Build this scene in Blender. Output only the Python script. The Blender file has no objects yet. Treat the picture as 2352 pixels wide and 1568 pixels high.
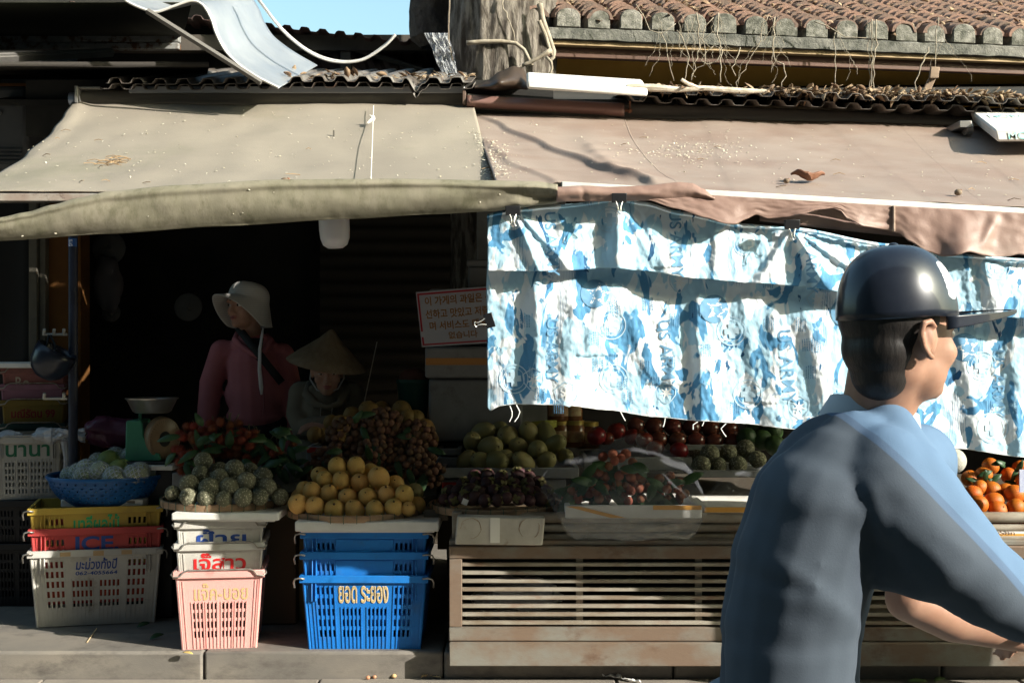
import bpy, bmesh, math, random
from math import sin, cos, pi, radians as R, sqrt, exp
from mathutils import Vector as V, Matrix as MX, noise as NZ
random.seed(7)
rnd = random.uniform
SC = bpy.context.scene
COL = SC.collection
# ---------------------------------------------------------------- camera, sky, sun, exposure
F, CZ = 2940.0, 1.367            # focal length in pixels of a 2352 px wide frame, camera height
CB_ = 1.157                      # the camera stands this far behind y = 0
cd = bpy.data.cameras.new('camera'); cam = bpy.data.objects.new('camera', cd); COL.objects.link(cam)
cam.location = (0, -CB_, CZ); cam.rotation_euler = (R(90), 0, 0)
cd.sensor_width = 36; cd.lens = 45; cd.clip_start = .05; cd.clip_end = 2000
SC.camera = cam
SUN = V((1.85, -1.0, 1.0)).normalized()
w = bpy.data.worlds.new('World'); SC.world = w; w.use_nodes = True
nt = w.node_tree
sky = nt.nodes.new('ShaderNodeTexSky'); sky.sky_type = 'NISHITA'; sky.sun_disc = False
sky.sun_elevation = math.asin(SUN.z); sky.sun_rotation = math.atan2(SUN.x, SUN.y)
sky.air_density = 1.0; sky.dust_density = 4.0; sky.ozone_density = .2
bg = nt.nodes['Background']; bg.inputs[1].default_value = .145
tint = nt.nodes.new('ShaderNodeMix'); tint.data_type = 'RGBA'; tint.blend_type = 'MULTIPLY'; tint.inputs[0].default_value = 1; tint.inputs[7].default_value = (.92, 1.12, 1.04, 1)
nt.links.new(sky.outputs[0], tint.inputs[6]); nt.links.new(tint.outputs[2], bg.inputs[0])
sl = bpy.data.lights.new('sun', 'SUN'); so = bpy.data.objects.new('sun', sl); COL.objects.link(so)
sl.energy = 5.0; sl.angle = R(.5); sl.color = (1, .95, .87)
so.rotation_euler = SUN.to_track_quat('Z', 'Y').to_euler()
SC.view_settings.view_transform = 'Standard'; SC.view_settings.look = 'None'
SC.view_settings.exposure = 1.0; SC.view_settings.gamma = 1
SC.cycles.max_bounces = 8; SC.cycles.transparent_max_bounces = 16
SC.cycles.use_denoising = True

def P(px, py, Y): return V(((px - 1176) * (Y + CB_) / F, Y, CZ + (784 - py) * (Y + CB_) / F))
def PX(px, Y): return (px - 1176) * (Y + CB_) / F
def PZ(py, Y): return CZ + (784 - py) * (Y + CB_) / F
def XP(X, Y): return 1176 + X * F / (Y + CB_)
def lerp(a, b, t): return a + (b - a) * t
def sm(a, b, x):
    t = min(1, max(0, (x - a) / (b - a))); return t * t * (3 - 2 * t)
def pl(pts, x):                     # piecewise smooth curve through (x, y) points
    if x <= pts[0][0]: return pts[0][1]
    for (a, ya), (b, yb) in zip(pts, pts[1:]):
        if x <= b:
            t = (x - a) / (b - a); return ya + (yb - ya) * (t * t * (3 - 2 * t) * .6 + t * .4)
    return pts[-1][1]
def nz(x, y=0, z=0): return NZ.noise(V((x, y, z)))
# ---------------------------------------------------------------- mesh builder
class MB:
    def __init__(s): s.v = []; s.f = []
    def add(s, vs, fs, T=None):
        b = len(s.v)
        s.v += [T @ V(p) for p in vs] if T is not None else [V(p) for p in vs]
        s.f += [tuple(b + i for i in f) for f in fs]; return s
    def box(s, x0, x1, y0, y1, z0, z1, T=None):
        return s.add([(x, y, z) for z in (z0, z1) for y in (y0, y1) for x in (x0, x1)],
                     [(0, 2, 3, 1), (4, 5, 7, 6), (0, 1, 5, 4), (2, 6, 7, 3), (0, 4, 6, 2), (1, 3, 7, 5)], T)
    def tube(s, pts, r, n=8, caps=True, T=None, flat=1):
        pts = [V(p) for p in pts]; m = len(pts); rr = r if isinstance(r, (list, tuple)) else [r] * m
        vs = []; up = V((0, 0, 1)); prev = None
        for i, p in enumerate(pts):
            t = (pts[min(i + 1, m - 1)] - pts[max(i - 1, 0)]).normalized()
            if prev is None:
                a = t.cross(up)
                if a.length < .05: a = t.cross(V((0, 1, 0)))
            else: a = prev - t * prev.dot(t)
            a.normalize(); b = t.cross(a); prev = a
            vs += [p + (a * cos(2 * pi * k / n) + b * sin(2 * pi * k / n) * flat) * rr[i] for k in range(n)]
        fs = [(i * n + k, i * n + (k + 1) % n, (i + 1) * n + (k + 1) % n, (i + 1) * n + k) for i in range(m - 1) for k in range(n)]
        if caps: fs += [tuple(range(n - 1, -1, -1)), tuple((m - 1) * n + k for k in range(n))]
        return s.add(vs, fs, T)
    def lathe(s, prof, n=24, T=None, sx=1, sy=1, a0=0, a1=2 * pi):
        full = abs(a1 - a0 - 2 * pi) < 1e-4; k = n if full else n + 1; vs = []
        for r, z in prof:
            vs += [(r * cos(a0 + (a1 - a0) * i / n) * sx, r * sin(a0 + (a1 - a0) * i / n) * sy, z) for i in range(k)]
        fs = [(j * k + i, j * k + (i + 1) % k, (j + 1) * k + (i + 1) % k, (j + 1) * k + i) for j in range(len(prof) - 1) for i in range(n)]
        return s.add(vs, fs, T)
    def grid(s, fn, nu, nv, T=None, thick=0):
        vs = [fn(i / nu, j / nv) for j in range(nv + 1) for i in range(nu + 1)]
        fs = [(j * (nu + 1) + i, j * (nu + 1) + i + 1, (j + 1) * (nu + 1) + i + 1, (j + 1) * (nu + 1) + i) for j in range(nv) for i in range(nu)]
        return s.add(vs, fs, T)
    def ball(s, c, r, n=16, m=10, T=None, fn=None):
        c = V(c); r = (r, r, r) if isinstance(r, (int, float)) else r
        vs = []
        for j in range(1, m):
            for i in range(n):
                d = V((sin(pi * j / m) * cos(2 * pi * i / n), sin(pi * j / m) * sin(2 * pi * i / n), cos(pi * j / m)))
                k = fn(d) if fn else 1
                vs.append(c + V((d.x * r[0], d.y * r[1], d.z * r[2])) * k)
        kt = fn(V((0, 0, 1))) if fn else 1; kb = fn(V((0, 0, -1))) if fn else 1
        vs += [c + V((0, 0, r[2] * kt)), c - V((0, 0, r[2] * kb))]; t = len(vs) - 2
        fs = [(j * n + i, (j + 1) * n + i, (j + 1) * n + (i + 1) % n, j * n + (i + 1) % n) for j in range(m - 2) for i in range(n)]
        fs += [(t, i, (i + 1) % n) for i in range(n)] + [(t + 1, (m - 2) * n + (i + 1) % n, (m - 2) * n + i) for i in range(n)]
        return s.add(vs, fs, T)
    def cap(s, a, b, r0, r1, n=14, k=4, T=None, flat=None):   # closed tapered capsule
        a = V(a); b = V(b); d = (b - a); L = max(d.length, 1e-5); d /= L
        x = d.cross(V((0, 1, 0)) if abs(d.y) < .9 else V((1, 0, 0))).normalized(); y = d.cross(x)
        if flat: fx, fy = flat
        else: fx = fy = 1
        vs = []
        for q in range(k): t = -pi / 2 + (q + .5) / k * pi / 2; vs += [a + d * (sin(t) * r0) + (x * fx * cos(2 * pi * i / n) + y * fy * sin(2 * pi * i / n)) * cos(t) * r0 for i in range(n)]
        for q in range(k): t = (q + .5) / k * pi / 2; vs += [b + d * (sin(t) * r1) + (x * fx * cos(2 * pi * i / n) + y * fy * sin(2 * pi * i / n)) * cos(t) * r1 for i in range(n)]
        m = 2 * k; fs = [(j * n + i, j * n + (i + 1) % n, (j + 1) * n + (i + 1) % n, (j + 1) * n + i) for j in range(m - 1) for i in range(n)]
        fs += [tuple(range(n - 1, -1, -1)), tuple((m - 1) * n + i for i in range(n))]
        return s.add(vs, fs, T)
    def prism(s, poly, y0, y1, T=None):       # polygon in x, z extruded along y
        n = len(poly); vs = [(x, y0, z) for x, z in poly] + [(x, y1, z) for x, z in poly]
        fs = [tuple(range(n)), tuple(range(2 * n - 1, n - 1, -1))] + [(i, n + i, n + (i + 1) % n, (i + 1) % n) for i in range(n)]
        return s.add(vs, fs, T)
    def leaf(s, p, d, n, L, W, bend=.2, seg=4):    # pointed leaf blade from p along d with normal n
        p = V(p); d = V(d).normalized(); n = V(n); sd = d.cross(n).normalized(); n = sd.cross(d)
        vs = []
        for i in range(seg + 1):
            t = i / seg; q = p + d * L * t - n * (bend * L * t * t); h = W * (sin(pi * (t * .93 + .035)) ** .8) * .5
            vs += [q - sd * h + n * h * .35, q, q + sd * h + n * h * .35]
        fs = []
        for i in range(seg): a = i * 3; fs += [(a, a + 1, a + 4, a + 3), (a + 1, a + 2, a + 5, a + 4)]
        return s.add(vs, fs)
def TR(x=0, y=0, z=0, rx=0, ry=0, rz=0, s=1):
    return MX.Translation((x, y, z)) @ MX.Rotation(rz, 4, 'Z') @ MX.Rotation(ry, 4, 'Y') @ MX.Rotation(rx, 4, 'X') @ MX.Diagonal((s, s, s, 1))
# ---------------------------------------------------------------- objects
def tag(o, label=None, cat=None, group=None, kind=None):
    if label: o['label'] = label
    if cat: o['category'] = cat
    if group: o['group'] = group
    if kind: o['kind'] = kind
    return o
def thing(name, label, cat, loc=(0, 0, 0), rz=0, group=None):
    o = bpy.data.objects.new(name, None); COL.objects.link(o); o.location = loc; o.rotation_euler = (0, 0, rz)
    o.empty_display_size = .1
    return tag(o, label, cat, group)
def mesh(name, mb, m, smooth=True, ang=40, cols=None):
    me = bpy.data.meshes.new(name); me.from_pydata([tuple(p) for p in mb.v], [], mb.f)
    if smooth:
        me.polygons.foreach_set('use_smooth', [True] * len(me.polygons))
        if ang: me.set_sharp_from_angle(angle=R(ang))
    for q in (m if isinstance(m, (list, tuple)) else [m]): me.materials.append(q)
    me.update(); return me
def obj(name, mb, m, parent=None, local=False, smooth=True, ang=40, bevel=0, thick=0, label=None, remesh=0, sub=0, smo=0):
    """one mesh object; world-space vertices are moved to the parent's frame unless local"""
    if not local:
        if parent is not None: L = V(parent.location); Rm = MX.Rotation(-parent.rotation_euler.z, 3, 'Z'); mb.v = [Rm @ (p - L) for p in mb.v]
    org = V((0, 0, 0))
    if parent is None and not local and mb.v:
        n = len(mb.v); org = V((sum(p.x for p in mb.v) / n, sum(p.y for p in mb.v) / n, min(p.z for p in mb.v))); mb.v = [p - org for p in mb.v]
    o = bpy.data.objects.new(name, mesh(name, mb, m, smooth, ang)); COL.objects.link(o)
    if parent is not None: o.parent = parent
    else: o.location = org
    if remesh:
        q = o.modifiers.new('r', 'REMESH'); q.mode = 'VOXEL'; q.voxel_size = remesh; q.use_smooth_shade = True
        if smo: q = o.modifiers.new('s', 'SMOOTH'); q.iterations = smo; q.factor = .5
    if thick: q = o.modifiers.new('t', 'SOLIDIFY'); q.thickness = thick; q.offset = 0
    if bevel: q = o.modifiers.new('b', 'BEVEL'); q.width = bevel; q.segments = 2; q.limit_method = 'ANGLE'; q.angle_limit = R(35)
    if sub: q = o.modifiers.new('u', 'SUBSURF'); q.levels = sub; q.render_levels = sub
    if label: o['label'] = label
    return o
def dup(o, parent=None):
    c = o.copy(); COL.objects.link(c)
    if parent is not None: c.parent = parent
    for ch in o.children: dup(ch, c)
    return c
def inst(name, me, loc, rot=(0, 0, 0), s=1, parent=None, label=None, cat=None, group=None):
    o = bpy.data.objects.new(name, me); COL.objects.link(o); o.location = loc; o.rotation_euler = rot
    o.scale = (s, s, s) if isinstance(s, (int, float)) else s
    if parent is not None: o.parent = parent
    return tag(o, label, cat, group)
ORD = ['leftmost', 'second from the left', 'third from the left', 'fourth from the left', 'fifth from the left', 'sixth from the left', 'seventh from the left', 'eighth from the left', 'ninth from the left', 'tenth from the left', 'eleventh from the left', 'twelfth from the left', 'thirteenth from the left', 'fourteenth from the left', 'fifteenth from the left', 'sixteenth from the left']
# ---------------------------------------------------------------- materials
MATS = {}
TONE = dict(pavement_stone=.66, road_concrete=.72, olive_canvas=.68, grimy_olive_canvas=.64, brown_canvas=.72, glossy_brown_vinyl=.85, clay_tile=.8, plaster_tile_end=.85, mossy_cement=.8, rusty_painted_steel=.62, stained_pale_slat=.75,
    white_foam=.84, dirty_foam=.72, white_crate_plastic=.8, pink_crate_plastic=.84, blue_crate_plastic=.85, red_crate_plastic=.75, yellow_crate_plastic=.95, pale_mango_skin=.52, longan_skin=.58, rambutan_skin=.8, shaded_mango_skin=.7, lychee_skin=.68, red_fruit_skin=.38, green_fruit_skin=.6,  # back-of-stall fruit, trays and far crates: shade put into darker tones
    wrapped_red_skin=.42, shaded_foam_tray=.55, custard_apple_skin=.9, dim_foam=.55, dusty_pink_plastic=.6, lilac_crate_plastic=.6, dragon_fruit_skin=.7, cream_wood=.6, tanned_skin=.8, orange_peel=.75, white_enamel_bar=.9, bluish_galvanised_sheet=.8, flaking_cream_bar=.7,
    slate_blue_shirt=.72, ridged_bark=.85, dry_leaf_litter=.8, weathered_zinc=.8, pale_vine=.68, guava_skin=.8, fruit_leaf=.75, white_foam_net=.8, mustard_plaster=.8, green_enamel=.85, blue_colander_plastic=.9, palm_leaf_hat=.8, pale_petal=.85, dim_yellow_plastic=1)
def M(name, c, c2=None, scale=6, lo=.4, hi=.62, rough=.6, bump=0, bscale=60, metal=0, st=None, stscale=3, stlo=.55, sthi=.7, spec=.4, stretch=(1, 1, 1), alpha=1, trans=0, var=0, bdist=.01, sss=0, detail=5, ior=1.45, coat=0, rough2=None):
    if name in MATS: return MATS[name]
    k_ = TONE.get(name, 1)
    if k_ != 1: c = tuple(x * k_ for x in c); c2 = c2 and tuple(x * k_ for x in c2); st = st and tuple(x * k_ for x in st)
    m = bpy.data.materials.new(name); m.use_nodes = True; MATS[name] = m
    t = m.node_tree; N = t.nodes; Lk = t.links.new; b = N['Principled BSDF']
    tc = N.new('ShaderNodeTexCoord'); mp = N.new('ShaderNodeMapping'); mp.inputs['Scale'].default_value = stretch
    Lk(tc.outputs['Object'], mp.inputs[0]); oi = N.new('ShaderNodeObjectInfo')
    mul = N.new('ShaderNodeMath'); mul.operation = 'MULTIPLY'; mul.inputs[1].default_value = 31; Lk(oi.outputs['Random'], mul.inputs[0])
    def noise(sc, det=detail, ro=.6):
        n = N.new('ShaderNodeTexNoise'); n.noise_dimensions = '4D'; n.inputs['Scale'].default_value = sc; n.inputs['Detail'].default_value = det; n.inputs['Roughness'].default_value = ro
        Lk(mp.outputs[0], n.inputs['Vector']); Lk(mul.outputs[0], n.inputs['W']); return n
    def ramp(src, a, bb):
        r = N.new('ShaderNodeMapRange'); r.inputs[1].default_value = a; r.inputs[2].default_value = bb; Lk(src, r.inputs[0]); return r.outputs[0]
    def mix(f, A, B):
        x = N.new('ShaderNodeMix'); x.data_type = 'RGBA'; x.clamp_factor = True
        Lk(f, x.inputs[0])
        for s, q in ((6, A), (7, B)):
            if isinstance(q, tuple): x.inputs[s].default_value = (*q, 1)
            else: Lk(q, x.inputs[s])
        return x.outputs[2]
    col = tuple(c)
    if c2: col = mix(ramp(noise(scale).outputs[0], lo, hi), tuple(c), tuple(c2))
    if st: sf = ramp(noise(stscale, 8, .7).outputs[0], stlo, sthi); col = mix(sf, col, tuple(st))
    if var:
        h = N.new('ShaderNodeHueSaturation')
        v = N.new('ShaderNodeMapRange'); v.inputs[3].default_value = 1 - var; v.inputs[4].default_value = 1 + var; Lk(oi.outputs['Random'], v.inputs[0]); Lk(v.outputs[0], h.inputs['Value'])
        v2 = N.new('ShaderNodeMapRange'); v2.inputs[3].default_value = .5 + var * .06; v2.inputs[4].default_value = .5 - var * .06; Lk(oi.outputs['Random'], v2.inputs[0]); Lk(v2.outputs[0], h.inputs['Hue'])
        if isinstance(col, tuple): h.inputs['Color'].default_value = (*col, 1)
        else: Lk(col, h.inputs['Color'])
        col = h.outputs[0]
    if isinstance(col, tuple): b.inputs['Base Color'].default_value = (*col, 1)
    else: Lk(col, b.inputs['Base Color'])
    b.inputs['Roughness'].default_value = rough; b.inputs['Metallic'].default_value = metal
    if rough2 is not None:
        r = N.new('ShaderNodeMapRange'); r.inputs[1].default_value = .35; r.inputs[2].default_value = .65; r.inputs[3].default_value = rough; r.inputs[4].default_value = rough2
        Lk(noise(9).outputs[0], r.inputs[0]); Lk(r.outputs[0], b.inputs['Roughness'])
    b.inputs['Specular IOR Level'].default_value = spec; b.inputs['IOR'].default_value = ior
    if alpha < 1: b.inputs['Alpha'].default_value = alpha
    if trans: b.inputs['Transmission Weight'].default_value = trans
    if coat: b.inputs['Coat Weight'].default_value = coat
    if sss: b.inputs['Subsurface Weight'].default_value = sss; b.inputs['Subsurface Radius'].default_value = (.01, .004, .002); b.inputs['Subsurface Scale'].default_value = 1
    if bump:
        bp = N.new('ShaderNodeBump'); bp.inputs['Strength'].default_value = bump; bp.inputs['Distance'].default_value = bdist
        Lk(noise(bscale, 6, .65).outputs[0], bp.inputs['Height']); Lk(bp.outputs[0], b.inputs['Normal'])
    return m
def textmesh(body, size=1, bold=0, sx=1, shear=0, align='CENTER'):
    cu = bpy.data.curves.new('t', 'FONT'); cu.body = body; cu.size = size; cu.align_x = align; cu.align_y = 'BOTTOM_BASELINE' if False else 'CENTER'
    cu.offset = bold; cu.shear = shear; cu.resolution_u = 4
    o = bpy.data.objects.new('t', cu); COL.objects.link(o)
    me = bpy.data.meshes.new_from_object(o.evaluated_get(bpy.context.evaluated_depsgraph_get()))
    vs = [v.co.copy() for v in me.vertices]; fs = [tuple(p.vertices) for p in me.polygons]
    bpy.data.objects.remove(o); bpy.data.curves.remove(cu); bpy.data.meshes.remove(me)
    return vs, fs
def lettering(parent, body, x0, x1, z0, z1, fy, m, bold=.0, shear=0, ext=.0012, name='lettering', flip=False):
    """text fitted into the local box x0..x1, z0..z1 lying on the surface y = fy(z) of its parent (parent-local coordinates)"""
    vs, fs = textmesh(body, 1, bold, shear=shear)
    if not vs: return
    ax = min(v.x for v in vs); bx = max(v.x for v in vs); ay = min(v.y for v in vs); by = max(v.y for v in vs)
    mb = MB(); q = []
    for v in vs:
        x = lerp(x0, x1, (v.x - ax) / (bx - ax)); z = lerp(z0, z1, (v.y - ay) / (by - ay)); q.append((x, fy(z) - ext, z))
    mb.add(q, fs)
    return obj(name, mb, m, parent, local=True, smooth=False)
# ================================================================ setting
m_road = M('road_concrete', (.33, .29, .24), (.25, .22, .185), 3, rough=.85, bump=.4, bscale=130, bdist=.004, st=(.16, .14, .12), stscale=2.2, stlo=.58, sthi=.75)
m_pave = M('pavement_stone', (.30, .265, .22), (.22, .2, .175), 2.2, rough=.8, bump=.35, bscale=130, bdist=.003, st=(.13, .115, .10), stscale=5, stlo=.5, sthi=.7, stretch=(1, 1, 2.0))
KY = 4.05; PT = .107
mb = MB()
# street of large worn slabs: thin open joints between slabs, dark soil sheet below
tag(obj('road', MB().box(-60, 60, -60, KY + .02, -.3, -.012), M('joint_soil', (.05, .045, .04), rough=.95), smooth=False), kind='structure')
xs = [-40, -3.2, -1.9, -.78, .42, 1.0, 2.05, 3.3, 40]
for i in range(len(xs) - 1):
    for y0, y1 in ((KY - .62, KY - .004), (KY - 1.5, KY - .628), (-30, KY - 1.508)):
        o = .0 if y1 > 3.9 else .35
        x0 = xs[i] + o + .004; x1 = xs[i + 1] + o - .004
        if x0 < -30: x0 -= 20
        if x1 > 30: x1 += 20
        h = rnd(-.004, .003)
        mb.box(x0, x1, y0, y1, -.1, h)
tag(obj('street_slabs', mb, m_road, bevel=.006), kind='structure')
mb = MB(); ks = [-9, -4.4, -2.9, PX(467, KY), PX(1018, KY), PX(1547, KY), 1.75, 2.9, 4.4, 9]
for a, b in zip(ks, ks[1:]): mb.box(a + .0025, b - .0025, KY, KY + .34, -.2, PT)
tag(obj('kerb', mb, m_pave, bevel=.012), kind='structure')
tag(obj('pavement', MB().box(-9, 9, KY + .343, 12, -.2, PT - .003), m_pave), kind='structure')

# unseen house row behind the camera, added and heightened to block open sky
t = thing('added_opposite_row', 'unseen plaster house row across the street, added to block open sky', 'building', (0, -7, 0))
m_opp = M('opposite_plaster', (.17, .16, .15), (.13, .125, .12), 2, rough=.9)
obj('wall', MB().box(11.01, 60, -7.3, -7, 0, 8).box(-60, 11, -7.3, -7, 0, 15), m_opp, t, smooth=False)
obj('roof', MB().add([(11, -6.6, 7.8), (60, -6.6, 7.8), (60, -10.5, 9.6), (11, -10.5, 9.6), (-60, -6.6, 14.9), (11, -6.6, 14.9), (11, -10.5, 16.6), (-60, -10.5, 16.6)], [(0, 1, 2, 3), (4, 5, 6, 7)]), m_opp, t, thick=.1)
for k in range(8):
    obj('shutter_door', MB().box(-14 + k * 3.7, -12.2 + k * 3.7, -6.99, -6.95, .1, 2.4), M('teal_shutter', (.05, .1, .09), rough=.6), t, bevel=.01)
    obj('shutter_window', MB().box(-13.8 + k * 3.7, -12.4 + k * 3.7, -6.99, -6.95, 3.6, 5.0), MATS['teal_shutter'], t, bevel=.01)
# ---------------------------------------------------------------- shop interior
m_dark = M('shade_dark_plaster', (.035, .032, .028), (.02, .019, .017), 3, rough=.9, bump=.2, bscale=20)  # interior shade is put into this near-black wall colour
t = thing('shop_building', 'dark single storey shop room open to the street behind the fruit stall', 'shop', (0, 6.7, PT))
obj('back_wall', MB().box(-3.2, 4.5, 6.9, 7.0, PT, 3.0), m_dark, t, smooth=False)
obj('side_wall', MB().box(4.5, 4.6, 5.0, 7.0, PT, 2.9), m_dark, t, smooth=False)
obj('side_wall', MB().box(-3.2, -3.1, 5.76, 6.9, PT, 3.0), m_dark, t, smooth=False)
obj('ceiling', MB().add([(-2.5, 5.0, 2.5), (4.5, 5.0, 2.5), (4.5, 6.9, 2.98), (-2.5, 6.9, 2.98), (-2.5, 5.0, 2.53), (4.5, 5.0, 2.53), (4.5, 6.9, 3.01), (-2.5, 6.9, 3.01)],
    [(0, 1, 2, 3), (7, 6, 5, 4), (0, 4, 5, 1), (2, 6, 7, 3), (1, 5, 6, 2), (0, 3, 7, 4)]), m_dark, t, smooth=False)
obj('sun_stop_board', MB().box(-2.35, .2, 5.03, 5.06, 2.36, 2.63).box(.201, 3.3, 5.03, 5.06, 2.3, 2.45), m_dark, t, smooth=False)  # board added to stop sun leaking in above the rollers
obj('pillar', MB().box(PX(1095, 5.3), PX(1300, 5.3), 5.3, 5.5, PT, 2.55), M('speckled_grey_plaster', (.3, .3, .28), (.22, .22, .21), 9, rough=.9, st=(.06, .06, .06), stscale=40, stlo=.66, sthi=.7), t, bevel=.01)
obj('roller_shutter', MB().grid(lambda u, v: V((lerp(-1.2, .0, u), 6.84 + .008 * sin(v * 190), lerp(PT, 2.7, v))), 2, 240), M('shutter_brown', (.05, .04, .028), rough=.6), t)

t = thing('neighbour_building', 'mustard yellow wall with a pale door frame behind the left pole', 'building', (-2.6, 5.75, PT))
m_yel = M('mustard_plaster', (.20, .085, .018), (.16, .065, .014), 4, rough=.85, bump=.1)
obj('wall', MB().box(PX(105, 5.7), PX(185, 5.7), 5.7, 5.85, PT, 2.75).box(-6, PX(104, 5.7), 5.703, 5.85, 2.35, 2.75), m_yel, t, smooth=False)
obj('upper_wall', MB().box(-6, PX(280, 5.8), 5.86, 5.96, 2.3, 2.68), m_yel, t, smooth=False)
obj('door_frame', MB().box(PX(72, 5.66), PX(91, 5.66), 5.62, 5.8, PT, 2.36).box(PX(91, 5.66) + .002, PX(106, 5.66), 5.65, 5.8, PT, 2.36), M('cream_wood', (.24, .22, .17), (.2, .18, .14), 8, rough=.7, st=(.12, .1, .07), stscale=12, stlo=.65, sthi=.72), t, bevel=.004)
obj('sky_stop_wall', MB().box(-6, PX(527, 6.6), 6.55, 6.7, 2.6, 4.6), m_dark, t, smooth=False)  # near-black wall added to close off the open sky behind
obj('wall_shading_slab', MB().add([(-6, 4.75, PZ(142, 4.7)), (PX(480, 4.75), 4.75, PZ(142, 4.7)), (PX(470, 6.5), 6.54, 2.95), (-6, 6.54, 2.95)], [(0, 1, 2, 3)]), M('dark_shading_slab', (.03, .026, .022), rough=.9), t, thick=.02)  # dark slab added to keep the sun off the yellow wall
obj('doorway_dark_sheet', MB().grid(lambda u, v: V((lerp(-6, PX(72, 5.72), u), 5.74 + .012 * abs(sin(u * 70)), lerp(PT, 2.36, v))), 240, 1), M('doorway_shade_black', (.012, .012, .012), rough=.6), t)  # black sheet standing in for the unlit inside of the doorway

# ---------------------------------------------------------------- shed with trapezoid roof against the sky
m_steel = M('grey_brown_steel', (.10, .085, .07), (.07, .06, .05), 6, rough=.7, bump=.1)
m_roofsheet = M('dark_red_roof_sheet', (.12, .07, .06), (.08, .055, .05), 5, rough=.6)
def trap(x, p, h):
    q = (x / p) % 1
    return h * (sm(.1, .25, q) - sm(.6, .75, q))
t = thing('roof_shed', 'dark steel framed shed under a trapezoid metal roof beside the tree', 'shed', (-1.2, 7.2, 2.9))
def shedroof(u, v):
    X = lerp(-2.6, -.2, u); Y = lerp(6.35, 8.2, v)
    return V((X, Y, PZ(lerp(63, 112, (X + 1.52) / 1.145), 6.4) - v * .12 + trap(X, .105, .022)))
obj('roof', MB().grid(shedroof, 220, 6), m_roofsheet, t, thick=.004, ang=30)
zb = PZ(98, 6.45)
obj('beam', MB().box(-2.6, -.3, 6.42, 6.5, zb - .055, zb + .04), m_steel, t, bevel=.003)
obj('post', MB().box(PX(783, 6.45), PX(806, 6.45), 6.43, 6.49, 2.7, zb - .055), m_steel, t, bevel=.003)
def strut(a, b, y, w): return MB().tube([P(*a, y), P(*b, y)], w, 4)
obj('brace', strut((615, 152), (782, 108), 6.46, .016), m_steel, t)
obj('brace', strut((806, 110), (1020, 178), 6.46, .016), m_steel, t)
obj('sill', MB().box(-2.6, -.3, 6.42, 6.5, PZ(190, 6.45), PZ(172, 6.45)), m_steel, t, bevel=.003)
obj('back_panel', MB().box(-2.6, -.3, 8.1, 8.15, 2.2, 3.45), m_dark, t, smooth=False)
obj('side_panel', MB().box(-2.66, -2.6, 6.5, 8.1, 2.2, 3.4).box(-.3, -.25, 6.9, 8.1, 2.2, 3.3), m_dark, t, smooth=False)

# ---------------------------------------------------------------- tiled building on the right, set 9 degrees askew
BA = R(-9.5); BX0, BY0 = PX(1262, 5.55), 5.55     # left front corner of the eave
t = thing('tiled_building', 'yellow walled building with a mossy clay tile roof above the brown awning', 'building', (BX0, BY0, 2.6), rz=-BA)
m_moss = M('mossy_cement', (.25, .24, .21), (.11, .11, .095), 9, lo=.38, hi=.6, rough=.95, bump=.9, bscale=60, st=(.045, .05, .035), stscale=7, stlo=.5, sthi=.66, bdist=.012)
m_tile = M('clay_tile', (.27, .165, .12), (.16, .11, .085), 7, rough=.9, bump=.6, bscale=80, st=(.10, .085, .07), stscale=6, stlo=.5, sthi=.66, var=.25)
m_plug = M('plaster_tile_end', (.32, .305, .265), (.10, .10, .08), 14, lo=.36, hi=.62, rough=.95, bump=.8, bscale=70, st=(.07, .07, .05), stscale=6, stlo=.52, sthi=.68, var=.18, bdist=.01)
zbot = PZ(88, 5.55) - 2.6; L = 4.6
obj('cornice', MB().grid(lambda u, v: V((u * L, [.3, 0, 0, .012, .25][round(v * 4)], zbot + [0, 0, .056, .062, .066][round(v * 4)] + .006 * nz(u * 60, v * 9))), 160, 4), m_moss, t, local=True)
m_wood = M('red_brown_wood', (.115, .058, .038), (.085, .045, .03), 5, stretch=(.3, 2, 2), rough=.6, bump=.2, st=(.16, .1, .07), stscale=9, stlo=.62, sthi=.75)
obj('soffit_strip', MB().box(0, L, .025, .14, zbot - .026, zbot - .002), M('bare_timber', (.42, .3, .17), (.34, .24, .13), 6, rough=.7), t, local=True, bevel=.002)
obj('fascia_beam', MB().box(0, L, .07, .11, zbot - .082, zbot - .028), m_wood, t, local=True, bevel=.005)
obj('fascia_beam', MB().box(3.05, L, .055, .068, zbot - .076, zbot - .035), m_wood, t, local=True, bevel=.003)
obj('wall', MB().box(-.1, L, .42, .5, -.15, zbot + .12), M('ochre_plaster', (.78, .44, .10), (.68, .37, .08), 3, rough=.9, bump=.1, st=(.27, .14, .04), stscale=5, stlo=.6, sthi=.8), t, local=True, smooth=False)
bx = (PX(2105, 5.9) - BX0)
obj('bracket', MB().prism([(bx - .05, zbot - .4), (bx + .03, zbot - .4), (bx + .03, zbot - .13), (bx - .05, zbot - .19)], .2, .42), M('dark_brown_paint', (.03, .018, .012), rough=.6), t, local=True, bevel=.005)
SP = .173; slope = .42
def tilecol(k):
    mb = MB(); r0 = .063
    for i in range(18):
        y0 = .04 + i * .075; z0 = zbot + .118 + (y0 - .05) * slope; jx = .012 * nz(k * 3.3, i * 1.7); jr = rnd(-.004, .004)
        q = []
        for yy, dz in ((y0 - .025, .012), (y0 + .085, -.012)):
            for rr in (r0 + .008 + jr, r0 - .008 + jr):
                q += [(jx + cos(a) * rr, yy, z0 + (yy - y0) * slope + dz + sin(a) * rr * .85) for a in [pi * j / 10 for j in range(11)]]
        fs = [(j, j + 1, 22 + j + 1, 22 + j) for j in range(10)] + [(11 + j, 33 + j, 33 + j + 1, 11 + j + 1) for j in range(10)] + [(j, 11 + j, 11 + j + 1, j + 1) for j in range(10)]
        mb.add(q, fs)
    return mb
mb = MB()
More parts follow.
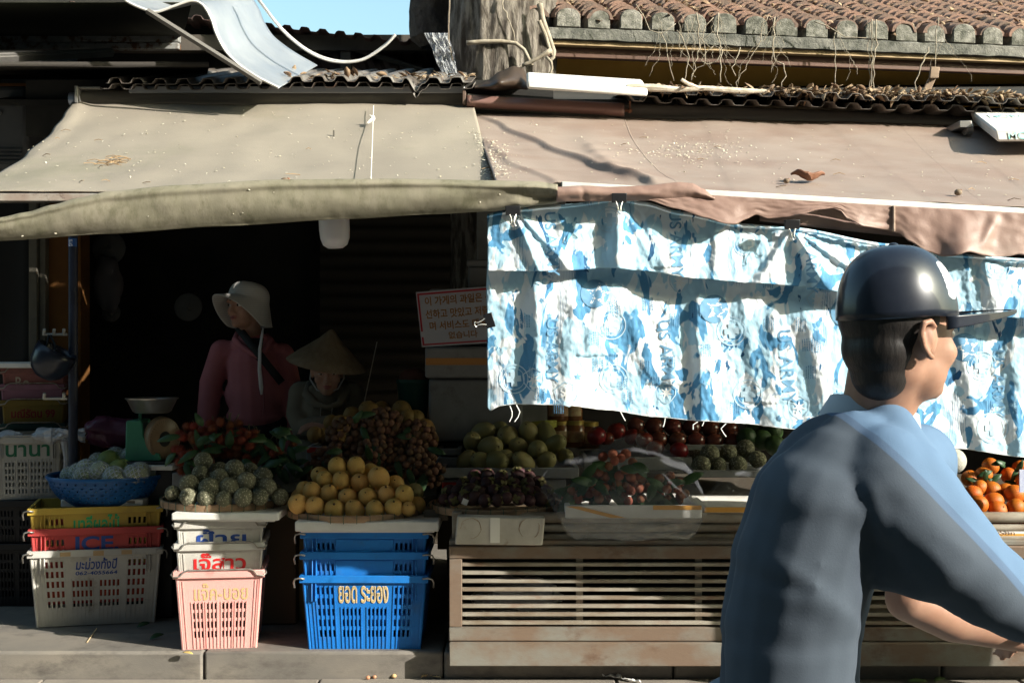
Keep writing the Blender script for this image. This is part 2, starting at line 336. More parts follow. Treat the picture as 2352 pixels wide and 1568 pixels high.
for k in range(-1, 27):
    c = tilecol(k)
    mb.add([p + V((.1 + k * SP + rnd(-.006, .006), 0, 0)) for p in c.v], c.f)
mb2 = MB()
obj('clay_roof', mb, m_tile, t, local=True, ang=50)
def under(u, v):
    return V((lerp(-.3, L, u), lerp(.06, 1.5, v), zbot + .085 + v * 1.44 * slope - .03 * abs(sin((u * (L + .3) - .3 - .1) / SP * pi)) + .0))
obj('pan_tiles', MB().grid(under, 420, 10), m_tile, t, local=True)
mb = MB()
def plug(i, j):
    a = [(-.1, 0), (-.1, .1), (-.094, .142), (-.07, .178), (-.035, .195), (0, .2), (.035, .195), (.07, .178), (.094, .142), (.1, .1), (.1, 0)]
    return a
mb.prism(plug(0, 0), 0, .24)
plug_me = mesh('tile_end', MB().add(mb.v, mb.f), m_plug, ang=30)
for k in range(0, 26):
    o = inst('tile_end', plug_me, (.1 + k * SP + rnd(-.007, .007), .0 + rnd(0, .02), zbot + .066), (rnd(-.03, .05), 0, rnd(-.04, .04)), (rnd(.60, .67), 1, rnd(.48, .55)), parent=t)
    q = o.modifiers.new('b', 'BEVEL'); q.width = .008; q.segments = 2

# litter caught on the roofs
m_litter = M('dry_leaf_litter', (.42, .31, .2), (.22, .13, .08), 14, lo=.42, hi=.58, rough=.9, var=.2)
def litter(name, spots, size, m=m_litter, flat=False):
    mb = MB()
    for p, n in spots:
        d = V((rnd(-1, 1), rnd(-1, 1), 0)).normalized(); u = (V(n) + V((rnd(-1, 1), rnd(-1, 1), rnd(0, 1))) * (0.15 if flat else .8)).normalized()
        s = size * rnd(.5, 1.5)
        mb.leaf(p, d - u * d.dot(u), u, s, s * rnd(.25, .6), rnd(-.3, .6), 3)
    return tag(obj(name, mb, m, thick=.0006), kind='stuff')
bw = lambda x, y, z: MX.Translation((BX0, BY0, 2.6)) @ (MX.Rotation(-BA, 4, 'Z') @ V((x, y, z)))
sp = []
for i in range(2600):
    k = random.randrange(1, 26); y = rnd(.03, 1.25); x = .1 + (k - .5) * SP + rnd(-.06, .06)
    sp.append((bw(x, y, zbot + .11 + y * slope + rnd(-.03, .05)), (0, -.3, 1)))
litter('fallen_leaves', sp, .045)

# ---------------------------------------------------------------- corrugated eave sheets
m_zinc = M('weathered_zinc', (.22, .20, .18), (.11, .09, .075), 7, rough=.55, metal=.3, st=(.10, .05, .03), stscale=4, stlo=.55, sthi=.7)
def eave(x0, x1, zf, zb_, y0=4.8, y1=6.3, p=.105, h=.026, dip=None):
    def fn(u, v):
        X = lerp(x0, x1, u); z = lerp(zf(X), zb_(X), v) + trap(X + .02 * nz(X * 2), p, h) + .012 * nz(X * 1.7, v)
        if dip and v < .2: z -= dip[1] * exp(-((X - dip[0]) / .022) ** 2) * (1 - v / .2)
        return V((X, lerp(y0 + .015 * nz(X * 3), y1, v), z))
    return MB().grid(fn, int((x1 - x0) / .0105), 8)
t = thing('corrugated_eave', 'rusty corrugated eave sheet with a bent lip above the olive awning', 'roof sheet', (-1.1, 5.5, 2.6))
obj('upper_sheet', eave(PX(250, 4.85), PX(1085, 4.85), lambda X: PZ(lerp(198, 193, (X + 1.96) / 1.77), 4.85), lambda X: 2.93, dip=(PX(953, 4.85), .055)), m_zinc, t, thick=.003, ang=25)
obj('lower_sheet', eave(PX(235, 4.83), PX(1090, 4.83), lambda X: PZ(lerp(207, 203, (X + 1.96) / 1.77), 4.83), lambda X: 2.88, y0=4.82, dip=(PX(953, 4.85), .055)), m_zinc, t, thick=.003, ang=25)
t = thing('corrugated_eave', 'weathered corrugated eave sheet carrying leaf litter above the brown awning', 'roof sheet', (1.6, 5.5, 2.5))
ze = lambda X: PZ(lerp(214, 243, (X - .65) / 1.7), 4.74)
obj('upper_sheet', eave(PX(1470, 4.9), 4.4, ze, lambda X: ze(X) + .22, y0=4.72, y1=5.9, p=.118), m_zinc, t, thick=.003, ang=25)
obj('lower_sheet', eave(PX(1420, 4.9), 4.4, lambda X: ze(X) - .035, lambda X: ze(X) + .16, y0=4.76, y1=5.9, p=.118), m_zinc, t, thick=.003, ang=25)
obj('end_sheet', eave(PX(2010, 4.8), 4.4, lambda X: ze(X) - .035, lambda X: ze(X) + .0, y0=4.76, y1=5.2, p=.118), m_zinc, t, thick=.003, ang=25)
sp = []
for i in range(1500):
    X = rnd(PX(1480, 4.74), 3.1); v = abs(random.gauss(0, .12)); k = .35 + .65 * sm(.9, 1.9, X)
    if random.random() > k: continue
    sp.append((V((X, 4.73 + v, ze(X) + .19 * v + .02 + rnd(0, .03) * k)), (0, 0, 1)))
for i in range(150):
    X = rnd(PX(640, 4.9), PX(1080, 4.9)); v = rnd(0, .5); sp.append((V((X, 4.87 + v, PZ(194, 4.85) + .2 * v + .03 + rnd(0, .02)), ), (0, 0, 1)))
litter('leaf_litter', sp, .045)
mb = MB()
pts = [P(1440, 200, 4.72), P(1500, 202, 4.72), P(1560, 206, 4.72), P(1620, 203, 4.72), P(1700, 209, 4.72), P(1760, 210, 4.74)]
mb.tube(pts, [.014, .018, .013, .012, .014, .008], 8)
mb.tube([P(1565, 183, 4.70), P(1580, 193, 4.71), P(1605, 204, 4.72)], [.008, .009, .012], 7)
obj('dead_branch', mb, M('bleached_wood', (.62, .55, .45), (.42, .36, .28), 20, rough=.9, bump=.4))
tag(bpy.data.objects['dead_branch'], 'bleached crooked dead branch lying along the right corrugated eave', 'branch')

# ---------------------------------------------------------------- curled metal sheet and rod, upper left
m_curl = M('bluish_galvanised_sheet', (.50, .52, .54), (.40, .43, .47), 4, rough=.35, rough2=.5, metal=.55, st=(.3, .27, .22), stscale=9, stlo=.62, sthi=.75)
prof = [(270, -30), (288, 2), (333, 24), (362, 29), (400, 16), (440, 4), (466, 14), (485, 45), (497, 80), (520, 122), (555, 155), (590, 178), (640, 203)]
def curl(u, v):
    k = u * (len(prof) - 1); i = min(int(k), len(prof) - 2); f = k - i
    g = lambda j: V(prof[max(0, min(len(prof) - 1, j))])
    a, b, c, d = g(i - 1), g(i), g(i + 1), g(i + 2)
    q = .5 * ((2 * b) + (c - a) * f + (2 * a - 5 * b + 4 * c - d) * f * f + (3 * b - a - 3 * c + d) * f ** 3)
    p = P(q.x, q.y, 4.6); return p + V((.03 * v, .95 * v, .30 * v + .015 * sin(9 * u) * v))
t = thing('curled_metal_sheet', 'blue grey metal sheet curled into waves at the top left', 'metal sheet', (-1.5, 5, 2.9))
obj('sheet', MB().grid(curl, 90, 14), m_curl, t, thick=.004, ang=0)
obj('edge_trim', MB().tube([curl(i / 90, 0) + V((0, -.004, .002)) for i in range(91)], .006, 6), M('white_edge', (.62, .6, .56), rough=.6), t)
tag(obj('steel_strut', MB().tube([P(338, 25, 4.58), P(600, 190, 4.58)], .0135, 4), M('dull_flat_bar', (.12, .11, .10), rough=.6)), 'dull flat steel strut slanting under the curled metal sheet', 'strut')
tag(obj('square_pipe', MB().tube([P(508, -60, 5.6), P(523, 30, 5.6)], .028, 4), M('pale_pipe', (.45, .44, .4), rough=.6)), 'pale square pipe standing behind the curled sheet against the sky', 'pipe')

# ---------------------------------------------------------------- green awning overhead, top left
t = thing('green_awning', 'dark green awning seen from below at the top left corner', 'awning', (-2.6, 4, 2.5))
def gaw(u, v): return V((lerp(-5.5, PX(lerp(440, 415, v), lerp(4.95, 6.3, v)), u), lerp(4.95, 6.3, v), lerp(PZ(6, 4.95), PZ(84, 6.3), v) - .02 * sin(pi * v)))
obj('canopy', MB().grid(gaw, 12, 12), M('dark_green_canvas', (.022, .024, .013), (.017, .018, .01), 3, rough=.8), t, thick=.003)
m_rustbar = M('flaking_white_bar', (.26, .26, .25), (.2, .2, .19), 12, rough=.6, st=(.10, .045, .02), stscale=16, stlo=.5, sthi=.58, bump=.3)
obj('front_bar', MB().box(-5.5, PX(416, 6.3), 6.25, 6.3, PZ(101, 6.3), PZ(84, 6.3)), m_rustbar, t, bevel=.006)
obj('front_bar', MB().box(-5.5, PX(416, 6.3), 6.245, 6.3, PZ(118, 6.3), PZ(103, 6.3)), m_rustbar, t, bevel=.006)
m_alu = M('grey_aluminium', (.26, .25, .23), (.2, .19, .18), 9, rough=.4, metal=.5)
obj('folding_arm', MB().tube([P(-60, 136, 5.0), P(258, 121, 5.6)], .024, 4).tube([P(-60, 128, 4.98), P(255, 117, 5.58)], .009, 4), m_alu, t)
m_unit = M('pale_grey_casing', (.12, .12, .12), (.09, .09, .09), 5, rough=.6)
for a, b, c, d, lab, y in ((-60, 63, 196, 390, 'pale grey boxy outdoor unit at the left edge above the olive awning', 5.2), (72, 136, 205, 345, 'smaller grey wall unit with slotted base beside the pale boxy unit', 5.5)):
    t = thing('outdoor_unit', lab, 'air conditioner', (PX((a + b) / 2, y), y + .1, PZ(d, y)))
    obj('casing', MB().box(PX(a, y), PX(b, y), y, y + .28, PZ(d, y), PZ(c, y)), m_unit, t, bevel=.025)
    mb = MB()
    for k in range(4): mb.box(PX(a + 2, y), PX(b - 12, y), y - .012, y - .001, PZ(d - 16 - k * 9, y), PZ(d - 20 - k * 9, y))
    obj('vent', mb, m_unit, t)
    obj('fitting', MB().lathe([(0, .012), (.012, .012), (.014, 0)], 12, TR(PX(a + 60 if a < 0 else a + 20, y), y - .001, PZ(d - 130 if a < 0 else d - 60, y), rx=R(90))), m_alu, t)

# ---------------------------------------------------------------- tree
m_bark = M('ridged_bark', (.25, .22, .185), (.07, .057, .045), 24, lo=.42, hi=.58, rough=.95, bump=1.0, bscale=34, stretch=(1, 1, .28), st=(.07, .055, .045), stscale=9, stlo=.55, sthi=.66, bdist=.03)
def trunkmesh(path, seg=150, rings=140, bump=.012):
    def fn(u, v):
        k = v * (len(path) - 1); i = min(int(k), len(path) - 2); f = k - i; f = f * f * (3 - 2 * f)
        c = path[i][0].lerp(path[i + 1][0], f); r = lerp(path[i][1], path[i + 1][1], f); a = 2 * pi * u
        e = bump * nz(cos(a) * 9, sin(a) * 9, c.z * 3) + bump * 1.3 * nz(cos(a) * 24, sin(a) * 24, c.z * 5) + .05 * r * sin(3 * a + 1)
        return c + V((cos(a), sin(a), 0)) * (r + e)
    return MB().grid(fn, seg, rings)
t = thing('tree', 'thick grey barked tree trunk rising between the two roofs', 'tree', (PX(1148, 5.75), 5.75, PT))
obj('trunk', trunkmesh([(V((PX(1152, 5.75), 5.75, PT)), .30), (V((PX(1150, 5.75), 5.75, 2.2)), .275), (V((PX(1148, 5.75), 5.75, 2.95)), .285), (V((PX(1152, 5.75), 5.78, 3.6)), .29), (V((PX(1165, 5.75), 5.8, 4.6)), .27)]), m_bark, t, ang=0)
m_bark2 = M('dark_bark', (.10, .085, .07), (.055, .045, .04), 12, rough=.95, bump=1, bscale=40, bdist=.02)  # limb colour set darker than the trunk
obj('limb', trunkmesh([(P(1000, 110, 6.0), .08), (P(995, 90, 6.0), .125), (P(988, 30, 6.0), .12), (P(1000, -60, 6.0), .13)], 36, 30), m_bark2, t, ang=0)
mb = MB()
for k in range(22):     # upper crown, far above the frame, so the trunk does not end in the air
    mb.tube([V((PX(1165, 5.75), 5.8, 4.5)), V((rnd(-1.4, .8) - .2, 6.5 + rnd(0, 1.6), 5.6 + rnd(0, .8)))], [.1, .02], 6)
obj('branches', mb, m_bark, t)
m_leafg = M('tree_leaf', (.05, .09, .025), (.07, .11, .03), 8, rough=.5)
mb = MB()
for k in range(1800):
    c = V((-.4 + random.gauss(0, .8), 7.2 + random.gauss(0, .8), 6.3 + random.gauss(0, .4)))
    mb.leaf(c, (rnd(-1, 1), rnd(-1, 1), rnd(-.6, .4)), (rnd(-.4, .4), rnd(-.4, .4), 1), .14, .06, .2, 2)
obj('crown', mb, m_leafg, t)
m_vine = M('pale_vine', (.52, .45, .35), (.36, .3, .22), 25, rough=.9, bump=.3)
def vine(pts, r, y, lab, name='vine', cat='vine', group=None, m=m_vine, j=0):
    q = []
    for (a, b), (c, d) in zip(pts, pts[1:]):
        n = max(2, int(abs(c - a) + abs(d - b)) // 14)
        q += [P(lerp(a, c, i / n) + j * nz(a * .3 + i, b) * 6, lerp(b, d, i / n), y + .015 * nz(i * .4, a)) for i in range(n)]
    q.append(P(*pts[-1], y))
    return tag(obj(name, MB().tube(q, [r * (1 - .35 * i / len(q)) for i in range(len(q))], 7), m, ang=0), lab, cat, group)
vine([(1072, 99), (1110, 96), (1150, 95), (1185, 100), (1204, 115), (1213, 133), (1222, 150)], .013, 5.44, 'bleached vine stem crossing the tree trunk from its left side')
vine([(1240, 10), (1246, 45), (1258, 78), (1272, 118), (1270, 132), (1262, 140)], .017, 5.47, 'pale thick vine bending down the right side of the trunk')
vine([(1266, 115), (1245, 128), (1222, 141), (1200, 151)], .013, 5.43, 'pale vine stub slanting from the bend across the trunk foot')
vine([(1238, 48), (1252, 80), (1262, 112), (1268, 128)], .012, 5.46, 'second thinner vine running beside the thick one on the trunk')
vine([(1255, 131), (1266, 143), (1268, 158), (1262, 172)], .008, 5.42, 'thin loop of vine hanging at the right foot of the trunk')
vine([(1155, -5), (1158, 20), (1170, 50), (1180, 75), (1183, 95)], .004, 5.44, 'hair thin creeper climbing the middle of the trunk', j=.8)
vine([(1033, -10), (1030, 60), (1031, 100), (1040, 140)], .005, 5.5, 'thin dark creeper hanging on the left edge of the trunk', m=M('brown_creeper', (.2, .16, .12), rough=.9), j=.5)
RT = [([(1517, 75), (1530, 100), (1533, 130), (1540, 160), (1548, 185)], 'thin aerial root, leftmost below the tiles'),
      ([(1555, 70), (1570, 95), (1583, 130), (1578, 160), (1570, 190)], 'aerial root with a slack bend in the tangle below the tiles'),
      ([(1600, 30), (1604, 60), (1606, 110), (1598, 145), (1588, 185)], 'straight aerial root in the middle of the tangle'),
      ([(1640, 40), (1620, 60), (1612, 90), (1622, 120), (1617, 150), (1592, 160)], 'looping pale aerial root in the tangle'),
      ([(1640, 105), (1655, 112), (1648, 140), (1628, 148), (1610, 140), (1622, 118), (1640, 105)], 'curled ring of aerial root in the tangle'),
      ([(1650, 30), (1648, 80), (1655, 120), (1658, 155), (1655, 190)], 'right hand aerial root of the tangle'),
      ([(1765, 38), (1750, 55), (1747, 95), (1725, 130), (1712, 160), (1690, 190), (1695, 205)], 'long aerial root slanting left from a tile end'),
      ([(1700, 110), (1692, 140), (1680, 155), (1690, 175)], 'short forked aerial root beside the long slanting one'),
      ([(1778, 40), (1775, 80), (1780, 140), (1800, 148), (1802, 175), (1795, 205)], 'kinked aerial root with a sideways step'),
      ([(1918, 75), (1916, 110), (1921, 140), (1917, 175), (1921, 205)], 'lone knobbly aerial root right of the kinked one'),
      ([(2003, 45), (2001, 100), (2003, 150), (2000, 215)], 'straightest aerial root of the right hand bundle'),
      ([(2012, 45), (2015, 90), (2008, 140), (2006, 215)], 'bowed aerial root of the right hand bundle'),
      ([(2000, 50), (1995, 100), (1998, 160), (1998, 215)], 'left hand aerial root of the right hand bundle'),
      ([(2155, 40), (2150, 90), (2148, 155)], 'aerial root tied to a small hanging wood chip'),
      ([(2135, 108), (2118, 150), (2102, 190), (2104, 210), (2112, 222)], 'bowed cane leaning under the right of the tiles'),
      ([(1460, 10), (1480, 40), (1492, 70), (1520, 78), (1552, 55)], 'root draped across the tile ends above the tangle'),
      ([(1870, 50), (1900, 60), (1940, 85), (1990, 88)], 'root draped across two tile ends left of the right hand bundle')]
for i, (p, lab) in enumerate(RT): vine(p, .0026 + .0014 * ((i * 7) % 3) / 2, 5.36 + .0035 * (i % 5) + (.32 if p[0][0] > 1700 else .1), lab, 'aerial_root', 'root', 'aerial roots hanging from the tiled roof', j=1.3)
mb = MB(); random.seed(3)
for i in range(34):
    x = random.choice((1520, 1560, 1590, 1610, 1630, 1650, 1750, 1780, 1920, 2003, 2010, 2150)) + rnd(-14, 14); y = rnd(28, 75); q = []; dx = rnd(-2, 2); n = random.randrange(12, 34); yy = 5.38 + rnd(0, .3)
    for k in range(n):
        q.append(P(x, y, yy)); x += dx + rnd(-3, 3); dx += rnd(-1.6, 1.6) - .1 * dx; y += rnd(1.5, 8)
        if y > 215: break
    if len(q) > 2: mb.tube(q, [rnd(.0006, .0014)] * len(q), 5)
tag(obj('root_tangle', mb, m_vine, ang=0), kind='stuff')
t = thing('wood_chip', 'weathered wood offcut propped under the tile eave at the right', 'wood piece', P(2140, 200, 5.6))
obj('upper_piece', MB().prism([(PX(2133, 5.6), PZ(182, 5.6)), (PX(2153, 5.6), PZ(181, 5.6)), (PX(2156, 5.6), PZ(156, 5.6)), (PX(2136, 5.6), PZ(155, 5.6))], 5.58, 5.605), M('grey_wood', (.33, .24, .17), (.24, .17, .12), 12, rough=.9), t, bevel=.003)
obj('lower_piece', MB().prism([(PX(2116, 5.62), PZ(212, 5.62)), (PX(2134, 5.62), PZ(214, 5.62)), (PX(2148, 5.62), PZ(182, 5.62)), (PX(2132, 5.62), PZ(181, 5.62))], 5.607, 5.625), MATS['grey_wood'], t, bevel=.003)

# crumpled dark sheet beside the trunk, plastic film, foam slabs, cables
def crump(u, v):
    px = lerp(1090, 1212, u); top = pl([(1090, 196), (1120, 185), (1150, 165), (1180, 153), (1200, 158), (1212, 185)], px); bot = pl([(1090, 204), (1140, 208), (1190, 205), (1212, 205)], px)
    return P(px, lerp(top, bot, v), 4.9 - .22 * sin(pi * v) * sin(pi * min(1, u * 1.1)) + .02 * nz(u * 5, v * 4) + .3 * (1 - v) * (1 - v))
tag(obj('bent_roof_flap', MB().grid(crump, 40, 16), M('dark_brown_sheet', (.055, .036, .024), (.04, .026, .018), 6, rough=.45), thick=.006, ang=0), 'dark brown bent roof flap curling up at the foot of the trunk', 'roof sheet')
def film(u, v):
    px = lerp(pl([(0, 975), (.4, 995), (1, 1020)], v), pl([(0, 1030), (.5, 1045), (1, 1052)], v), u)
    return P(px, lerp(76, 186, v), 5.5 + .05 * nz(u * 5, v * 5) + .03 * nz(u * 13, v * 11))
m_film = M('clear_film', (.7, .72, .75), rough=.35, alpha=.34, spec=.6)
tag(obj('plastic_film', MB().grid(film, 26, 36), m_film, ang=25), 'torn clear plastic film hanging left of the tree trunk', 'plastic')
m_foam = M('white_foam', (.80, .78, .73), (.72, .70, .64), 10, rough=.8, st=(.42, .36, .27), stscale=5, stlo=.6, sthi=.8, bump=.25, bscale=120, bdist=.004)
def slab(name, lab, a, b, yb, yt, y0, y1, cat='foam slab', m=m_foam, rise=0, tilt=0, bev=.012):
    t = tag(obj(name, MB().add([P(a, yb, y0), P(b, yb + tilt, y0), P(b, yt + tilt, y0), P(a, yt, y0)] + [q + V((0, y1 - y0, rise)) for q in (P(a, yb, y0), P(b, yb + tilt, y0), P(b, yt + tilt, y0), P(a, yt, y0))],
        [(0, 1, 2, 3), (7, 6, 5, 4), (0, 4, 5, 1), (3, 2, 6, 7), (1, 5, 6, 2), (0, 3, 7, 4)]), m, bevel=bev), lab, cat)
    return t
slab('foam_slab', 'long white foam slab lying on the eave at the foot of the tree', 1210, 1488, 205, 184, 4.7, 4.95, rise=.09, tilt=18)
bt = thing('foam_box', 'white foam box with green print lying tilted on the brown awning, top right', 'foam box', P(2330, 320, 4.55))
q = [P(2290, 326, 4.3), P(2520, 324, 4.3), P(2520, 296, 4.3), P(2285, 298, 4.3)]; r_ = [P(2236, 282, 4.85), P(2460, 282, 4.85), P(2460, 252, 4.85), P(2226, 252, 4.85)]
obj('box', MB().add(q + r_, [(0, 1, 2, 3), (7, 6, 5, 4), (0, 4, 5, 1), (3, 2, 6, 7), (1, 5, 6, 2), (0, 3, 7, 4)]), m_foam, bt, bevel=.01)
vs, fs = textmesh('MOROCCAN', 1, .01); ax = min(v.x for v in vs); bx_ = max(v.x for v in vs); ay = min(v.y for v in vs); by_ = max(v.y for v in vs)
mbt = MB(); mbt2 = MB()
for A, B, C, D, e in ((q[0], q[1], q[2], q[3], V((0, -.003, 0))),):
    mbt.add([A.lerp(B, .12 + .75 * (v.x - ax) / (bx_ - ax)).lerp(D.lerp(C, .12 + .75 * (v.x - ax) / (bx_ - ax)), .2 + .6 * (v.y - ay) / (by_ - ay)) + e for v in vs], fs)
A, B, C, D = q[3], q[2], r_[2], r_[3]
mbt2.add([A.lerp(B, .1 + .8 * (v.x - ax) / (bx_ - ax)).lerp(D.lerp(C, .1 + .8 * (v.x - ax) / (bx_ - ax)), .55 + .16 * (v.y - ay) / (by_ - ay)) + V((0, 0, .003)) for v in vs], fs)
obj('lettering', mbt, M('teal_print', (.2, .5, .5), (.6, .7, .66), 30, rough=.7), bt, smooth=False)
obj('lettering', mbt2, MATS['teal_print'], bt, smooth=False)
def cable(pts, r, y, lab, m, name='cable', cat='cable'):
    q = []; n = 60
    for i in range(n + 1):
        k = i / n * (len(pts) - 1); a = min(int(k), len(pts) - 2); f = k - a
        g = lambda j: V(pts[max(0, min(len(pts) - 1, j))])
        A_, B_, C_, D_ = g(a - 1), g(a), g(a + 1), g(a + 2)
        s = .5 * (2 * B_ + (C_ - A_) * f + (2 * A_ - 5 * B_ + 4 * C_ - D_) * f * f + (3 * B_ - A_ - 3 * C_ + D_) * f ** 3)
        q.append(P(s.x, s.y, y))
    return tag(obj(name, MB().tube(q, r, 7), m, ang=0), lab, cat)
m_cab = M('pale_cable', (.50, .49, .47), (.4, .39, .37), 30, rough=.6)
cable([(580, -20), (600, 8), (650, 70), (710, 118), (770, 140), (830, 138), (880, 108), (908, 80)], .008, 5.0, 'pale cable bundle sagging across the strip of sky', m_cab)
cable([(583, -20), (603, 10), (652, 74), (712, 122), (770, 143), (830, 139), (880, 109), (908, 80)], .005, 4.985, 'thinner cable sagging just below the pale cable bundle', m_cab)
# ================================================================ awnings
m_olive = M('olive_canvas', (.37, .32, .255), (.325, .28, .225), 2.2, rough=.8, bump=.15, bscale=180, st=(.25, .235, .165), stscale=1.6, stlo=.52, sthi=.75)
m_olive2 = M('grimy_olive_canvas', (.36, .32, .235), (.28, .255, .175), 7, rough=.85, bump=.2, bscale=70, bdist=.006, st=(.15, .14, .08), stscale=16, stlo=.5, sthi=.72, stretch=(1, 1, .5))
m_brown = M('brown_canvas', (.375, .295, .245), (.325, .24, .195), 2.4, lo=.42, hi=.6, rough=.6, bump=.12, bscale=150, st=(.29, .195, .155), stscale=1.8, stlo=.5, sthi=.72, stretch=(1, 1.6, 1))
m_brown2 = M('glossy_brown_vinyl', (.33, .215, .17), (.27, .165, .13), 4, rough=.48, rough2=.62, spec=.5, bump=.2, bscale=22, st=(.33, .24, .2), stscale=2.6, stlo=.55, sthi=.75)
LPX = [(0, 165), (.12, 146), (.25, 121), (.5, 60), (.8, -18), (1, -80)]
YB, YF = 4.88, 3.37
def olive(u, v):
    Y = lerp(YB, YF, v); xl = PX(pl(LPX, v), Y); xr = PX(lerp(1088, 1140, v), Y); X = lerp(xl, xr, u)
    z = lerp(PZ(240, YB), PZ(440, YF), v) - .035 * sin(pi * v) + .006 * nz(X * 2, v * 2) - .02 * exp(-u * 18) * sin(pi * v)
    z += .006 * nz(X * 6, v * 5, 3) + .012 * exp(-((u - .02) / .02) ** 2) * (1 - v)
    return V((X, Y, z))
FOLD = [(0, 1098), (.2, 1160), (.45, 1255), (.7, 1365), (.95, 1500), (1, 1530)]
def brown(X, v):
    Y = lerp(YB, 3.34, v); zb_ = lerp(PZ(263, YB), PZ(290, YB), (X + .156) / 2.27); zf = lerp(PZ(428, 3.34), PZ(478, 3.34), (X - .19) / 1.61)
    z = lerp(zb_, zf, v) - .03 * sin(pi * v) + .008 * nz(X * 2.1, v * 2)
    px = XP(X, Y)
    d = px - pl(FOLD, v); A = (.012 + .016 * v) * sm(-.05, .15, v) * (1 - sm(.93, 1.0, v))
    z += A * (exp(-(d / (5 + 7 * v)) ** 2) if d < 0 else exp(-(d / 70) ** 1.2))
    d = px - pl([(0, 1090), (.3, 1110), (.7, 1170), (1, 1280)], v); A = .010 * sm(.15, .5, v)
    z += A * (exp(-(d / 12) ** 2) if d < 0 else exp(-(d / 45) ** 1.3))
    d = px - pl([(.2, 1330), (.5, 1365), (.75, 1405), (.95, 1475)], v); A = .013 * sm(.25, .5, v) * (1 - sm(.85, .97, v))
    z += A * (exp(-(d / 20) ** 2) if d < 0 else exp(-(d / 60) ** 1.5)) * (1 + .2 * sin((v * 60 + d * .05)))
    for c0, c1, am in ((1620, 1690, .002), (1900, 2150, .0015), (2160, 2420, .0025)):
        d = px - lerp(c0, c1, v); z += am * (exp(-(d / 10) ** 2) if d < 0 else exp(-(d / 60) ** 1.5))
    z += .004 * nz(X * 7, v * 9, 5)
    return V((X, Y, z))
def brownuv(u, v):
    Y = lerp(YB, 3.34, v); return brown(lerp(PX(lerp(1086, 1138, v), Y), 3.22, u), v) + V((0, 0, .004))
t_o = thing('olive_awning', 'faded olive canvas awning with a rolled front valance, on the left', 'awning', (-1.1, 4.1, 2.0))
obj('canopy', MB().grid(olive, 150, 90), m_olive, t_o, thick=.003, ang=0)
t_b = thing('brown_awning', 'sun bleached brown awning with deep folds, on the right', 'awning', (1.4, 4.1, 2.0))
obj('canopy', MB().grid(brownuv, 330, 130), m_brown, t_b, thick=.003, ang=0)
obj('seam', MB().tube([brown(PX(1434 + 90 * v * v + 45 * v, lerp(YB, 3.34, v)), v) + V((0, 0, .003)) for v in [i / 40 for i in range(41)]], .004, 5), m_brown, t_b, ang=0)
obj('seam', MB().tube([brown(PX(2060 + 200 * v, lerp(YB, 3.34, v)), v) + V((0, 0, .003)) for v in [i / 40 for i in range(41)]], .003, 5), m_brown, t_b, ang=0)
# rollers
m_rol = M('dark_roller_canvas', (.10, .09, .075), rough=.8)
def rod(a, b, ya, yb, Y, r, n=16): return MB().tube([P(a, ya, Y), P(lerp(a, b, .5), lerp(ya, yb, .5), Y), P(b, yb, Y)], r, n)
obj('roller', rod(172, 1070, 229, 226, 4.93, .046), m_rol, t_o)
obj('mounting_rail', MB().box(PX(300, 4.9), PX(1068, 4.9), 4.87, 4.9, PZ(216, 4.9), PZ(201, 4.9)), M('blue_grey_rail', (.30, .31, .33), rough=.4, metal=.3), t_o, bevel=.003)
obj('end_bracket', MB().box(PX(174, 4.86), PX(181, 4.86), 4.84, 4.98, PZ(238, 4.86), PZ(199, 4.86)).box(PX(174, 4.86), PX(230, 4.86), 4.86, 4.98, PZ(204, 4.86), PZ(199, 4.86)), m_alu, t_o, bevel=.002)
obj('roller_cap', MB().lathe([(0, 0), (.03, 0), (.032, .004), (.032, .024), (.03, .028), (0, .028)], 20, TR(PX(161, 4.9), 4.9, PZ(228, 4.9), ry=R(90))), M('bluish_steel', (.38, .42, .5), rough=.35, metal=.6), t_o)
obj('end_bracket', MB().box(PX(1063, 4.86), PX(1070, 4.86), 4.82, 4.98, PZ(243, 4.86), PZ(211, 4.86)), M('rusty_bracket', (.12, .08, .06), rough=.6), t_o, bevel=.002)
obj('roller_cover', MB().grid(lambda u, v: P(lerp(1072, 1434, u), lerp(lerp(219, 238, u), lerp(246, 268, u), v) - 0, 4.86 - .05 * sin(pi * (v * .8 + .1))), 40, 12), M('brown_roller_vinyl', (.19, .105, .085), rough=.5, bump=.1), t_b, thick=.003)
obj('roller', MB().tube([P(1074, 233, 4.9), P(1434, 254, 4.9), P(1700, 262, 4.93), P(2600, 300, 4.95)], .035, 14), m_rol, t_b)
obj('end_bracket', MB().tube([P(1435, 254, 4.84), P(1452, 253, 4.84)], .007, 8).tube([P(1447, 232, 4.84), P(1446, 258, 4.84)], .004, 6).ball(P(1446, 255, 4.84), .012, 8, 6), M('rust', (.17, .075, .04), rough=.8), t_b)
obj('end_bracket', MB().box(PX(2190, 4.7), PX(2218, 4.7), 4.62, 4.8, PZ(300, 4.7), PZ(284, 4.7)).lathe([(0, 0), (.03, 0), (.03, .03), (0, .03)], 16, TR(PX(2216, 4.66), 4.66, PZ(296, 4.66), ry=R(90))), m_alu, t_b, bevel=.003)
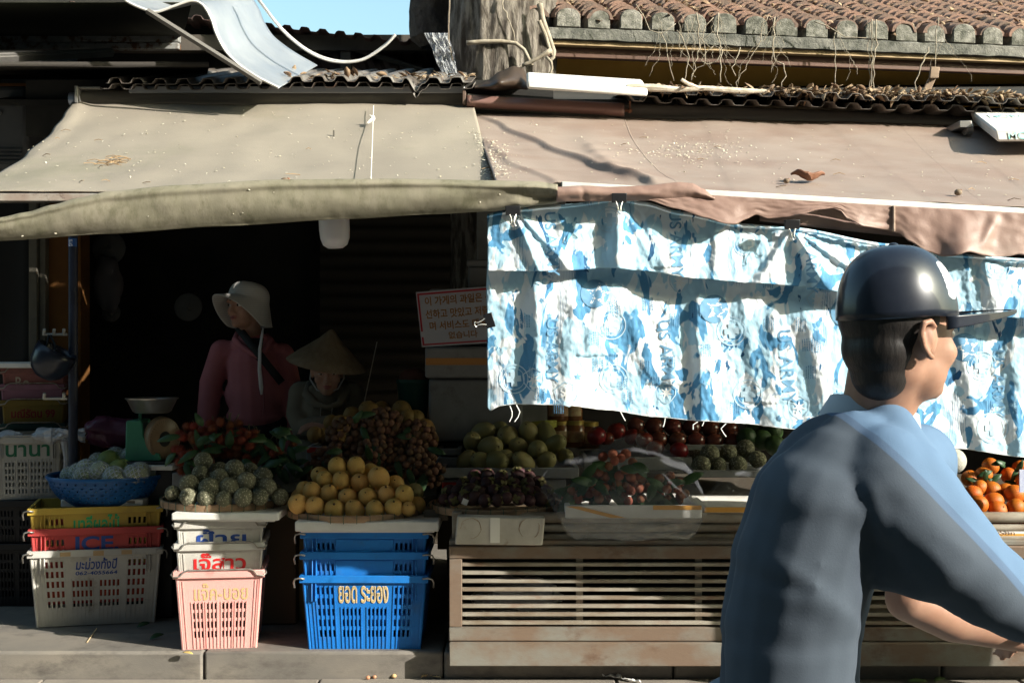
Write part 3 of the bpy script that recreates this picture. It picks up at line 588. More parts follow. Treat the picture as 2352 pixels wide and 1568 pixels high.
# fronts
VU = [(-90, 525), (0, 500), (60, 488), (120, 471), (180, 455), (250, 440), (400, 426), (640, 413), (900, 411), (1130, 415), (1230, 417), (1281, 424)]
VL = [(-90, 558), (0, 552), (250, 536), (500, 519), (800, 502), (1000, 491), (1130, 484), (1180, 478), (1240, 470), (1285, 466)]
def val(u, v):
    px = lerp(-90, 1281, u); a = pl(VU, px); b = pl(VL, px); k = sm(1000, 1260, px); v0 = v
    if v <= .8:
        t = v / .8; py = lerp(a, b, t); Y = 3.345 - .034 * sin(pi * min(1, t * .9 + .12)) ** .8
        Y += .006 * nz(px * .008, t * 2) + .0016 * nz(px * .03, t * 4) + .0022 * sin(px * .02 + t * 6 + 2 * nz(px * .01)) * sm(500, 900, px)
        Y -= k * .013 * sin(t * 8.5 + nz(px * .014) * 1.6 - (px - 1130) * .006) * (.4 + .6 * t) + .003 * k * nz(px * .05, t * 4)
        Y -= .012 * exp(-((t - .12 - .1 * k) / .09) ** 2)
        if px > 1262: Y -= .006
    else:
        t = (v - .8) / .2; py = b + 2 * sin(pi * t) - t * 5; Y = 3.34 + .075 * t
    return P(px, py, Y)
obj('valance', MB().grid(val, 260, 44), m_olive2, t_o, thick=.003, ang=0)
obj('front_bar', MB().box(PX(-100, 3.38), PX(1285, 3.38), 3.35, 3.39, PZ(466, 3.38), PZ(446, 3.38)), M('flaking_cream_bar', (.45, .40, .34), (.35, .27, .22), 14, rough=.7, st=(.15, .09, .07), stscale=22, stlo=.55, sthi=.64), t_o, bevel=.005)
yb = lambda px: lerp(437, 478, (px - 1640) / 712)
obj('front_bar', MB().add([P(px, yb(px) + d, y) for px, y in ((1290, 3.32), (2700, 3.28)) for d, y_ in ((0, 0), (13.5, 0))] + [P(px, yb(px) + d, y + .035) for px, y in ((1290, 3.32), (2700, 3.28)) for d, y_ in ((0, 0), (13.5, 0))],
    [(0, 1, 3, 2), (4, 6, 7, 5), (0, 2, 6, 4), (1, 5, 7, 3), (0, 4, 5, 1), (2, 3, 7, 6)]), M('white_enamel_bar', (.80, .78, .72), (.7, .68, .62), 12, rough=.6, st=(.22, .21, .17), stscale=30, stlo=.66, sthi=.72), t_b, bevel=.003)
FU = [(1278, 430), (1340, 427), (1400, 430), (1480, 427), (1560, 419), (1590, 421), (1615, 434), (1640, 453)]
def flapb(u, v):
    px = lerp(1278, 1642, u); a = pl(FU, px); b = lerp(463, 459, u)
    return P(px, lerp(a, b, v), 3.315 - .022 * sin(pi * min(1, v * .85 + .1)) + .006 * nz(px * .012, v * 2) + .0022 * nz(px * .05, v * 3) + .004 * exp(-((px - 1335 - 12 * v) / 7) ** 2))
obj('front_flap', MB().grid(flapb, 90, 18), m_brown2, t_b, thick=.003, ang=0)
BL = [(1480, 457), (1551, 479), (1620, 500), (1668, 514), (1690, 515), (1712, 504), (1736, 493), (1764, 502), (1804, 499), (1840, 492), (1885, 481), (1914, 478), (1930, 484), (1946, 502), (1985, 520), (2039, 528), (2065, 536), (2089, 554), (2130, 578), (2164, 589), (2190, 588), (2226, 578), (2260, 586), (2289, 593), (2315, 589), (2339, 584), (2400, 596), (2480, 606), (2560, 592), (2700, 600)]
def valb(u, v):
    px = lerp(1480, 2700, u); a = yb(px) + 12; b = max(pl(BL, px), a + 4); dep = (b - a) / 90
    w = .022 * sin((px - 1690) * .021) + .016 * nz(px * .011, 2) + .01 * sin((px - 1760) * .052) * sm(1700, 2100, px)
    Y = 3.305 - .02 * (px - 1640) / 712 + (w - .03) * v * dep + .003 * nz(px * .04, v * 5)
    if px > 2200: Y -= .014 * exp(-((px - 2290 + 40 * v) / 12) ** 2) * sin(pi * v)
    return P(px, lerp(a, b, v), Y)
obj('valance', MB().grid(valb, 300, 26), m_brown2, t_b, thick=.003, ang=0)
def inner(u, v):
    px = lerp(1745, 2110, u); return P(px, lerp(yb(px) + 14, lerp(508, 548, u), v), 3.35 - .01 * sin(6 * u))
obj('inner_valance', MB().grid(inner, 40, 8), m_brown2, t_b, thick=.003, ang=0)
obj('stitched_seam', MB().tube([valb((2052 - 1480) / 1220, v / 12) + V((0, -.004, 0)) for v in range(13)], .005, 6), M('worn_seam', (.3, .22, .17), rough=.8), t_b, ang=0)
# litter on the canopies
m_flake = M('pale_petal', (.75, .70, .58), (.6, .52, .36), 30, rough=.8)
sp = []
def on_o(u, v): return olive(u, v) + V((0, -.003, .005))
def on_b(px, v): return brown(PX(px, lerp(YB, 3.34, v)), v) + V((0, -.003, .009))
NO = V((0, -.42, .9))
for i in range(190): sp.append((on_o(random.random(), rnd(.06, .97)), NO))
for i in range(110): sp.append((on_o(1 - abs(random.gauss(0, .012)), rnd(.3, .98)), NO))
for i in range(240): sp.append((on_b(random.gauss(1590, 85), min(.9, max(.15, random.gauss(.42, .1)))), NO))
for i in range(150): sp.append((on_b(rnd(1100, 2450), rnd(.1, .95)), NO))
for i in range(140): v = rnd(.4, .95); sp.append((on_b(lerp(1100, 1141, v) + abs(random.gauss(0, 25)), v), NO))
for i in range(10):
    u_, v_ = random.random(), rnd(.15, .75); sp.append((val(u_, v_) + V((0, -.004, 0)), (0, -1, .2)))
litter('petal_litter', sp, .0095, m_flake, True)
mb = MB()
for i in range(22):
    u, v = random.random(), rnd(.25, .97); p = on_o(u, v) if i % 2 else on_b(rnd(1150, 2400), v); d = V((rnd(-1, 1), rnd(-.3, .3), 0)).normalized() * rnd(.008, .03)
    mb.tube([p - d + V((0, 0, .002)), p + V((0, 0, rnd(.003, .01))), p + d + V((0, 0, .002))], [.0012, .0016, .0008], 5)
for i in range(26): p = on_o(.215 + random.gauss(0, .02), .63 + random.gauss(0, .025)); d = V((rnd(-1, 1), rnd(-.5, .5), 0)).normalized() * .03; mb.tube([p - d, p + V((0, 0, .006)), p + d], .0014, 4)
tag(obj('twig_litter', mb, M('dry_twig', (.30, .2, .11), rough=.9)), kind='stuff')
m_dead = M('dead_leaf_brown', (.20, .09, .05), (.12, .055, .035), 20, rough=.6)
def deadleaf(p, L, W, d, lab, m=m_dead):
    def fn(u, v):
        a = (v - .5) * 3.6; w_ = W * .42 * (sin(pi * (u * .9 + .06)) ** .7) * (1 + .35 * nz(u * 5, v * 3, 8)); return p + V((L * (u - .5) * 1.35, -.012 * sin(5 * u), .012 * sin(7 * u + 1) + .004)) + V((.25 * w_ * nz(u * 9, v * 7), w_ * sin(a) * .9, w_ * (1 - cos(a)) * .7))
    return tag(obj('dead_leaf', MB().grid(fn, 22, 12), m, thick=.001, ang=20), lab, 'leaf')
deadleaf(on_b(1856, .80) + V((0, 0, .012)), .095, .075, (1, -.1, .1), 'curled dead brown leaf lying on the right half of the brown awning')
def acorn(p, r, lab, name='seed_pod'):
    t = thing(name, lab, 'seed pod', p)
    obj('husk', MB().ball(p + V((0, 0, r * .8)), (r, r, r * .85), 12, 8), M('seed_husk', (.13, .09, .06), (.2, .15, .1), 60, rough=.7), t)
    obj('tip', MB().ball(p + V((r * .7, 0, r * 1.35)), (r * .35, r * .35, r * .3), 8, 6), m_dead, t)
acorn(on_b(1806, .83), .012, 'round dark seed pod beside the dead leaf on the brown awning')
acorn(on_b(2200, .91), .014, 'small dark seed pod near the white front bar of the brown awning')
acorn(on_o(.60, .96), .018, 'reddish brown seed pod at the lip of the olive awning')
# knotted string hanging in front of the olive awning
m_str = M('white_string', (.7, .68, .62), rough=.8)
t = thing('string', 'white knotted string hanging across the olive awning', 'string', P(854, 330, 4.3))
obj('cord', MB().tube([P(858, 243, 4.74), P(857, 275, 4.5), P(855, 330, 4.05), P(853, 380, 3.62), P(852, 412, 3.36)], .0017, 6), m_str, t)
obj('knot', MB().ball(P(856, 272, 4.5), (.011, .01, .014), 10, 8).tube([P(856, 271, 4.5), P(849, 280, 4.48), P(844, 283, 4.47)], [.006, .008, .003], 6).tube([P(856, 268, 4.5), P(850, 264, 4.5), P(857, 273, 4.49)], .003, 5), m_str, t)

# ================================================================ camouflage cloth hung from the brown awning
def camo():
    m = bpy.data.materials.new('blue_camouflage_cloth'); m.use_nodes = True; t = m.node_tree; N = t.nodes; Lk = t.links.new; b = N['Principled BSDF']
    tc = N.new('ShaderNodeTexCoord'); mp = N.new('ShaderNodeMapping'); mp.inputs['Scale'].default_value = (1.7, .3, .85); Lk(tc.outputs['Object'], mp.inputs[0])
    def noise(s, d, r, off, dist=0):
        n = N.new('ShaderNodeTexNoise'); n.noise_dimensions = '4D'; n.inputs['W'].default_value = off; n.inputs['Scale'].default_value = s; n.inputs['Detail'].default_value = d; n.inputs['Roughness'].default_value = r; n.inputs['Distortion'].default_value = dist
        Lk(mp.outputs[0], n.inputs['Vector']); return n.outputs[0]
    def thr(src, x, w=.008):
        r = N.new('ShaderNodeMapRange'); r.inputs[1].default_value = x - w; r.inputs[2].default_value = x + w; Lk(src, r.inputs[0]); return r.outputs[0]
    col = None
    def layer(f, c, base):
        x = N.new('ShaderNodeMix'); x.data_type = 'RGBA'; Lk(f, x.inputs[0])
        if isinstance(base, tuple): x.inputs[6].default_value = (*base, 1)
        else: Lk(base, x.inputs[6])
        x.inputs[7].default_value = (*c, 1); return x.outputs[2]
    col = layer(thr(noise(7, 2.5, .55, 1, .9), .50), (.45, .68, .82), (.84, .89, .92))
    col = layer(thr(noise(6, 3, .55, 5, 1.2), .56), (.10, .29, .50), col)
    col = layer(thr(noise(7, 3, .6, 9, 1.0), .655), (.035, .12, .25), col)
    w_ = N.new('ShaderNodeTexWave'); w_.inputs['Scale'].default_value = 34; w_.inputs['Distortion'].default_value = 3; Lk(mp.outputs[0], w_.inputs[0])
    mm = N.new('ShaderNodeMath'); mm.operation = 'MULTIPLY'; Lk(thr(w_.outputs[1], .8), mm.inputs[0]); Lk(thr(noise(3.42, 2, .5, 14), .60), mm.inputs[1])
    col = layer(mm.outputs[0], (.10, .22, .38), col)
    Lk(col, b.inputs['Base Color']); b.inputs['Roughness'].default_value = .75; b.inputs['Specular IOR Level'].default_value = .2
    mp2 = N.new('ShaderNodeMapping'); mp2.inputs['Scale'].default_value = (1, 1, .55); Lk(tc.outputs['Object'], mp2.inputs[0])
    vo = N.new('ShaderNodeTexNoise'); vo.inputs['Scale'].default_value = 26; vo.inputs['Detail'].default_value = 5; vo.inputs['Distortion'].default_value = .6; Lk(mp2.outputs[0], vo.inputs[0])
    bp = N.new('ShaderNodeBump'); bp.inputs['Strength'].default_value = .4; bp.inputs['Distance'].default_value = .012; Lk(vo.outputs[0], bp.inputs['Height']); Lk(bp.outputs[0], b.inputs['Normal'])
    return m
m_camo = camo()
CT = [(1118, 494), (1150, 487), (1178, 481), (1290, 472), (1420, 457), (1480, 466), (1560, 488), (1700, 516), (1820, 524), (2040, 562), (2200, 585), (2352, 596), (2520, 610)]
CB = [(1118, 934), (1126, 942), (1150, 932), (1180, 928), (1290, 930), (1400, 942), (1500, 957), (1600, 966), (1700, 972), (1830, 986), (1950, 1000), (2050, 1012), (2200, 1030), (2352, 1050), (2520, 1074)]
FB = [(1118, 622), (1200, 623), (1300, 621), (1400, 615), (1480, 622), (1600, 640), (1730, 650), (1850, 658), (1950, 673), (2100, 702), (2200, 720), (2352, 731), (2520, 745)]
def ridge(d, w, g): return exp(-(d / w) ** 2) if d < 0 else exp(-(d / g) ** 1.4)
# (px at top, px at bottom, y range, height m, steep left width, gentle right width)
RM = [(1236, 1234, 610, 960, .034, 24, 70), (1330, 1300, 640, 960, .030, 32, 80), (1395, 1352, 640, 800, .020, 22, 55), (1420, 1500, 640, 860, .014, 26, 60), (1600, 1618, 640, 1010, .028, 18, 70),
      (1530, 1560, 700, 1000, .005, 20, 50), (1700, 1742, 650, 900, .009, 20, 60), (1790, 1770, 690, 1000, .012, 24, 60), (1850, 1915, 690, 1010, .020, 26, 60), (1990, 2010, 690, 1030, .010, 26, 60), (2200, 2262, 730, 1060, .022, 24, 70), (2120, 2105, 730, 1060, .016, 24, 70), (2330, 2345, 740, 1060, .02, 24, 60)]
RF = [(1180, 1248, 488, 640, .020, 16, 44), (1188, 1330, 484, 640, .016, 18, 50), (1419, 1424, 462, 640, .040, 34, 60), (1424, 1500, 462, 600, .010, 16, 40), (1290, 1296, 480, 640, .008, 20, 40), (1470, 1545, 470, 650, .009, 20, 70),
      (1640, 1650, 500, 660, .012, 18, 60), (1815, 1740, 525, 660, .016, 18, 50), (1822, 1905, 525, 670, .030, 24, 55), (1830, 1990, 530, 640, .014, 18, 50), (2090, 2120, 560, 720, .02, 24, 60), (2260, 2290, 580, 730, .016, 24, 60)]
def clothY(px, py, flap):
    Y = lerp(3.44, 3.32, (px - 1120) / 1400)
    if flap: Y -= .042 + .012 * sm(470, 620, py) + .008 * sin(px * .017)
    else: Y += .012 * sin(px * .009) + .02 * sm(700, 950, py)
    for a, b, y0, y1, h, wl, wr in (RF if flap else RM):
        t = (py - y0) / (y1 - y0)
        if -.1 < t < 1.1:
            e = sm(-.1, .22, t) * (1 - sm(.9, 1.15, t) * .5); c = lerp(a, b, t) + 5 * nz(py * .02, a)
            k = .3 + .7 * min(1, max(0, t)) if flap else 1
            Y -= h * e * ridge(px - c, wl * k, wr * k) * 1.05
    Y += .004 * nz(px * .022, py * .012, 3) + .0035 * nz(px * .06, py * .03, 7) + .002 * nz(px * .13, py * .09, 1)
    return Y
def cloth(px, py, flap=False): return P(px, py, clothY(px, py, flap))
t_c = thing('camouflage_cloth', 'blue and white army print cloth clipped along the brown awning front', 'cloth', (.8, 3.39, 1.1))
obj('sheet', MB().grid(lambda u, v: cloth(lerp(1119 + 3 * nz(v * 4), 2500, u), lerp(pl(CT, lerp(1119, 2500, u)) + 6, pl(CB, lerp(1119, 2500, u)) + 2 * nz(u * 90), v)), 460, 150), m_camo, t_c, thick=.0016, ang=0)
obj('top_flap', MB().grid(lambda u, v: cloth(lerp(1120 + 2 * nz(v * 4), 2500, u), lerp(pl(CT, lerp(1119, 2500, u)), pl(FB, lerp(1119, 2500, u)), v), True), 460, 60), m_camo, t_c, thick=.0016, ang=0)
def hem(u, v): px = lerp(1119, 2500, u); return P(px, pl(CT, px) - 2 + 9 * v, clothY(px, pl(CT, px), True) - .008 - .01 * sin(pi * v) + .004 * nz(px * .08))
obj('top_hem', MB().grid(hem, 300, 6), m_camo, t_c, ang=0)
obj('bottom_hem', MB().tube([cloth(px, pl(CB, px) - 1) + V((0, 0, 0)) for px in range(1126, 2500, 6)], .0015, 6), M('white_selvedge', (.8, .8, .78), rough=.8), t_c, ang=0)
m_prt = M('navy_print', (.16, .34, .52), rough=.8); m_prt3 = M('faint_blue_print', (.48, .64, .75), rough=.8); m_prt2 = M('white_print', (.86, .86, .85), rough=.8)
def printed(vs, fs, cx, cy, s, rot, flap, m, parent=t_c, name='printed_emblem', sx=1):
    bm = bmesh.new(); q = [bm.verts.new((v[0], v[1], 0)) for v in vs]
    for f in fs:
        try: bm.faces.new([q[i] for i in f])
        except ValueError: pass
    bmesh.ops.triangulate(bm, faces=bm.faces[:])
    for _ in range(4):
        es = [e for e in bm.edges if e.calc_length() * s > 9]
        if not es: break
        bmesh.ops.subdivide_edges(bm, edges=es, cuts=1); bmesh.ops.triangulate(bm, faces=bm.faces[:])
    mb = MB(); c, sn = cos(rot), sin(rot); bm.verts.index_update()
    mb.add([cloth(cx + (v.co.x * sx * c - v.co.y * sn) * s, cy - (v.co.x * sx * sn + v.co.y * c) * s, flap) + V((0, -.0026, 0)) for v in bm.verts], [tuple(v.index for v in f.verts) for f in bm.faces])
    bm.free(); return obj(name, mb, m, parent, ang=0)
tv, tf = textmesh('US ARMY', 1, .012)
for cx, cy, s, tilt, fl, mm in ((1268, 805, 36, 0, False, m_prt), (1530, 815, 40, 5, False, m_prt), (1806, 842, 42, 5, False, m_prt), (1266, 560, 36, 4, True, m_prt), (1552, 560, 38, 3, True, m_prt), (1862, 600, 36, 2, True, m_prt), (2292, 880, 38, 0, False, m_prt)):
    printed([(v.x, v.y) for v in tv], tf, cx, cy, s, R(-90 + tilt), fl, mm, name='lettering')
def star(n=5, r=1, ri=.42): return [((r if i % 2 == 0 else ri) * sin(pi * i / n), (r if i % 2 == 0 else ri) * cos(pi * i / n)) for i in range(2 * n)]
def disc(r, n=28): return [(r * sin(2 * pi * i / n), r * cos(2 * pi * i / n)) for i in range(n)]
def ring(r0, r1, n=32): return disc(r0, n) + disc(r1, n), [(i, (i + 1) % n, n + (i + 1) % n, n + i) for i in range(n)]
def hollow(a, b): n = len(a); return a + b, [(i, (i + 1) % n, n + (i + 1) % n, n + i) for i in range(n)]
def emblem(kind, cx, cy, s, rot, fl):
    if kind == 'star':
        printed(disc(1.25), [tuple(range(28))], cx - s * .3, cy - s * .1, s, rot, fl, m_prt)
        a = [(x * 1.15, y * 1.15) for x, y in star()]; v, f = hollow(a, [(x * .38, y * .38) for x, y in disc(1, 10)]); printed(v, f, cx, cy, s, rot, fl, m_prt2)
        for o in t_c.children[-1:]: 
            for p in o.data.vertices: p.co.y -= .0012
    elif kind == 'cross':
        v, f = ring(1, .93); printed(v, f, cx, cy, s, rot, fl, m_prt3); v, f = ring(.74, .70); printed(v, f, cx, cy, s, rot, fl, m_prt3)
        printed([(-.2, .5), (.2, .5), (.2, .2), (.5, .2), (.5, -.2), (.2, -.2), (.2, -.5), (-.2, -.5), (-.2, -.2), (-.5, -.2), (-.5, .2), (-.2, .2)], [tuple(range(12))], cx, cy, s, rot, fl, m_prt3)
    elif kind == 'shield':
        a = [(-.9, .55), (0, 1), (.9, .55), (.85, -.2), (.45, -.75), (0, -1), (-.45, -.75), (-.85, -.2)]; v, f = hollow(a, [(x * .9, y * .9) for x, y in a]); printed(v, f, cx, cy, s, rot, fl, m_prt3)
        v = star(7, .62, .2); printed(v, [tuple(range(14))], cx, cy, s, rot, fl, m_prt2)
    elif kind == 'small': printed(star(), [tuple(range(10))], cx, cy, s, rot, fl, m_prt)
for a in (('star', 1374, 677, 26, -.1, 0), ('star', 1648, 712, 26, -.25, 0), ('star', 1948, 720, 26, -.4, 0), ('star', 2222, 800, 26, .2, 0), ('cross', 1404, 746, 34, .1, 0), ('cross', 1180, 870, 34, .1, 0), ('cross', 1680, 760, 34, .1, 0),
          ('cross', 1410, 870, 34, 0, 0), ('cross', 1718, 905, 34, 0, 0), ('cross', 2255, 840, 34, 0, 0), ('cross', 2280, 982, 36, 0, 0), ('shield', 1302, 905, 30, .2, 0), ('shield', 1226, 872, 28, .1, 0), ('shield', 1835, 935, 28, 0, 0), ('shield', 1530, 902, 26, 0, 0),
          ('cross', 1400, 505, 30, 0, 1), ('cross', 1712, 560, 28, 0, 1), ('cross', 2110, 590, 30, 0, 1), ('cross', 2290, 612, 30, 0, 1), ('shield', 1560, 648, 26, 0, 0), ('shield', 1878, 690, 26, .3, 0), ('small', 1262, 725, 8, 0, 0), ('small', 1513, 757, 8, 0, 0), ('small', 1327, 865, 9, 0, 0), ('small', 1790, 960, 9, 0, 0), ('small', 1245, 690, 8, .4, 0), ('small', 1620, 880, 8, .4, 0)):
    emblem(*a[:5], bool(a[5]))
random.seed(41)
for i in range(38):     # blocks of tiny illegible print on the cloth
    px, py = rnd(1130, 2330), rnd(660, 950); mb_v = []; mb_f = []
    for r_ in range(5):
        x = r_ * .3; y = 0
        while y < 1.6:
            l = rnd(.08, .3); n = len(mb_v); mb_v += [(x, y), (x + .12, y), (x + .12, y + l), (x, y + l)]; mb_f.append((n, n + 1, n + 2, n + 3)); y += l + .08
    printed(mb_v, mb_f, px, py, 17, rnd(-.05, .05), False, m_prt, name='small_print')
m_thr = M('white_thread', (.85, .84, .8), rough=.8)
mbs = [[(1171, 932), (1176, 945), (1176, 955), (1170, 968)], [(1186, 930), (1194, 945), (1190, 957), (1182, 968)], [(1425, 945), (1430, 955), (1436, 966)], [(1528, 960), (1526, 972), (1523, 980)], [(1603, 968), (1592, 975), (1592, 986)], [(1617, 968), (1613, 978)], [(1668, 972), (1656, 984), (1663, 996), (1668, 1002)], [(1829, 988), (1826, 996)]]
for i, q in enumerate(mbs):
    obj('loose_thread', MB().tube([P(a, b, 3.39 if a < 1500 else 3.37) for a, b in q], .0018, 5), m_thr, t_c)
# binder clips
m_clip = M('black_clip_steel', (.02, .02, .022), rough=.35, spec=.5); m_wire = M('bright_wire', (.75, .72, .66), rough=.25, metal=.9)
def clip(px, py, lab, Y, rz=0, s=1):
    t = thing('binder_clip', lab, 'binder clip', P(px, py, Y), group='binder clips on the camouflage cloth')
    T = MX.Translation(P(px, py, Y)) @ MX.Rotation(rz, 4, 'Y') @ MX.Diagonal((s, s, s, 1))
    obj('body', MB().add([(-.026, -.012, .016), (.026, -.012, .016), (.026, .012, .016), (-.026, .012, .016), (-.026, -.003, -.016), (.026, -.003, -.016), (.026, .003, -.016), (-.026, .003, -.016)],
        [(0, 1, 2, 3), (0, 4, 5, 1), (3, 2, 6, 7), (0, 3, 7, 4), (1, 5, 6, 2), (4, 7, 6, 5)], T), m_clip, t, bevel=.002)
    for sg in (-1, 1):
        obj('wire_handle', MB().tube([(-.011, sg * .006, -.014), (-.006, sg * .012, -.028), (-.004, sg * .016, -.042), (-.010, sg * .017, -.05), (0, sg * .018, -.055), (.010, sg * .017, -.05), (.004, sg * .016, -.042), (.006, sg * .012, -.028), (.011, sg * .006, -.014)], .0016, 6, T=T), m_wire, t)
clip(1178, 484, 'black binder clip at the left end of the rolled olive valance', 3.32)
clip(1422, 455, 'black binder clip in the middle of the brown front flap', 3.28)
clip(1819, 516, 'black binder clip under the wavy brown valance', 3.27)
clip(1124, 736, 'black binder clip gripping the left edge of the camouflage cloth', 3.38, rz=R(74), s=1)
# further curtain beyond the right edge of the frame
t = thing('side_curtain', 'plain grey sheet hanging beside the camouflage cloth at the right', 'curtain', (2.6, 3.32, .3))
obj('sheet', MB().grid(lambda u, v: V((lerp(2.04 - .05 * (1 - v), 3.2 - .25 * (1 - v), u), 3.32 + .02 * sin(20 * u), lerp(.12, 1.75, v))), 40, 12), M('grey_sheet', (.3, .3, .3), rough=.8), t, thick=.003)
# ================================================================ crates
def crate(name, label, W, D, H, taper, m, rows, blocks, rimh=.03, proud=.011, label_box=None, group=None, hm=None, parent=None, gusset=True, cutrows=None):
    """open topped slotted plastic crate; local origin at the bottom centre of its front side's foot; front faces -Y.
    blocks: list of (x0, x1, n) slot groups across the front; rows: list of (z0, z1)"""
    t = thing(name, label, 'crate', group=group)
    hw = W / 2; hd = D / 2; th = .004
    def wk(z): return lerp(1 - taper, 1, z / H)
    mb = MB()
    def wall(mp, half, blks, rws, lab):
        xs = {-half, half}; holes = []
        for x0, x1, n, rr in blks:
            p = (x1 - x0) / n; sw = p * .52
            for i in range(n):
                a = x0 + p * i + (p - sw) / 2; b_ = a + sw; xs |= {a, b_}
                for k in (rr if rr is not None else range(len(rws))): holes.append((a, b_, *rws[k]))
        zs = {0, H}
        for z0, z1 in rws: zs |= {z0, z1}
        xs = sorted(xs); zs = sorted(zs); nx, nzs = len(xs) - 1, len(zs) - 1
        hole = lambda i, k: any(h[0] - 1e-6 <= xs[i] and xs[i + 1] <= h[1] + 1e-6 and h[2] - 1e-6 <= zs[k] and zs[k + 1] <= h[3] + 1e-6 for h in holes)
        H_ = [[hole(i, k) for k in range(nzs)] for i in range(nx)]
        base = len(mb.v); 
        for o in (0, th):
            for z in zs:
                for x in xs: mb.v.append(mp(x, z, o))
        idx = lambda i, k, o: base + o * (nx + 1) * (nzs + 1) + k * (nx + 1) + i
        for i in range(nx):
            for k in range(nzs):
                if H_[i][k]: continue
                mb.f.append((idx(i, k, 0), idx(i + 1, k, 0), idx(i + 1, k + 1, 0), idx(i, k + 1, 0)))
                mb.f.append((idx(i, k, 1), idx(i, k + 1, 1), idx(i + 1, k + 1, 1), idx(i + 1, k, 1)))
                for di, dk, e in ((-1, 0, (0, 0, 0, 1)), (1, 0, (1, 0, 1, 1)), (0, -1, (0, 0, 1, 0)), (0, 1, (0, 1, 1, 1))):
                    ii, kk = i + di, k + dk
                    if 0 <= ii < nx and 0 <= kk < nzs and H_[ii][kk]:
                        a, b_, c, d = e; mb.f.append((idx(i + a, k + b_, 0), idx(i + c, k + d, 0), idx(i + c, k + d, 1), idx(i + a, k + b_, 1)))
    fr = lambda x, z, o: V((x * wk(z), hd - (hd - o) * wk(z) , z))
    bk = lambda x, z, o: V((-x * wk(z), hd + (hd - o) * wk(z), z))
    lf = lambda x, z, o: V((-(hw - o) * wk(z), hd - x * wk(z), z))
    rt = lambda x, z, o: V(((hw - o) * wk(z), hd + x * wk(z), z))
    side = [(-hd * .62, -hd * .1, 4, None), (hd * .1, hd * .62, 4, None)]
    wall(fr, hw, blocks, rows, True); wall(bk, hw, blocks, rows, False); wall(lf, hd, side, rows, False); wall(rt, hd, side, rows, False)
    mb.box(-hw * wk(0) + .004, hw * wk(0) - .004, hd - hd * wk(0) + .004, hd + hd * wk(0) - .004, .006, .012)
    fy = lambda z: hd - hd * wk(z)
    # thin upright ribs on the front
    rx = []
    for x0, x1, n, rr in blocks: rx += [x0 + (x1 - x0) / n * i for i in range(n + 1)]
    rx += [-hw * .93, -hw * .86, hw * .86, hw * .93]
    for x in rx:
        zt = H - rimh - .012
        if label_box and label_box[0] < x < label_box[1]: zt = label_box[2]
        if zt < .03: continue
        for sx, fn in ((x, fr),):
            w_ = .0018; mb.add([V((x * wk(z) + a, fy(z) - b_, z)) for z in (.004, zt) for a, b_ in ((-w_, -.0006), (w_, -.0006), (w_, .003), (-w_, .003))], [(0, 1, 5, 4), (1, 2, 6, 5), (2, 3, 7, 6), (3, 0, 4, 7), (4, 5, 6, 7)])
    for z in ((H * .30, H * .62) if H > .2 else ()):
        for sx in (-1, 1): mb.box(sx * hw * wk(z) * (.9) - hw * .09, sx * hw * wk(z) * .9 + hw * .09, fy(z) - .0012, fy(z) + .002, z, z + .0025)
    for sx in (-1, 1):       # rounded corner posts and feet
        for y_ in (0, 1):
            mb.tube([(sx * (hw * wk(z) - .004), (fy(z) + .004) if y_ == 0 else 2 * hd - fy(z) - .004, z) for z in (0, H * .5, H - .01)], .0075, 8)
    obj('body', mb, m, t, local=True, ang=30)
    mr = MB(); a, b_ = hw + proud, hd + proud
    for q in ((-a, a, -proud, .004), (-a, a, 2 * hd - .004, 2 * hd + proud)): mr.box(q[0], q[1], q[2], q[3], H - rimh, H)
    for q in ((-a, -hw + .004), (hw - .004, a)): mr.box(q[0], q[1], .0045, 2 * hd - .0045, H - rimh, H)
    if gusset:
        for x in (-hw * .78, hw * .78, -hw * .84, hw * .84): mr.box(x - .002, x + .002, -proud + .001, fy(H - rimh - .04) + .003, H - rimh - .075, H - rimh - .001)
    obj('rim', mr, m, t, local=True, bevel=.003)
    return t, fy
m_wirefr = M('zinc_wire', (.45, .43, .39), (.25, .22, .18), 30, rough=.4, metal=.7)
def bail(t, hw, H, kind):
    if kind == 'hook':      # wire handles folded at both ends, seen as hooks at the corners
        for sx in (-1, 1):
            obj('handle', MB().tube([(sx * (hw - .022), -.016, H - .012), (sx * hw, -.02, H - .008), (sx * (hw + .018), -.016, H - .013), (sx * (hw + .024), -.008, H - .028), (sx * (hw + .022), .0, H - .05)], .0038, 7), m_wirefr, t, local=True, ang=0)
    else:                   # bail lying across the front
        obj('handle', MB().tube([(-hw - .012, .02, H - .002), (-hw - .018, -.008, H - .012), (-hw - .008, -.016, H - .022), (-hw + .018, -.018, H - .018), (-hw + .03, -.018, H - .002), (-hw + .05, -.016, H + .006), (hw - .05, -.016, H + .006), (hw - .03, -.018, H - .002), (hw - .018, -.018, H - .018), (hw + .008, -.016, H - .022), (hw + .018, -.008, H - .012), (hw + .012, .02, H - .002)], .0034, 7), m_wirefr, t, local=True, ang=0)
def pm(name, c, d, st=(.25, .2, .15), **k): return M(name, c, d, 5, rough=.45, rough2=.6, st=st, stscale=9, stlo=.54, sthi=.76, bump=.12, bscale=60, bdist=.003, **k)
m_blue = pm('blue_crate_plastic', (.012, .20, .62), (.01, .165, .53), (.05, .15, .36))
m_pink = pm('pink_crate_plastic', (.80, .41, .37), (.74, .37, .33), (.62, .40, .33))
m_white = pm('white_crate_plastic', (.62, .60, .55), (.52, .49, .44), (.34, .29, .23))
m_red = pm('red_crate_plastic', (.62, .08, .075), (.55, .065, .06), (.4, .09, .07))
m_ylw = pm('yellow_crate_plastic', (.47, .32, .05), (.40, .27, .045), (.33, .22, .06))
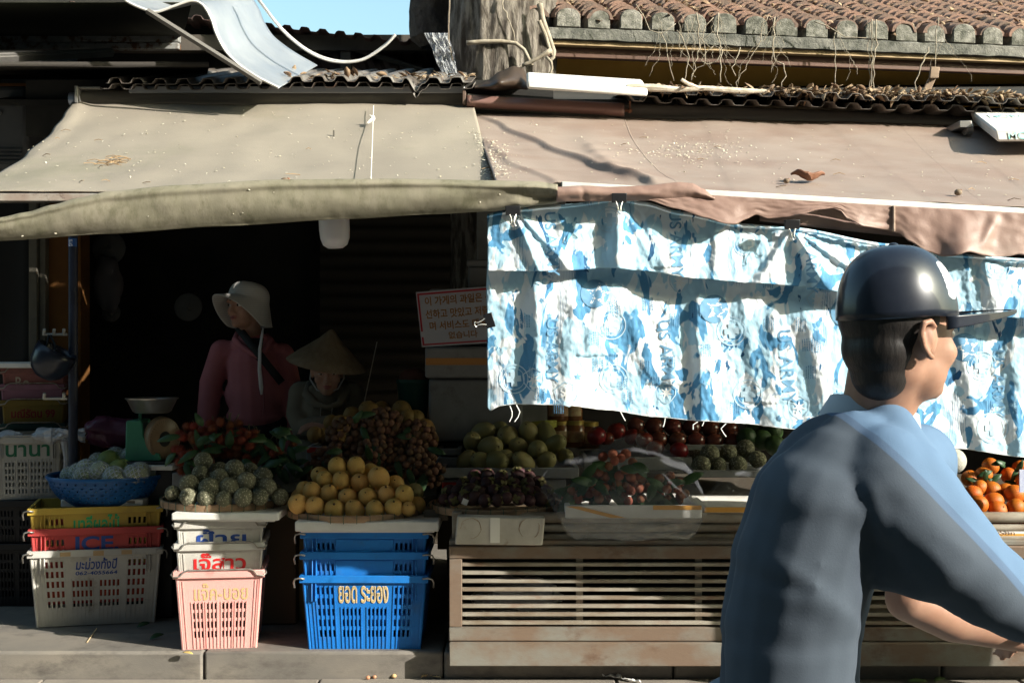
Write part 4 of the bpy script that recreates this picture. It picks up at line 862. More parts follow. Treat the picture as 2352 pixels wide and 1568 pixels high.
m_grn = pm('dark_green_crate_plastic', (.02, .06, .055), (.015, .05, .045), (.03, .05, .045))
m_lil = pm('lilac_crate_plastic', (.50, .24, .36), (.45, .21, .32), (.3, .2, .22))
m_ltr_gold = M('gold_lettering', (.50, .37, .17), rough=.5); m_ltr_navy = M('navy_lettering', (.02, .06, .26), rough=.5); m_ltr_red = M('red_lettering', (.55, .02, .02), rough=.5); m_ltr_green = M('green_lettering', (.02, .32, .12), rough=.5); m_ltr_dkred = M('dark_red_lettering', (.22, .02, .02), rough=.5); m_ltr_white = M('worn_white_lettering', (.6, .55, .45), rough=.7); m_edge = M('pale_gold_edge', (.78, .66, .45), rough=.5); m_ltr_dkgreen = M('dark_green_lettering', (.02, .14, .07), rough=.6)
LB = [(-.21, -.115, 4), (-.10, -.005, 5), (.02, .115, 5), (.135, .23, 4)]
def longcrate(label, m, lbl=True, group=None, W=.51, H=.305):
    s = W / .51; rows = [(H - .078, H - .05), (H - .122, H - .094), (H - .166, H - .138), (H - .21, H - .182), (H - .254, H - .226), ]
    rows = [r for r in rows if r[0] > .02]
    n = len(rows)
    full = list(range(n)); low = [k for k in full if rows[k][1] < H - .12] if lbl else full
    bl = [(-.205 * s, -.125 * s, 4, full), (-.1 * s, -.012 * s, 5, low), (.012 * s, .1 * s, 5, low), (.125 * s, .205 * s, 4, full)]
    return crate('fruit_crate', label, W, .37, H, .10, m, rows, bl, label_box=(-.115 * s, .115 * s, H - .13), group=group)
def shortcrate(label, m, group=None, W=.345, H=.325, D=.36):
    rows = [(.165, .19), (.127, .152), (.088, .115), (.048, .075)]; full = [0, 1, 2, 3]
    bl = [(-.118, -.068, 3, full), (-.058, -.008, 3, full), (.008, .058, 3, full), (.068, .118, 3, full)]
    return crate('fruit_crate', label, W, D, H, .14, m, rows, bl, label_box=(-.12, .12, .197), group=group, gusset=False, rimh=.03)
GS = 'fruit crates stacked on the pavement'
def place(t, x, y, z, rz=0): t.location = (x, y, z); t.rotation_euler = (0, 0, rz)
# blue stack
YS = 4.075; xb = PX(836, YS)
b0, fy = longcrate('bright blue slotted crate with gold lettering, lowest of the blue stack', m_blue, group=GS, W=.505); place(b0, xb, YS, PT)
lettering(b0, 'ยอด ระยอง', -.105, .10, .190, .262, lambda z: fy(z) - .0005, m_edge, bold=.028)
lettering(b0, 'ยอด ระยอง', -.103, .098, .1915, .2605, lambda z: fy(z) - .0018, m_ltr_gold, bold=.004)
bail(b0, .262, .305, 'hook')
b1, _ = longcrate('blue crate nested in the middle of the blue stack, sun catching its right half', m_blue, lbl=False, group=GS, W=.505); place(b1, xb, YS + .012, PT + .094); bail(b1, .262, .305, 'hook')
b2, _ = longcrate('topmost blue crate in the shade under the long foam slab', m_blue, lbl=False, group=GS, W=.505); place(b2, xb, YS + .022, PT + .178); bail(b2, .262, .305, 'hook')
# the panel under each rim of the nested crates is plain in its middle
for c in (b1, b2): obj('front_panel', MB().box(-.118, .118, -.0005, .0035, .205, .27).box(-.118, .118, .001, .0055, .17, .205), m_blue, c, local=True, bevel=.001)
# pink and white stack, short ends to the street
xp = PX(503, YS)
p0, fy = shortcrate('pale pink slotted crate with gold Thai lettering, lowest of its stack', m_pink, group=GS); place(p0, xp, YS, PT, R(8))
lettering(p0, 'แจ๊ค-บอย', -.10, .115, .203, .274, lambda z: fy(z) - .0005, m_ltr_gold, bold=.008); bail(p0, .172, .325, 'bail')
p1, fy = shortcrate('white crate with red Thai lettering nested in the pink crate', m_white, group=GS); place(p1, xp, YS + .012, PT + .11, R(7.5))
lettering(p1, 'เจ๊สาว', -.105, .105, .212, .285, lambda z: fy(z) - .0005, m_ltr_red, bold=.022); bail(p1, .172, .325, 'bail')
p2, fy = shortcrate('white crate with blue Thai lettering, topmost of the pink stack', m_white, group=GS); place(p2, xp, YS + .02, PT + .199, R(8.5))
lettering(p2, 'ฝ้าย', -.095, .105, .222, .292, lambda z: fy(z) - .0005, m_ltr_navy, bold=.02); bail(p2, .172, .325, 'bail')
# left stack, farther back
YL = 4.53; xl = PX(220, YL)
l0, fy = longcrate('grimy white crate with a blue phone number, lowest of the left stack', m_white, group=GS, W=.555, H=.338); place(l0, xl, YL, PT, R(13))
lettering(l0, 'มะม่วงทั้งปี', -.085, .092, .249, .301, lambda z: fy(z) - .0005, m_ltr_navy, bold=.02, shear=.15); lettering(l0, '062-4055664', -.086, .092, .225, .242, lambda z: fy(z) - .0005, m_ltr_navy, bold=.02, shear=.1)
obj('tape', MB().box(-.15, -.105, -.0125, -.0105, .313, .331).box(-.01, .035, -.0125, -.0105, .311, .333).box(.11, .155, -.0125, -.0105, .313, .332), M('brown_tape', (.45, .3, .15), rough=.4), l0, local=True); bail(l0, .283, .338, 'hook')
obj('contents', MB().box(-.23, .23, .02, .3, .10, .27), M('red_mesh_sack', (.45, .07, .04), (.3, .05, .03), 12, rough=.8, bump=.5), l0, local=True, bevel=.03)
l1, fy = longcrate('red crate with the word ICE in blue, middle of the left stack', m_red, group=GS, W=.555, H=.338); place(l1, xl, YL + .01, PT + .095, R(12.5))
lettering(l1, 'ICE.', -.09, .095, .235, .301, lambda z: fy(z) - .0005, m_ltr_navy, bold=.03); bail(l1, .283, .338, 'hook')
l2, fy = longcrate('yellow crate with green Thai lettering, topmost of the left stack', m_ylw, group=GS, W=.555, H=.338); place(l2, xl - .005, YL + .018, PT + .186, R(13.5))
lettering(l2, 'มาลีผลไม้', -.095, .10, .228, .305, lambda z: fy(z) - .0005, m_ltr_green, bold=.03); bail(l2, .283, .338, 'hook')
for c, m in ((l1, m_red), (l2, m_ylw), (p1, m_white), (p2, m_white), (b0, m_blue)): pass
# far stack at the left wall
YW = 5.35; xw = PX(75, YW); xs_ = -.002
m_ylwd = pm('dim_yellow_plastic', (.24, .17, .03), (.2, .14, .025), (.12, .09, .04))  # darker copy of the crate yellow, shade put into the colour
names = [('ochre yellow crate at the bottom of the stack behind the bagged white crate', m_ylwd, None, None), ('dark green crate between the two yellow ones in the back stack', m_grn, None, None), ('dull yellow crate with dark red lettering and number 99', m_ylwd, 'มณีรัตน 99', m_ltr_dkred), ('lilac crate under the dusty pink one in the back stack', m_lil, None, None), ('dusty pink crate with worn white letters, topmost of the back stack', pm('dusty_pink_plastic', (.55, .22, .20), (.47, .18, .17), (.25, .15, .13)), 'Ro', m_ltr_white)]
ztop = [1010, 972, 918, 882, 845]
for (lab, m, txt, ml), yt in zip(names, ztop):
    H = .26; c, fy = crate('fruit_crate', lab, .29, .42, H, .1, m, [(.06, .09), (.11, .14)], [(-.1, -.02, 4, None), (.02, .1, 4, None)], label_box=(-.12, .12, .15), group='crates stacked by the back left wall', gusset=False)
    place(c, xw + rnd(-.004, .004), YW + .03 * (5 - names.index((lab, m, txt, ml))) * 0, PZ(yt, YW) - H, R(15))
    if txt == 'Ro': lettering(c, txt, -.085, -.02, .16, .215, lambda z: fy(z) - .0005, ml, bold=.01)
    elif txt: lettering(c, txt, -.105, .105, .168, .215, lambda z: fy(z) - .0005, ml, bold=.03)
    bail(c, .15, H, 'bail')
# dark crates that carry that stack
m_blk = pm('black_crate_plastic', (.012, .012, .014), (.01, .01, .012), (.02, .02, .02))
kz = PZ(1010, YW) - .26
for k, (a, lab) in enumerate(((PT, 'black slotted crate standing on the floor under the back left stack'), (PT + .3, 'black slotted crate carrying the back left crate stack'))):
    h = .298 if k == 0 else max(.2, kz - PT - .302); c, _ = longcrate(lab, m_blk, lbl=False, W=.5, H=h, group='black crates at the back left'); place(c, xw - .03, YW - .02, a)
# white crate with plastic bags over its rim
YC = 4.95
wc, fy = crate('fruit_crate', 'white crate with green lettering and plastic bags over its rim', .29, .42, .30, .06, m_white, [(.03, .05), (.062, .082), (.094, .114), (.126, .146), (.158, .178)], [(-.11, -.06, 3, None), (-.05, 0, 3, None), (.01, .06, 3, None), (.065, .115, 3, None)], label_box=(-.13, .13, .19), group=GS)
place(wc, PX(64, YC), YC, PZ(1147, YC), R(14)); lettering(wc, 'นานา', -.1, .098, .205, .262, lambda z: fy(z) - .0005, m_ltr_dkgreen, bold=.02); bail(wc, .15, .3, 'bail')
zc = PZ(1147, YC)
c, _ = longcrate('black slotted crate on the floor under the bagged white crate', m_blk, lbl=False, W=.5, H=.30, group='black crates at the back left'); place(c, PX(40, YC), YC - .02, PT)
c, _ = longcrate('black slotted crate holding up the bagged white crate', m_blk, lbl=False, W=.5, H=max(.1, zc - PT - .302), group='black crates at the back left'); place(c, PX(40, YC), YC - .02, PT + .301)
# dim ochre crates between the pink and blue stacks
for k, lab in enumerate(('dim ochre slotted crate on the pavement between the pink and blue stacks', 'dim ochre slotted crate stacked behind the gap of the pink and blue stacks')):
    c, _ = longcrate(lab, pm('ochre_crate_plastic', (.34, .22, .07), (.28, .18, .06), (.16, .12, .06)), lbl=False, group=GS, H=.30); place(c, PX(690, 4.62), 4.62, PT + .302 * k)
m_bag = M('milky_plastic_bag', (.75, .76, .78), (.6, .6, .62), 12, rough=.3, alpha=.55, bump=.5, bscale=25)
def bagmesh(c, r, seed, n=28, k=.35):
    return MB().ball(c, r, n, n // 2, fn=lambda d: 1 + k * NZ.noise(d * 1.6 + V((seed, 0, 0))) + k * .55 * abs(NZ.noise(d * 4 + V((seed, 3, 0)))))
tag(obj('plastic_bag', bagmesh(P(112, 1000, YC + .05), (.075, .07, .04), 2).add(MB().grid(lambda u, v: P(lerp(120, 196, u) + 4 * nz(v * 9), lerp(985, 1010, v) + 25 * (u - .4) ** 2 * (v - .2) + 6 * nz(u * 7, v * 3), YC - .02 + .05 * nz(u * 3, v * 3)), 20, 8).v, MB().grid(lambda u, v: V((0, 0, 0)), 20, 8).f), m_bag, thick=.0006, ang=25), 'crumpled pale plastic bag flopping over the right rim of the white crate', 'plastic bag')
tag(obj('plastic_bag', bagmesh(P(24, 1003, YC + .04), (.06, .06, .03), 9), m_bag, thick=.0006, ang=25), 'crumpled pale plastic bag bunched on the left rim of the white crate', 'plastic bag')
tag(obj('plastic_bag', MB().tube([P(148, 1012, YC), P(152, 1050, YC), P(150, 1090, YC), P(146, 1130, YC - .02)], [.02, .012, .01, .006], 8), m_bag, ang=25), 'twisted strip of plastic bag trailing down beside the white crate', 'plastic bag')

# foam slabs on the stacks
def fslab(lab, a, b, yt, yb_, Y, dep, rz=0, m=m_foam):
    t = thing('foam_slab', lab, 'foam slab', (PX((a + b) / 2, Y), Y, PZ(yb_, Y)))
    hw = (PX(b, Y) - PX(a, Y)) / 2; h = PZ(yt, Y) - PZ(yb_, Y)
    obj('lid', MB().box(-hw, hw, 0, dep, 0.001, h), m, t, local=True, bevel=.006)
    obj('inner_step', MB().box(-hw + .02, hw - .02, .02, dep - .02, -.006, .0), m, t, local=True, bevel=.003)
    return t
s1 = fslab('white foam lid on top of the blue crates under the mango tray', 677, 1008, 1197, 1221, 4.045, .46)
s2 = fslab('white foam lid on the pink and white stack under the custard apple tray', 393, 640, 1178, 1196, 4.045, .50)
s3 = fslab('white foam lid with brown tape inside the yellow crate rim under the blue colander', 139, 328, 1146, 1165, 4.60, .30)
obj('tape', MB().prism([(-.06, .034), (-.025, .034), (.02, -.004), (-.02, .006)], -.0015, -.0005).prism([(.1, .03), (.15, .03), (.15, .018), (.12, .02)], -.0015, -.0005), M('old_tape', (.16, .14, .11), rough=.5), s3, local=True)

# ================================================================ rusty louvred cabinet
YK = 3.97
m_rust = M('rusty_painted_steel', (.30, .285, .24), (.26, .18, .125), 3.5, lo=.38, hi=.56, rough=.75, st=(.16, .085, .05), stscale=4.5, stlo=.52, sthi=.68, bump=.3, bscale=45, stretch=(1, 1, 1.6), bdist=.004)
m_rust2 = M('stained_pale_slat', (.40, .36, .29), (.26, .2, .14), 9, lo=.42, hi=.6, rough=.7, st=(.26, .12, .07), stscale=7, stlo=.55, sthi=.7, stretch=(.5, 1, 1), bump=.2, bdist=.003)
ck = thing('louvred_cabinet', 'rusty steel cabinet with horizontal louvres standing on the kerb edge', 'cabinet', (PX(1650, YK), YK + .3, PT))
X0, X1 = PX(1031, YK), 2.35
zt, z1, z2, z3 = PZ(1254, YK), PZ(1283, YK), PZ(1440, YK), PZ(1472, YK)
obj('plinth', MB().box(X0 + .002, X1, YK - .022, YK + .01, PT - .045 + .01, z3 - .002), m_rust, ck, bevel=.004)
obj('bottom_rail', MB().box(X0, X1, YK, YK + .035, z3, z2), m_rust, ck, bevel=.004)
obj('top_rail', MB().box(X0, X1, YK + .001, YK + .035, z1, zt), m_rust, ck, bevel=.004)
obj('stile', MB().box(X0 + .001, PX(1061, YK), YK + .002, YK + .036, z2 + .001, z1 - .001), m_rust, ck, bevel=.003)
for k in range(8):
    z = lerp(z1, z2, (k + .72) / 8.2)
    obj('slat', MB().box(PX(1061, YK), X1, YK + .006, YK + .028, z - .0068, z + .0068), m_rust2, ck, bevel=.0015)
for px in (1332, 1607, 1880): obj('mullion', MB().box(PX(px - 8, YK), PX(px + 8, YK), YK + .0285, YK + .04, z2, z1), m_rust2, ck, bevel=.002)
obj('side_panel', MB().box(X0 + .003, X0 + .015, YK + .037, YK + .62, PT, zt - .005), m_rust, ck)
obj('back_panel', MB().box(X0 + .016, X1, YK + .6, YK + .615, PT, zt - .005), m_dark, ck)  # near-black back added to keep the cabinet inside dark
obj('floor_panel', MB().box(X0 + .016, X1, YK + .037, YK + .59, z2 - .03, z2 - .005), m_rust2, ck)
obj('table_top', MB().box(X0, X1 + .4, YK + .02, YK + .72, zt + .001, zt + .02), m_rust, ck, bevel=.003)
for k, (a, b) in enumerate(((1178, 1203), (1206, 1224), (1228, 1247))):
    obj('shutter_tube', MB().tube([V((PX(1065 if k < 2 else 1060, 4.02), 4.06, PZ((a + b) / 2, 4.02))), V((1.0, 4.06, PZ((a + b) / 2, 4.02))), V((X1, 4.06, PZ((a + b) / 2, 4.02)))], .5 * (PZ(a, 4.02) - PZ(b, 4.02)), 14), m_rust2, ck)
obj('leg', MB().box(X0 + .01, X0 + .05, YK + .06, YK + .1, zt + .02, PZ(1178, 4.0)), m_rust2, ck, bevel=.003)
# things seen through the louvres
tag(obj('plastic_bag', bagmesh(V((PX(1190, 4.2), 4.25, z2 + .07)), (.17, .1, .075), 5), m_bag, thick=.0006, ang=25), 'clear plastic bags stuffed behind the louvres of the cabinet', 'plastic bag')
tag(obj('white_board', MB().box(PX(1070, 4.15), PX(1330, 4.15), 4.13, 4.16, z2, z2 + .03), m_foam, bevel=.003), 'flat white board lying behind the lowest louvre', 'board')
# foam box flap hanging over the cabinet
fb = thing('foam_box_end', 'dirty white foam box with a taped strip above the cabinet corner', 'foam box', (PX(1148, 3.96), 3.99, PZ(1250, 3.96)))
obj('box', MB().prism([(PX(1045, 3.96), PZ(1249, 3.96)), (PX(1246, 3.96), PZ(1251, 3.96)), (PX(1252, 3.96), PZ(1188, 3.96)), (PX(1050, 3.96), PZ(1184, 3.96))], 3.945, 4.015), M('dirty_foam', (.66, .61, .52), (.52, .47, .39), 7, rough=.85, st=(.3, .22, .15), stscale=11, stlo=.62, sthi=.72, bump=.3, bdist=.003), fb, bevel=.007)
obj('tape_strip', MB().box(PX(1126, 3.94), PX(1148, 3.94), 3.941, 3.944, PZ(1246, 3.94), PZ(1189, 3.94)), M('pale_tape', (.72, .69, .62), rough=.5), fb)
def smudge(cx, cy, r, n=5):
    mb = MB()
    for i in range(n):
        a = rnd(0, 6.3); q = [V((PX(cx, 3.94) + r * cos(a + j * .25) * rnd(.9, 1.03), 3.9437, PZ(cy, 3.94) + r * sin(a + j * .25) * rnd(.9, 1.03))) for j in range(7)]
        mb.tube(q, .0006, 4)
    return mb
for cx in (1081, 1216): obj('scribble', smudge(cx, 1213, .042), M('rust_scribble', (.3, .2, .12), rough=.9), fb)
# worn timber between foam lid and cabinet
tag(obj('timber_block', MB().box(PX(975, 4.2), PX(1030, 4.2), 4.17, 4.4, PZ(1193, 4.2), PZ(1168, 4.2)), M('split_timber', (.17, .14, .11), (.1, .08, .06), 14, rough=.9, bump=.5, stretch=(.3, 1, 1)), bevel=.004), 'worn grey timber block between the mango tray and the mangosteen tray', 'timber')
# ================================================================ fruit
random.seed(11)
m_stem = M('fruit_stem', (.06, .035, .02), (.10, .06, .035), 40, rough=.9)
m_mango = M('yellow_mango_skin', (.68, .43, .14), (.63, .34, .09), 14, rough=.5, rough2=.62, st=(.30, .12, .07), stscale=20, stlo=.62, sthi=.74, var=.16, sss=.08, spec=.3, bump=.05)
m_mango2 = M('pale_mango_skin', (.46, .41, .17), (.40, .34, .13), 14, rough=.5, st=(.18, .13, .06), stscale=30, stlo=.7, sthi=.76, var=.16, spec=.3)
m_mango3 = M('shaded_mango_skin', (.38, .23, .07), (.32, .2, .06), 14, rough=.6, st=(.15, .08, .04), stscale=24, stlo=.66, sthi=.74, var=.15, spec=.3)  # darker copy of the mango yellow, shade put into the colour
def mango_me(name, m, sx=1, sz=1.08, k=.06):
    mb = MB().ball((0, 0, 0), (1, 1 * sx, sz), 26, 16, fn=lambda d: 1 + k * NZ.noise(d * .9) + .02 * NZ.noise(d * 2.5) - .05 * exp(-((1 - d.z) / .02)))
    return mesh(name, mb, m, ang=0)
MG = [mango_me('mango', m_mango, 1, 1.16), mango_me('mango', m_mango, 1.05, 1.34, .09), mango_me('mango', m_mango, .95, 1.06)]
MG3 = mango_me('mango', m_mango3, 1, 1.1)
MGG = mango_me('mango', m_mango2)
stem_me = mesh('stem', MB().lathe([(0, .05), (.07, .045), (.10, .0), (.13, -.05), (.10, -.09)], 9).tube([(0, 0, .03), (.02, .01, .1), (.03, .0, .13)], .035, 6), m_stem)
def fruit(name, me, p, r, rot, label, cat, group, stem=True, sc=(1, 1, 1), zs=1.0):
    o = inst(name, me, p, rot, tuple(r * k for k in sc), None, label, cat, group)
    if stem: s = inst('stem', stem_me, (0, 0, zs), (0, 0, rnd(0, 6)), tuple(1 / k for k in sc) if sc != (1, 1, 1) else 1, o)
    return o
# yellow mangoes, the pyramid on the tray over the blue crates: (px, py, radius px, depth)
ROWS = [('bottom', 4.13, [(684, 1157, 23), (723, 1163, 23), (768, 1170, 24), (814, 1171, 23), (861, 1172, 23), (904, 1166, 22), (938, 1168, 16)]),
        ('second', 4.185, [(699, 1124, 20), (717, 1129, 21), (755, 1134, 22), (798, 1143, 22), (844, 1142, 23), (888, 1136, 21), (928, 1137, 23)]),
        ('third', 4.245, [(735, 1092, 22), (746, 1101, 20), (782, 1105, 21), (826, 1108, 22), (870, 1098, 25), (908, 1112, 20)]),
        ('top', 4.30, [(774, 1072, 21), (817, 1071, 22)])]
for row, Y, L_ in ROWS:
    for i, (px, py, r) in enumerate(L_):
        y = Y + (.05 if (px, py) in ((699, 1124), (735, 1092), (908, 1112)) else 0) + rnd(-.008, .008)
        tall = r >= 23 and (px, py) in ((928, 1137), (755, 1134))
        fruit('yellow_mango', MG[1] if tall else MG[(i * 7 + len(row)) % 3 if not (i * 7 + len(row)) % 3 == 1 else 0], P(px, py, y), r * (y + CB_) / F * rnd(.94, 1.03), (R(rnd(22, 62)), R(rnd(-22, 24)), rnd(-.4, .4)),
              f'yellow mango, {ORD[i]} in the {row} row of the tray pyramid', 'mango', 'yellow mangoes piled on the bamboo tray', zs=1.08 if not tall else 1.27)
for i, (px, py, r, y) in enumerate([(853, 1086, 21, 4.36), (952, 1130, 21, 4.33), (958, 1160, 20, 4.26), (690, 1140, 20, 4.32), (795, 1100, 20, 4.40), (840, 1120, 22, 4.42), (880, 1130, 22, 4.40), (750, 1125, 22, 4.42), (720, 1140, 22, 4.40), (800, 1140, 22, 4.4), (910, 1150, 22, 4.38)]):
    fruit('yellow_mango', MGG if i == 1 else MG[0], P(px, py, y), r * (y + CB_) / F, (R(rnd(10, 70)), R(rnd(-40, 40)), rnd(0, 6)), ('greenish mango at the right rear of the pyramid on the bamboo tray' if i == 1 else 'yellow mango at the back of the pyramid, mostly hidden'), 'mango', 'yellow mangoes piled on the bamboo tray')
# bamboo trays
m_bam = M('bamboo_rim', (.34, .22, .13), (.25, .155, .09), 10, rough=.7, st=(.12, .075, .045), stscale=14, stlo=.58, sthi=.72, bump=.3, stretch=(1, 1, 3))
m_bam2 = M('woven_bamboo', (.40, .29, .17), (.26, .18, .10), 30, rough=.8, bump=.6, bscale=80)
m_grnth = M('green_binding', (.03, .09, .06), rough=.7)
def tray(label, px, Y, rpx, ytop, h=.03):
    R0 = rpx * (Y + CB_) / F; z = PZ(ytop, Y)
    t = thing('bamboo_tray', label, 'bamboo tray', (PX(px, Y), Y, z - h * 1.2))
    T = MX.Translation((PX(px, Y), Y, z))
    obj('rim', MB().lathe([(R0 - .012, -h), (R0 - .002, -h), (R0, -h * .6), (R0 + .002, -.004), (R0 - .002, 0), (R0 - .010, -.002), (R0 - .012, -h)], 72, T), m_bam, t, ang=30)
    obj('woven_base', MB().grid(lambda u, v: T @ V(((R0 - .003 - .05 * v * v) * v * 0 + (R0 - .004) * (1 - v) * cos(2 * pi * u), (R0 - .004) * (1 - v) * sin(2 * pi * u), -h - .012 * sm(0, .25, v) - .002 * sin(60 * v) * sin(110 * pi * u))), 96, 24), m_bam2, t, ang=0)
    mb = MB()
    for k in range(34):
        a = 2 * pi * k / 34 + .05; c, s_ = cos(a), sin(a)
        mb.tube([T @ V(((R0 + e) * c, (R0 + e) * s_, zz)) for e, zz in ((-.014, -h), (-.013, .003), (.003, .003), (.004, -h * .6), (.001, -h - .003), (-.014, -h - .002))], .0013, 4)
    mb.lathe([(R0 - .0150, -h - .001), (R0 - .0138, -h), (R0 - .0150, -h + .001), (R0 - .0150, -h - .001)], 60, T)
    obj('binding', mb, m_grnth, t)
    return t
tray('round bamboo tray holding the pyramid of yellow mangoes', 816, 4.325, 156, 1163)
tray('round bamboo tray of custard apples on the white crates', 516, 4.33, 143, 1140)
tray('round bamboo tray of mangosteens above the cabinet corner', 1136, 4.30, 150, 1152)
# custard apples
m_cus = M('custard_apple_skin', (.125, .125, .075), (.16, .15, .095), 20, rough=.75, var=.18, st=(.10, .075, .05), stscale=22, stlo=.6, sthi=.7, bump=.3, bscale=90, bdist=.003)
m_cusb = M('custard_apple_ridge', (.33, .31, .22), rough=.8)
def custard(seed):
    n = 64; pts = []
    for i in range(n):
        z = 1 - 2 * (i + .5) / n; a = i * 2.39996 + seed; q = sqrt(1 - z * z); pts.append(V((q * cos(a) + .0, q * sin(a), z)).normalized())
    def fn(d):
        ds = sorted((d - p).length for p in pts)[:2]; e = ds[1] - ds[0]
        return .93 + .105 * min(1, e / .16) ** .7 + .04 * NZ.noise(d * 1.3 + V((seed, 0, 0)))
    mb = MB().ball((0, 0, 0), (1, 1, .95), 44, 30, fn=fn)
    me = mesh('custard_apple', mb, [m_cus, m_cusb], ang=0)
    for p in me.polygons:
        c = sum((me.vertices[v].co for v in p.vertices), V((0, 0, 0))) / len(p.vertices); d = V((c.x, c.y, c.z / .95)).normalized()
        ds = sorted((d - q).length for q in pts)[:2]
        if ds[1] - ds[0] < .03: p.material_index = 1
    return me
CU = [custard(k * 1.7) for k in range(4)]
CL = [(397, 1132, 17, 4.18), (434, 1141, 20, 4.10), (474, 1144, 20, 4.09), (514, 1147, 19, 4.09), (559, 1141, 21, 4.09), (597, 1141, 20, 4.11), (643, 1140, 18, 4.17), (434, 1112, 22, 4.18), (481, 1122, 24, 4.14), (527, 1119, 22, 4.14), (567, 1106, 21, 4.16), (613, 1119, 22, 4.17), (461, 1088, 19, 4.24), (505, 1096, 21, 4.22), (545, 1101, 19, 4.25), (603, 1096, 22, 4.26), (504, 1077, 18, 4.32), (539, 1076, 21, 4.25), (574, 1080, 19, 4.3), (467, 1058, 21, 4.3),
      (450, 1130, 20, 4.32), (500, 1130, 20, 4.34), (550, 1130, 20, 4.34), (600, 1130, 20, 4.34), (420, 1135, 18, 4.3), (490, 1105, 20, 4.38), (545, 1110, 20, 4.4), (590, 1110, 20, 4.4), (630, 1128, 18, 4.3)]
CLL = ['small shaded custard apple at the far left of the tray'] + [f'custard apple, {ORD[i]} along the front rim of the tray' for i in range(1, 7)] + [f'custard apple, {ORD[i]} of the second layer in the tray' for i in range(5)] + [f'custard apple, {ORD[i]} of the third layer in the tray' for i in range(4)] + [f'custard apple, {ORD[i]} near the top of the tray heap' for i in range(3)] + ['topmost custard apple, below the rambutans']
for i, (px, py, r, y) in enumerate(CL):
    inst('custard_apple', CU[i % 4], P(px, py, y), (rnd(0, 6), rnd(0, 6), rnd(0, 6)), r * (y + CB_) / F * rnd(.95, 1.1), None, CLL[i] if i < len(CLL) else 'custard apple buried at the back of the tray heap', 'custard apple', 'custard apples heaped on the bamboo tray')
for i, (px, py, r, y) in enumerate([(1610, 1068, 22, 4.62), (1650, 1070, 20, 4.64), (1695, 1068, 21, 4.64), (1630, 1042, 22, 4.72), (1673, 1040, 20, 4.74), (1712, 1030, 21, 4.76), (1740, 1055, 20, 4.7), (1600, 1050, 18, 4.78)]):
    inst('custard_apple', CU[i % 4], P(px, py, y), (rnd(0, 6), rnd(0, 6), rnd(0, 6)), r * (y + CB_) / F, None, f'dim green custard apple beyond the plastic bag, {"front" if i < 3 else "rear"} {["left", "middle", "right", "left", "middle", "right", "far right", "far left"][i]}', 'custard apple', 'custard apples at the back right')
# pale mangoes
MP = [mango_me('pale_mango', m_mango2, 1, 1.5, .07), mango_me('pale_mango', m_mango2, .95, 1.2, .06)]
PL_ = [(1072, 1058, 23, 4.62, 0), (1105, 1060, 24, 4.58, 0), (1138, 1060, 26, 4.57, 80), (1202, 1063, 24, 4.57, 0), (1160, 1058, 25, 4.6, 20), (1255, 1058, 24, 4.6, 50), (1298, 1048, 20, 4.66, 0), (1085, 1015, 24, 4.7, 10), (1126, 1026, 26, 4.64, 80), (1190, 1028, 25, 4.68, 30), (1234, 1033, 25, 4.64, 15), (1276, 1020, 24, 4.7, 40), (1110, 990, 24, 4.78, 75), (1166, 1000, 27, 4.76, 20), (1215, 995, 25, 4.78, 40), (1255, 998, 24, 4.78, 160), (1145, 982, 20, 4.86, 85), (1100, 1035, 22, 4.8, 0), (1150, 1030, 24, 4.85, 0), (1205, 1040, 24, 4.85, 0), (1250, 1035, 24, 4.85, 0)]
for i, (px, py, r, y, a) in enumerate(PL_):
    fruit('pale_mango', MP[0 if i % 4 != 1 else 1], P(px, py, y), r * (y + CB_) / F * rnd(.86, .98), (R(rnd(30, 75)), R(a if a > 40 else rnd(-75, 75)), rnd(-.3, .3)), f'pale green mango in the heap behind the mangosteens, {"front" if i < 7 else "middle" if i < 12 else "upper" if i < 17 else "hidden"} row, {ORD[i if i < 7 else i - 7 if i < 12 else i - 12 if i < 17 else i - 17]}', 'mango', 'pale green mangoes behind the mangosteens', zs=1.4 if i % 4 != 1 else 1.12)
# foam trays under the back fruit
m_ftray = M('shaded_foam_tray', (.42, .42, .41), (.34, .34, .33), 8, rough=.85, st=(.2, .18, .15), stscale=6)  # darker foam for the back trays, shade put into the colour
def ftray(lab, a, b, yt, yb_, Y, dep, stripe=None, cat='foam box'):
    t = thing('foam_tray', lab, cat, (PX((a + b) / 2, Y), Y, PZ(yb_, Y)))
    x0, x1, z0, z1 = PX(a, Y), PX(b, Y), PZ(yb_, Y), PZ(yt, Y)
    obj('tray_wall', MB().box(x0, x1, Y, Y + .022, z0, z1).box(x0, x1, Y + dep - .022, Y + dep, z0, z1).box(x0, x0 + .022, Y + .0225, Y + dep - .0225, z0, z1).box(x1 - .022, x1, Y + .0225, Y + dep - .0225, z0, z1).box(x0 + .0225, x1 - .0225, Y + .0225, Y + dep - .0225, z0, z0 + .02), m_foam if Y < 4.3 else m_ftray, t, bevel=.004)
    if stripe: obj('print_stripe', MB().box(x0 + .002, lerp(x0, x1, stripe[2]), Y - .0022, Y - .0008, lerp(z0, z1, stripe[0]), lerp(z0, z1, stripe[1])), stripe[3], t)
    return t
m_redp = M('red_print', (.36, .03, .02), rough=.6)
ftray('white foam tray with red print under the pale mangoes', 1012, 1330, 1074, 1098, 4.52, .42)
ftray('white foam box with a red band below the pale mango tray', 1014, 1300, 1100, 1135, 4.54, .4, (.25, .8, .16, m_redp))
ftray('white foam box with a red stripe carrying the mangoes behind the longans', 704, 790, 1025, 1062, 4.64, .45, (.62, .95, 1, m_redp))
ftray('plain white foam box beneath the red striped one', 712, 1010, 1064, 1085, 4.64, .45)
ftray('white foam box edge showing right of the mango pyramid', 930, 1000, 1096, 1120, 4.56, .4)
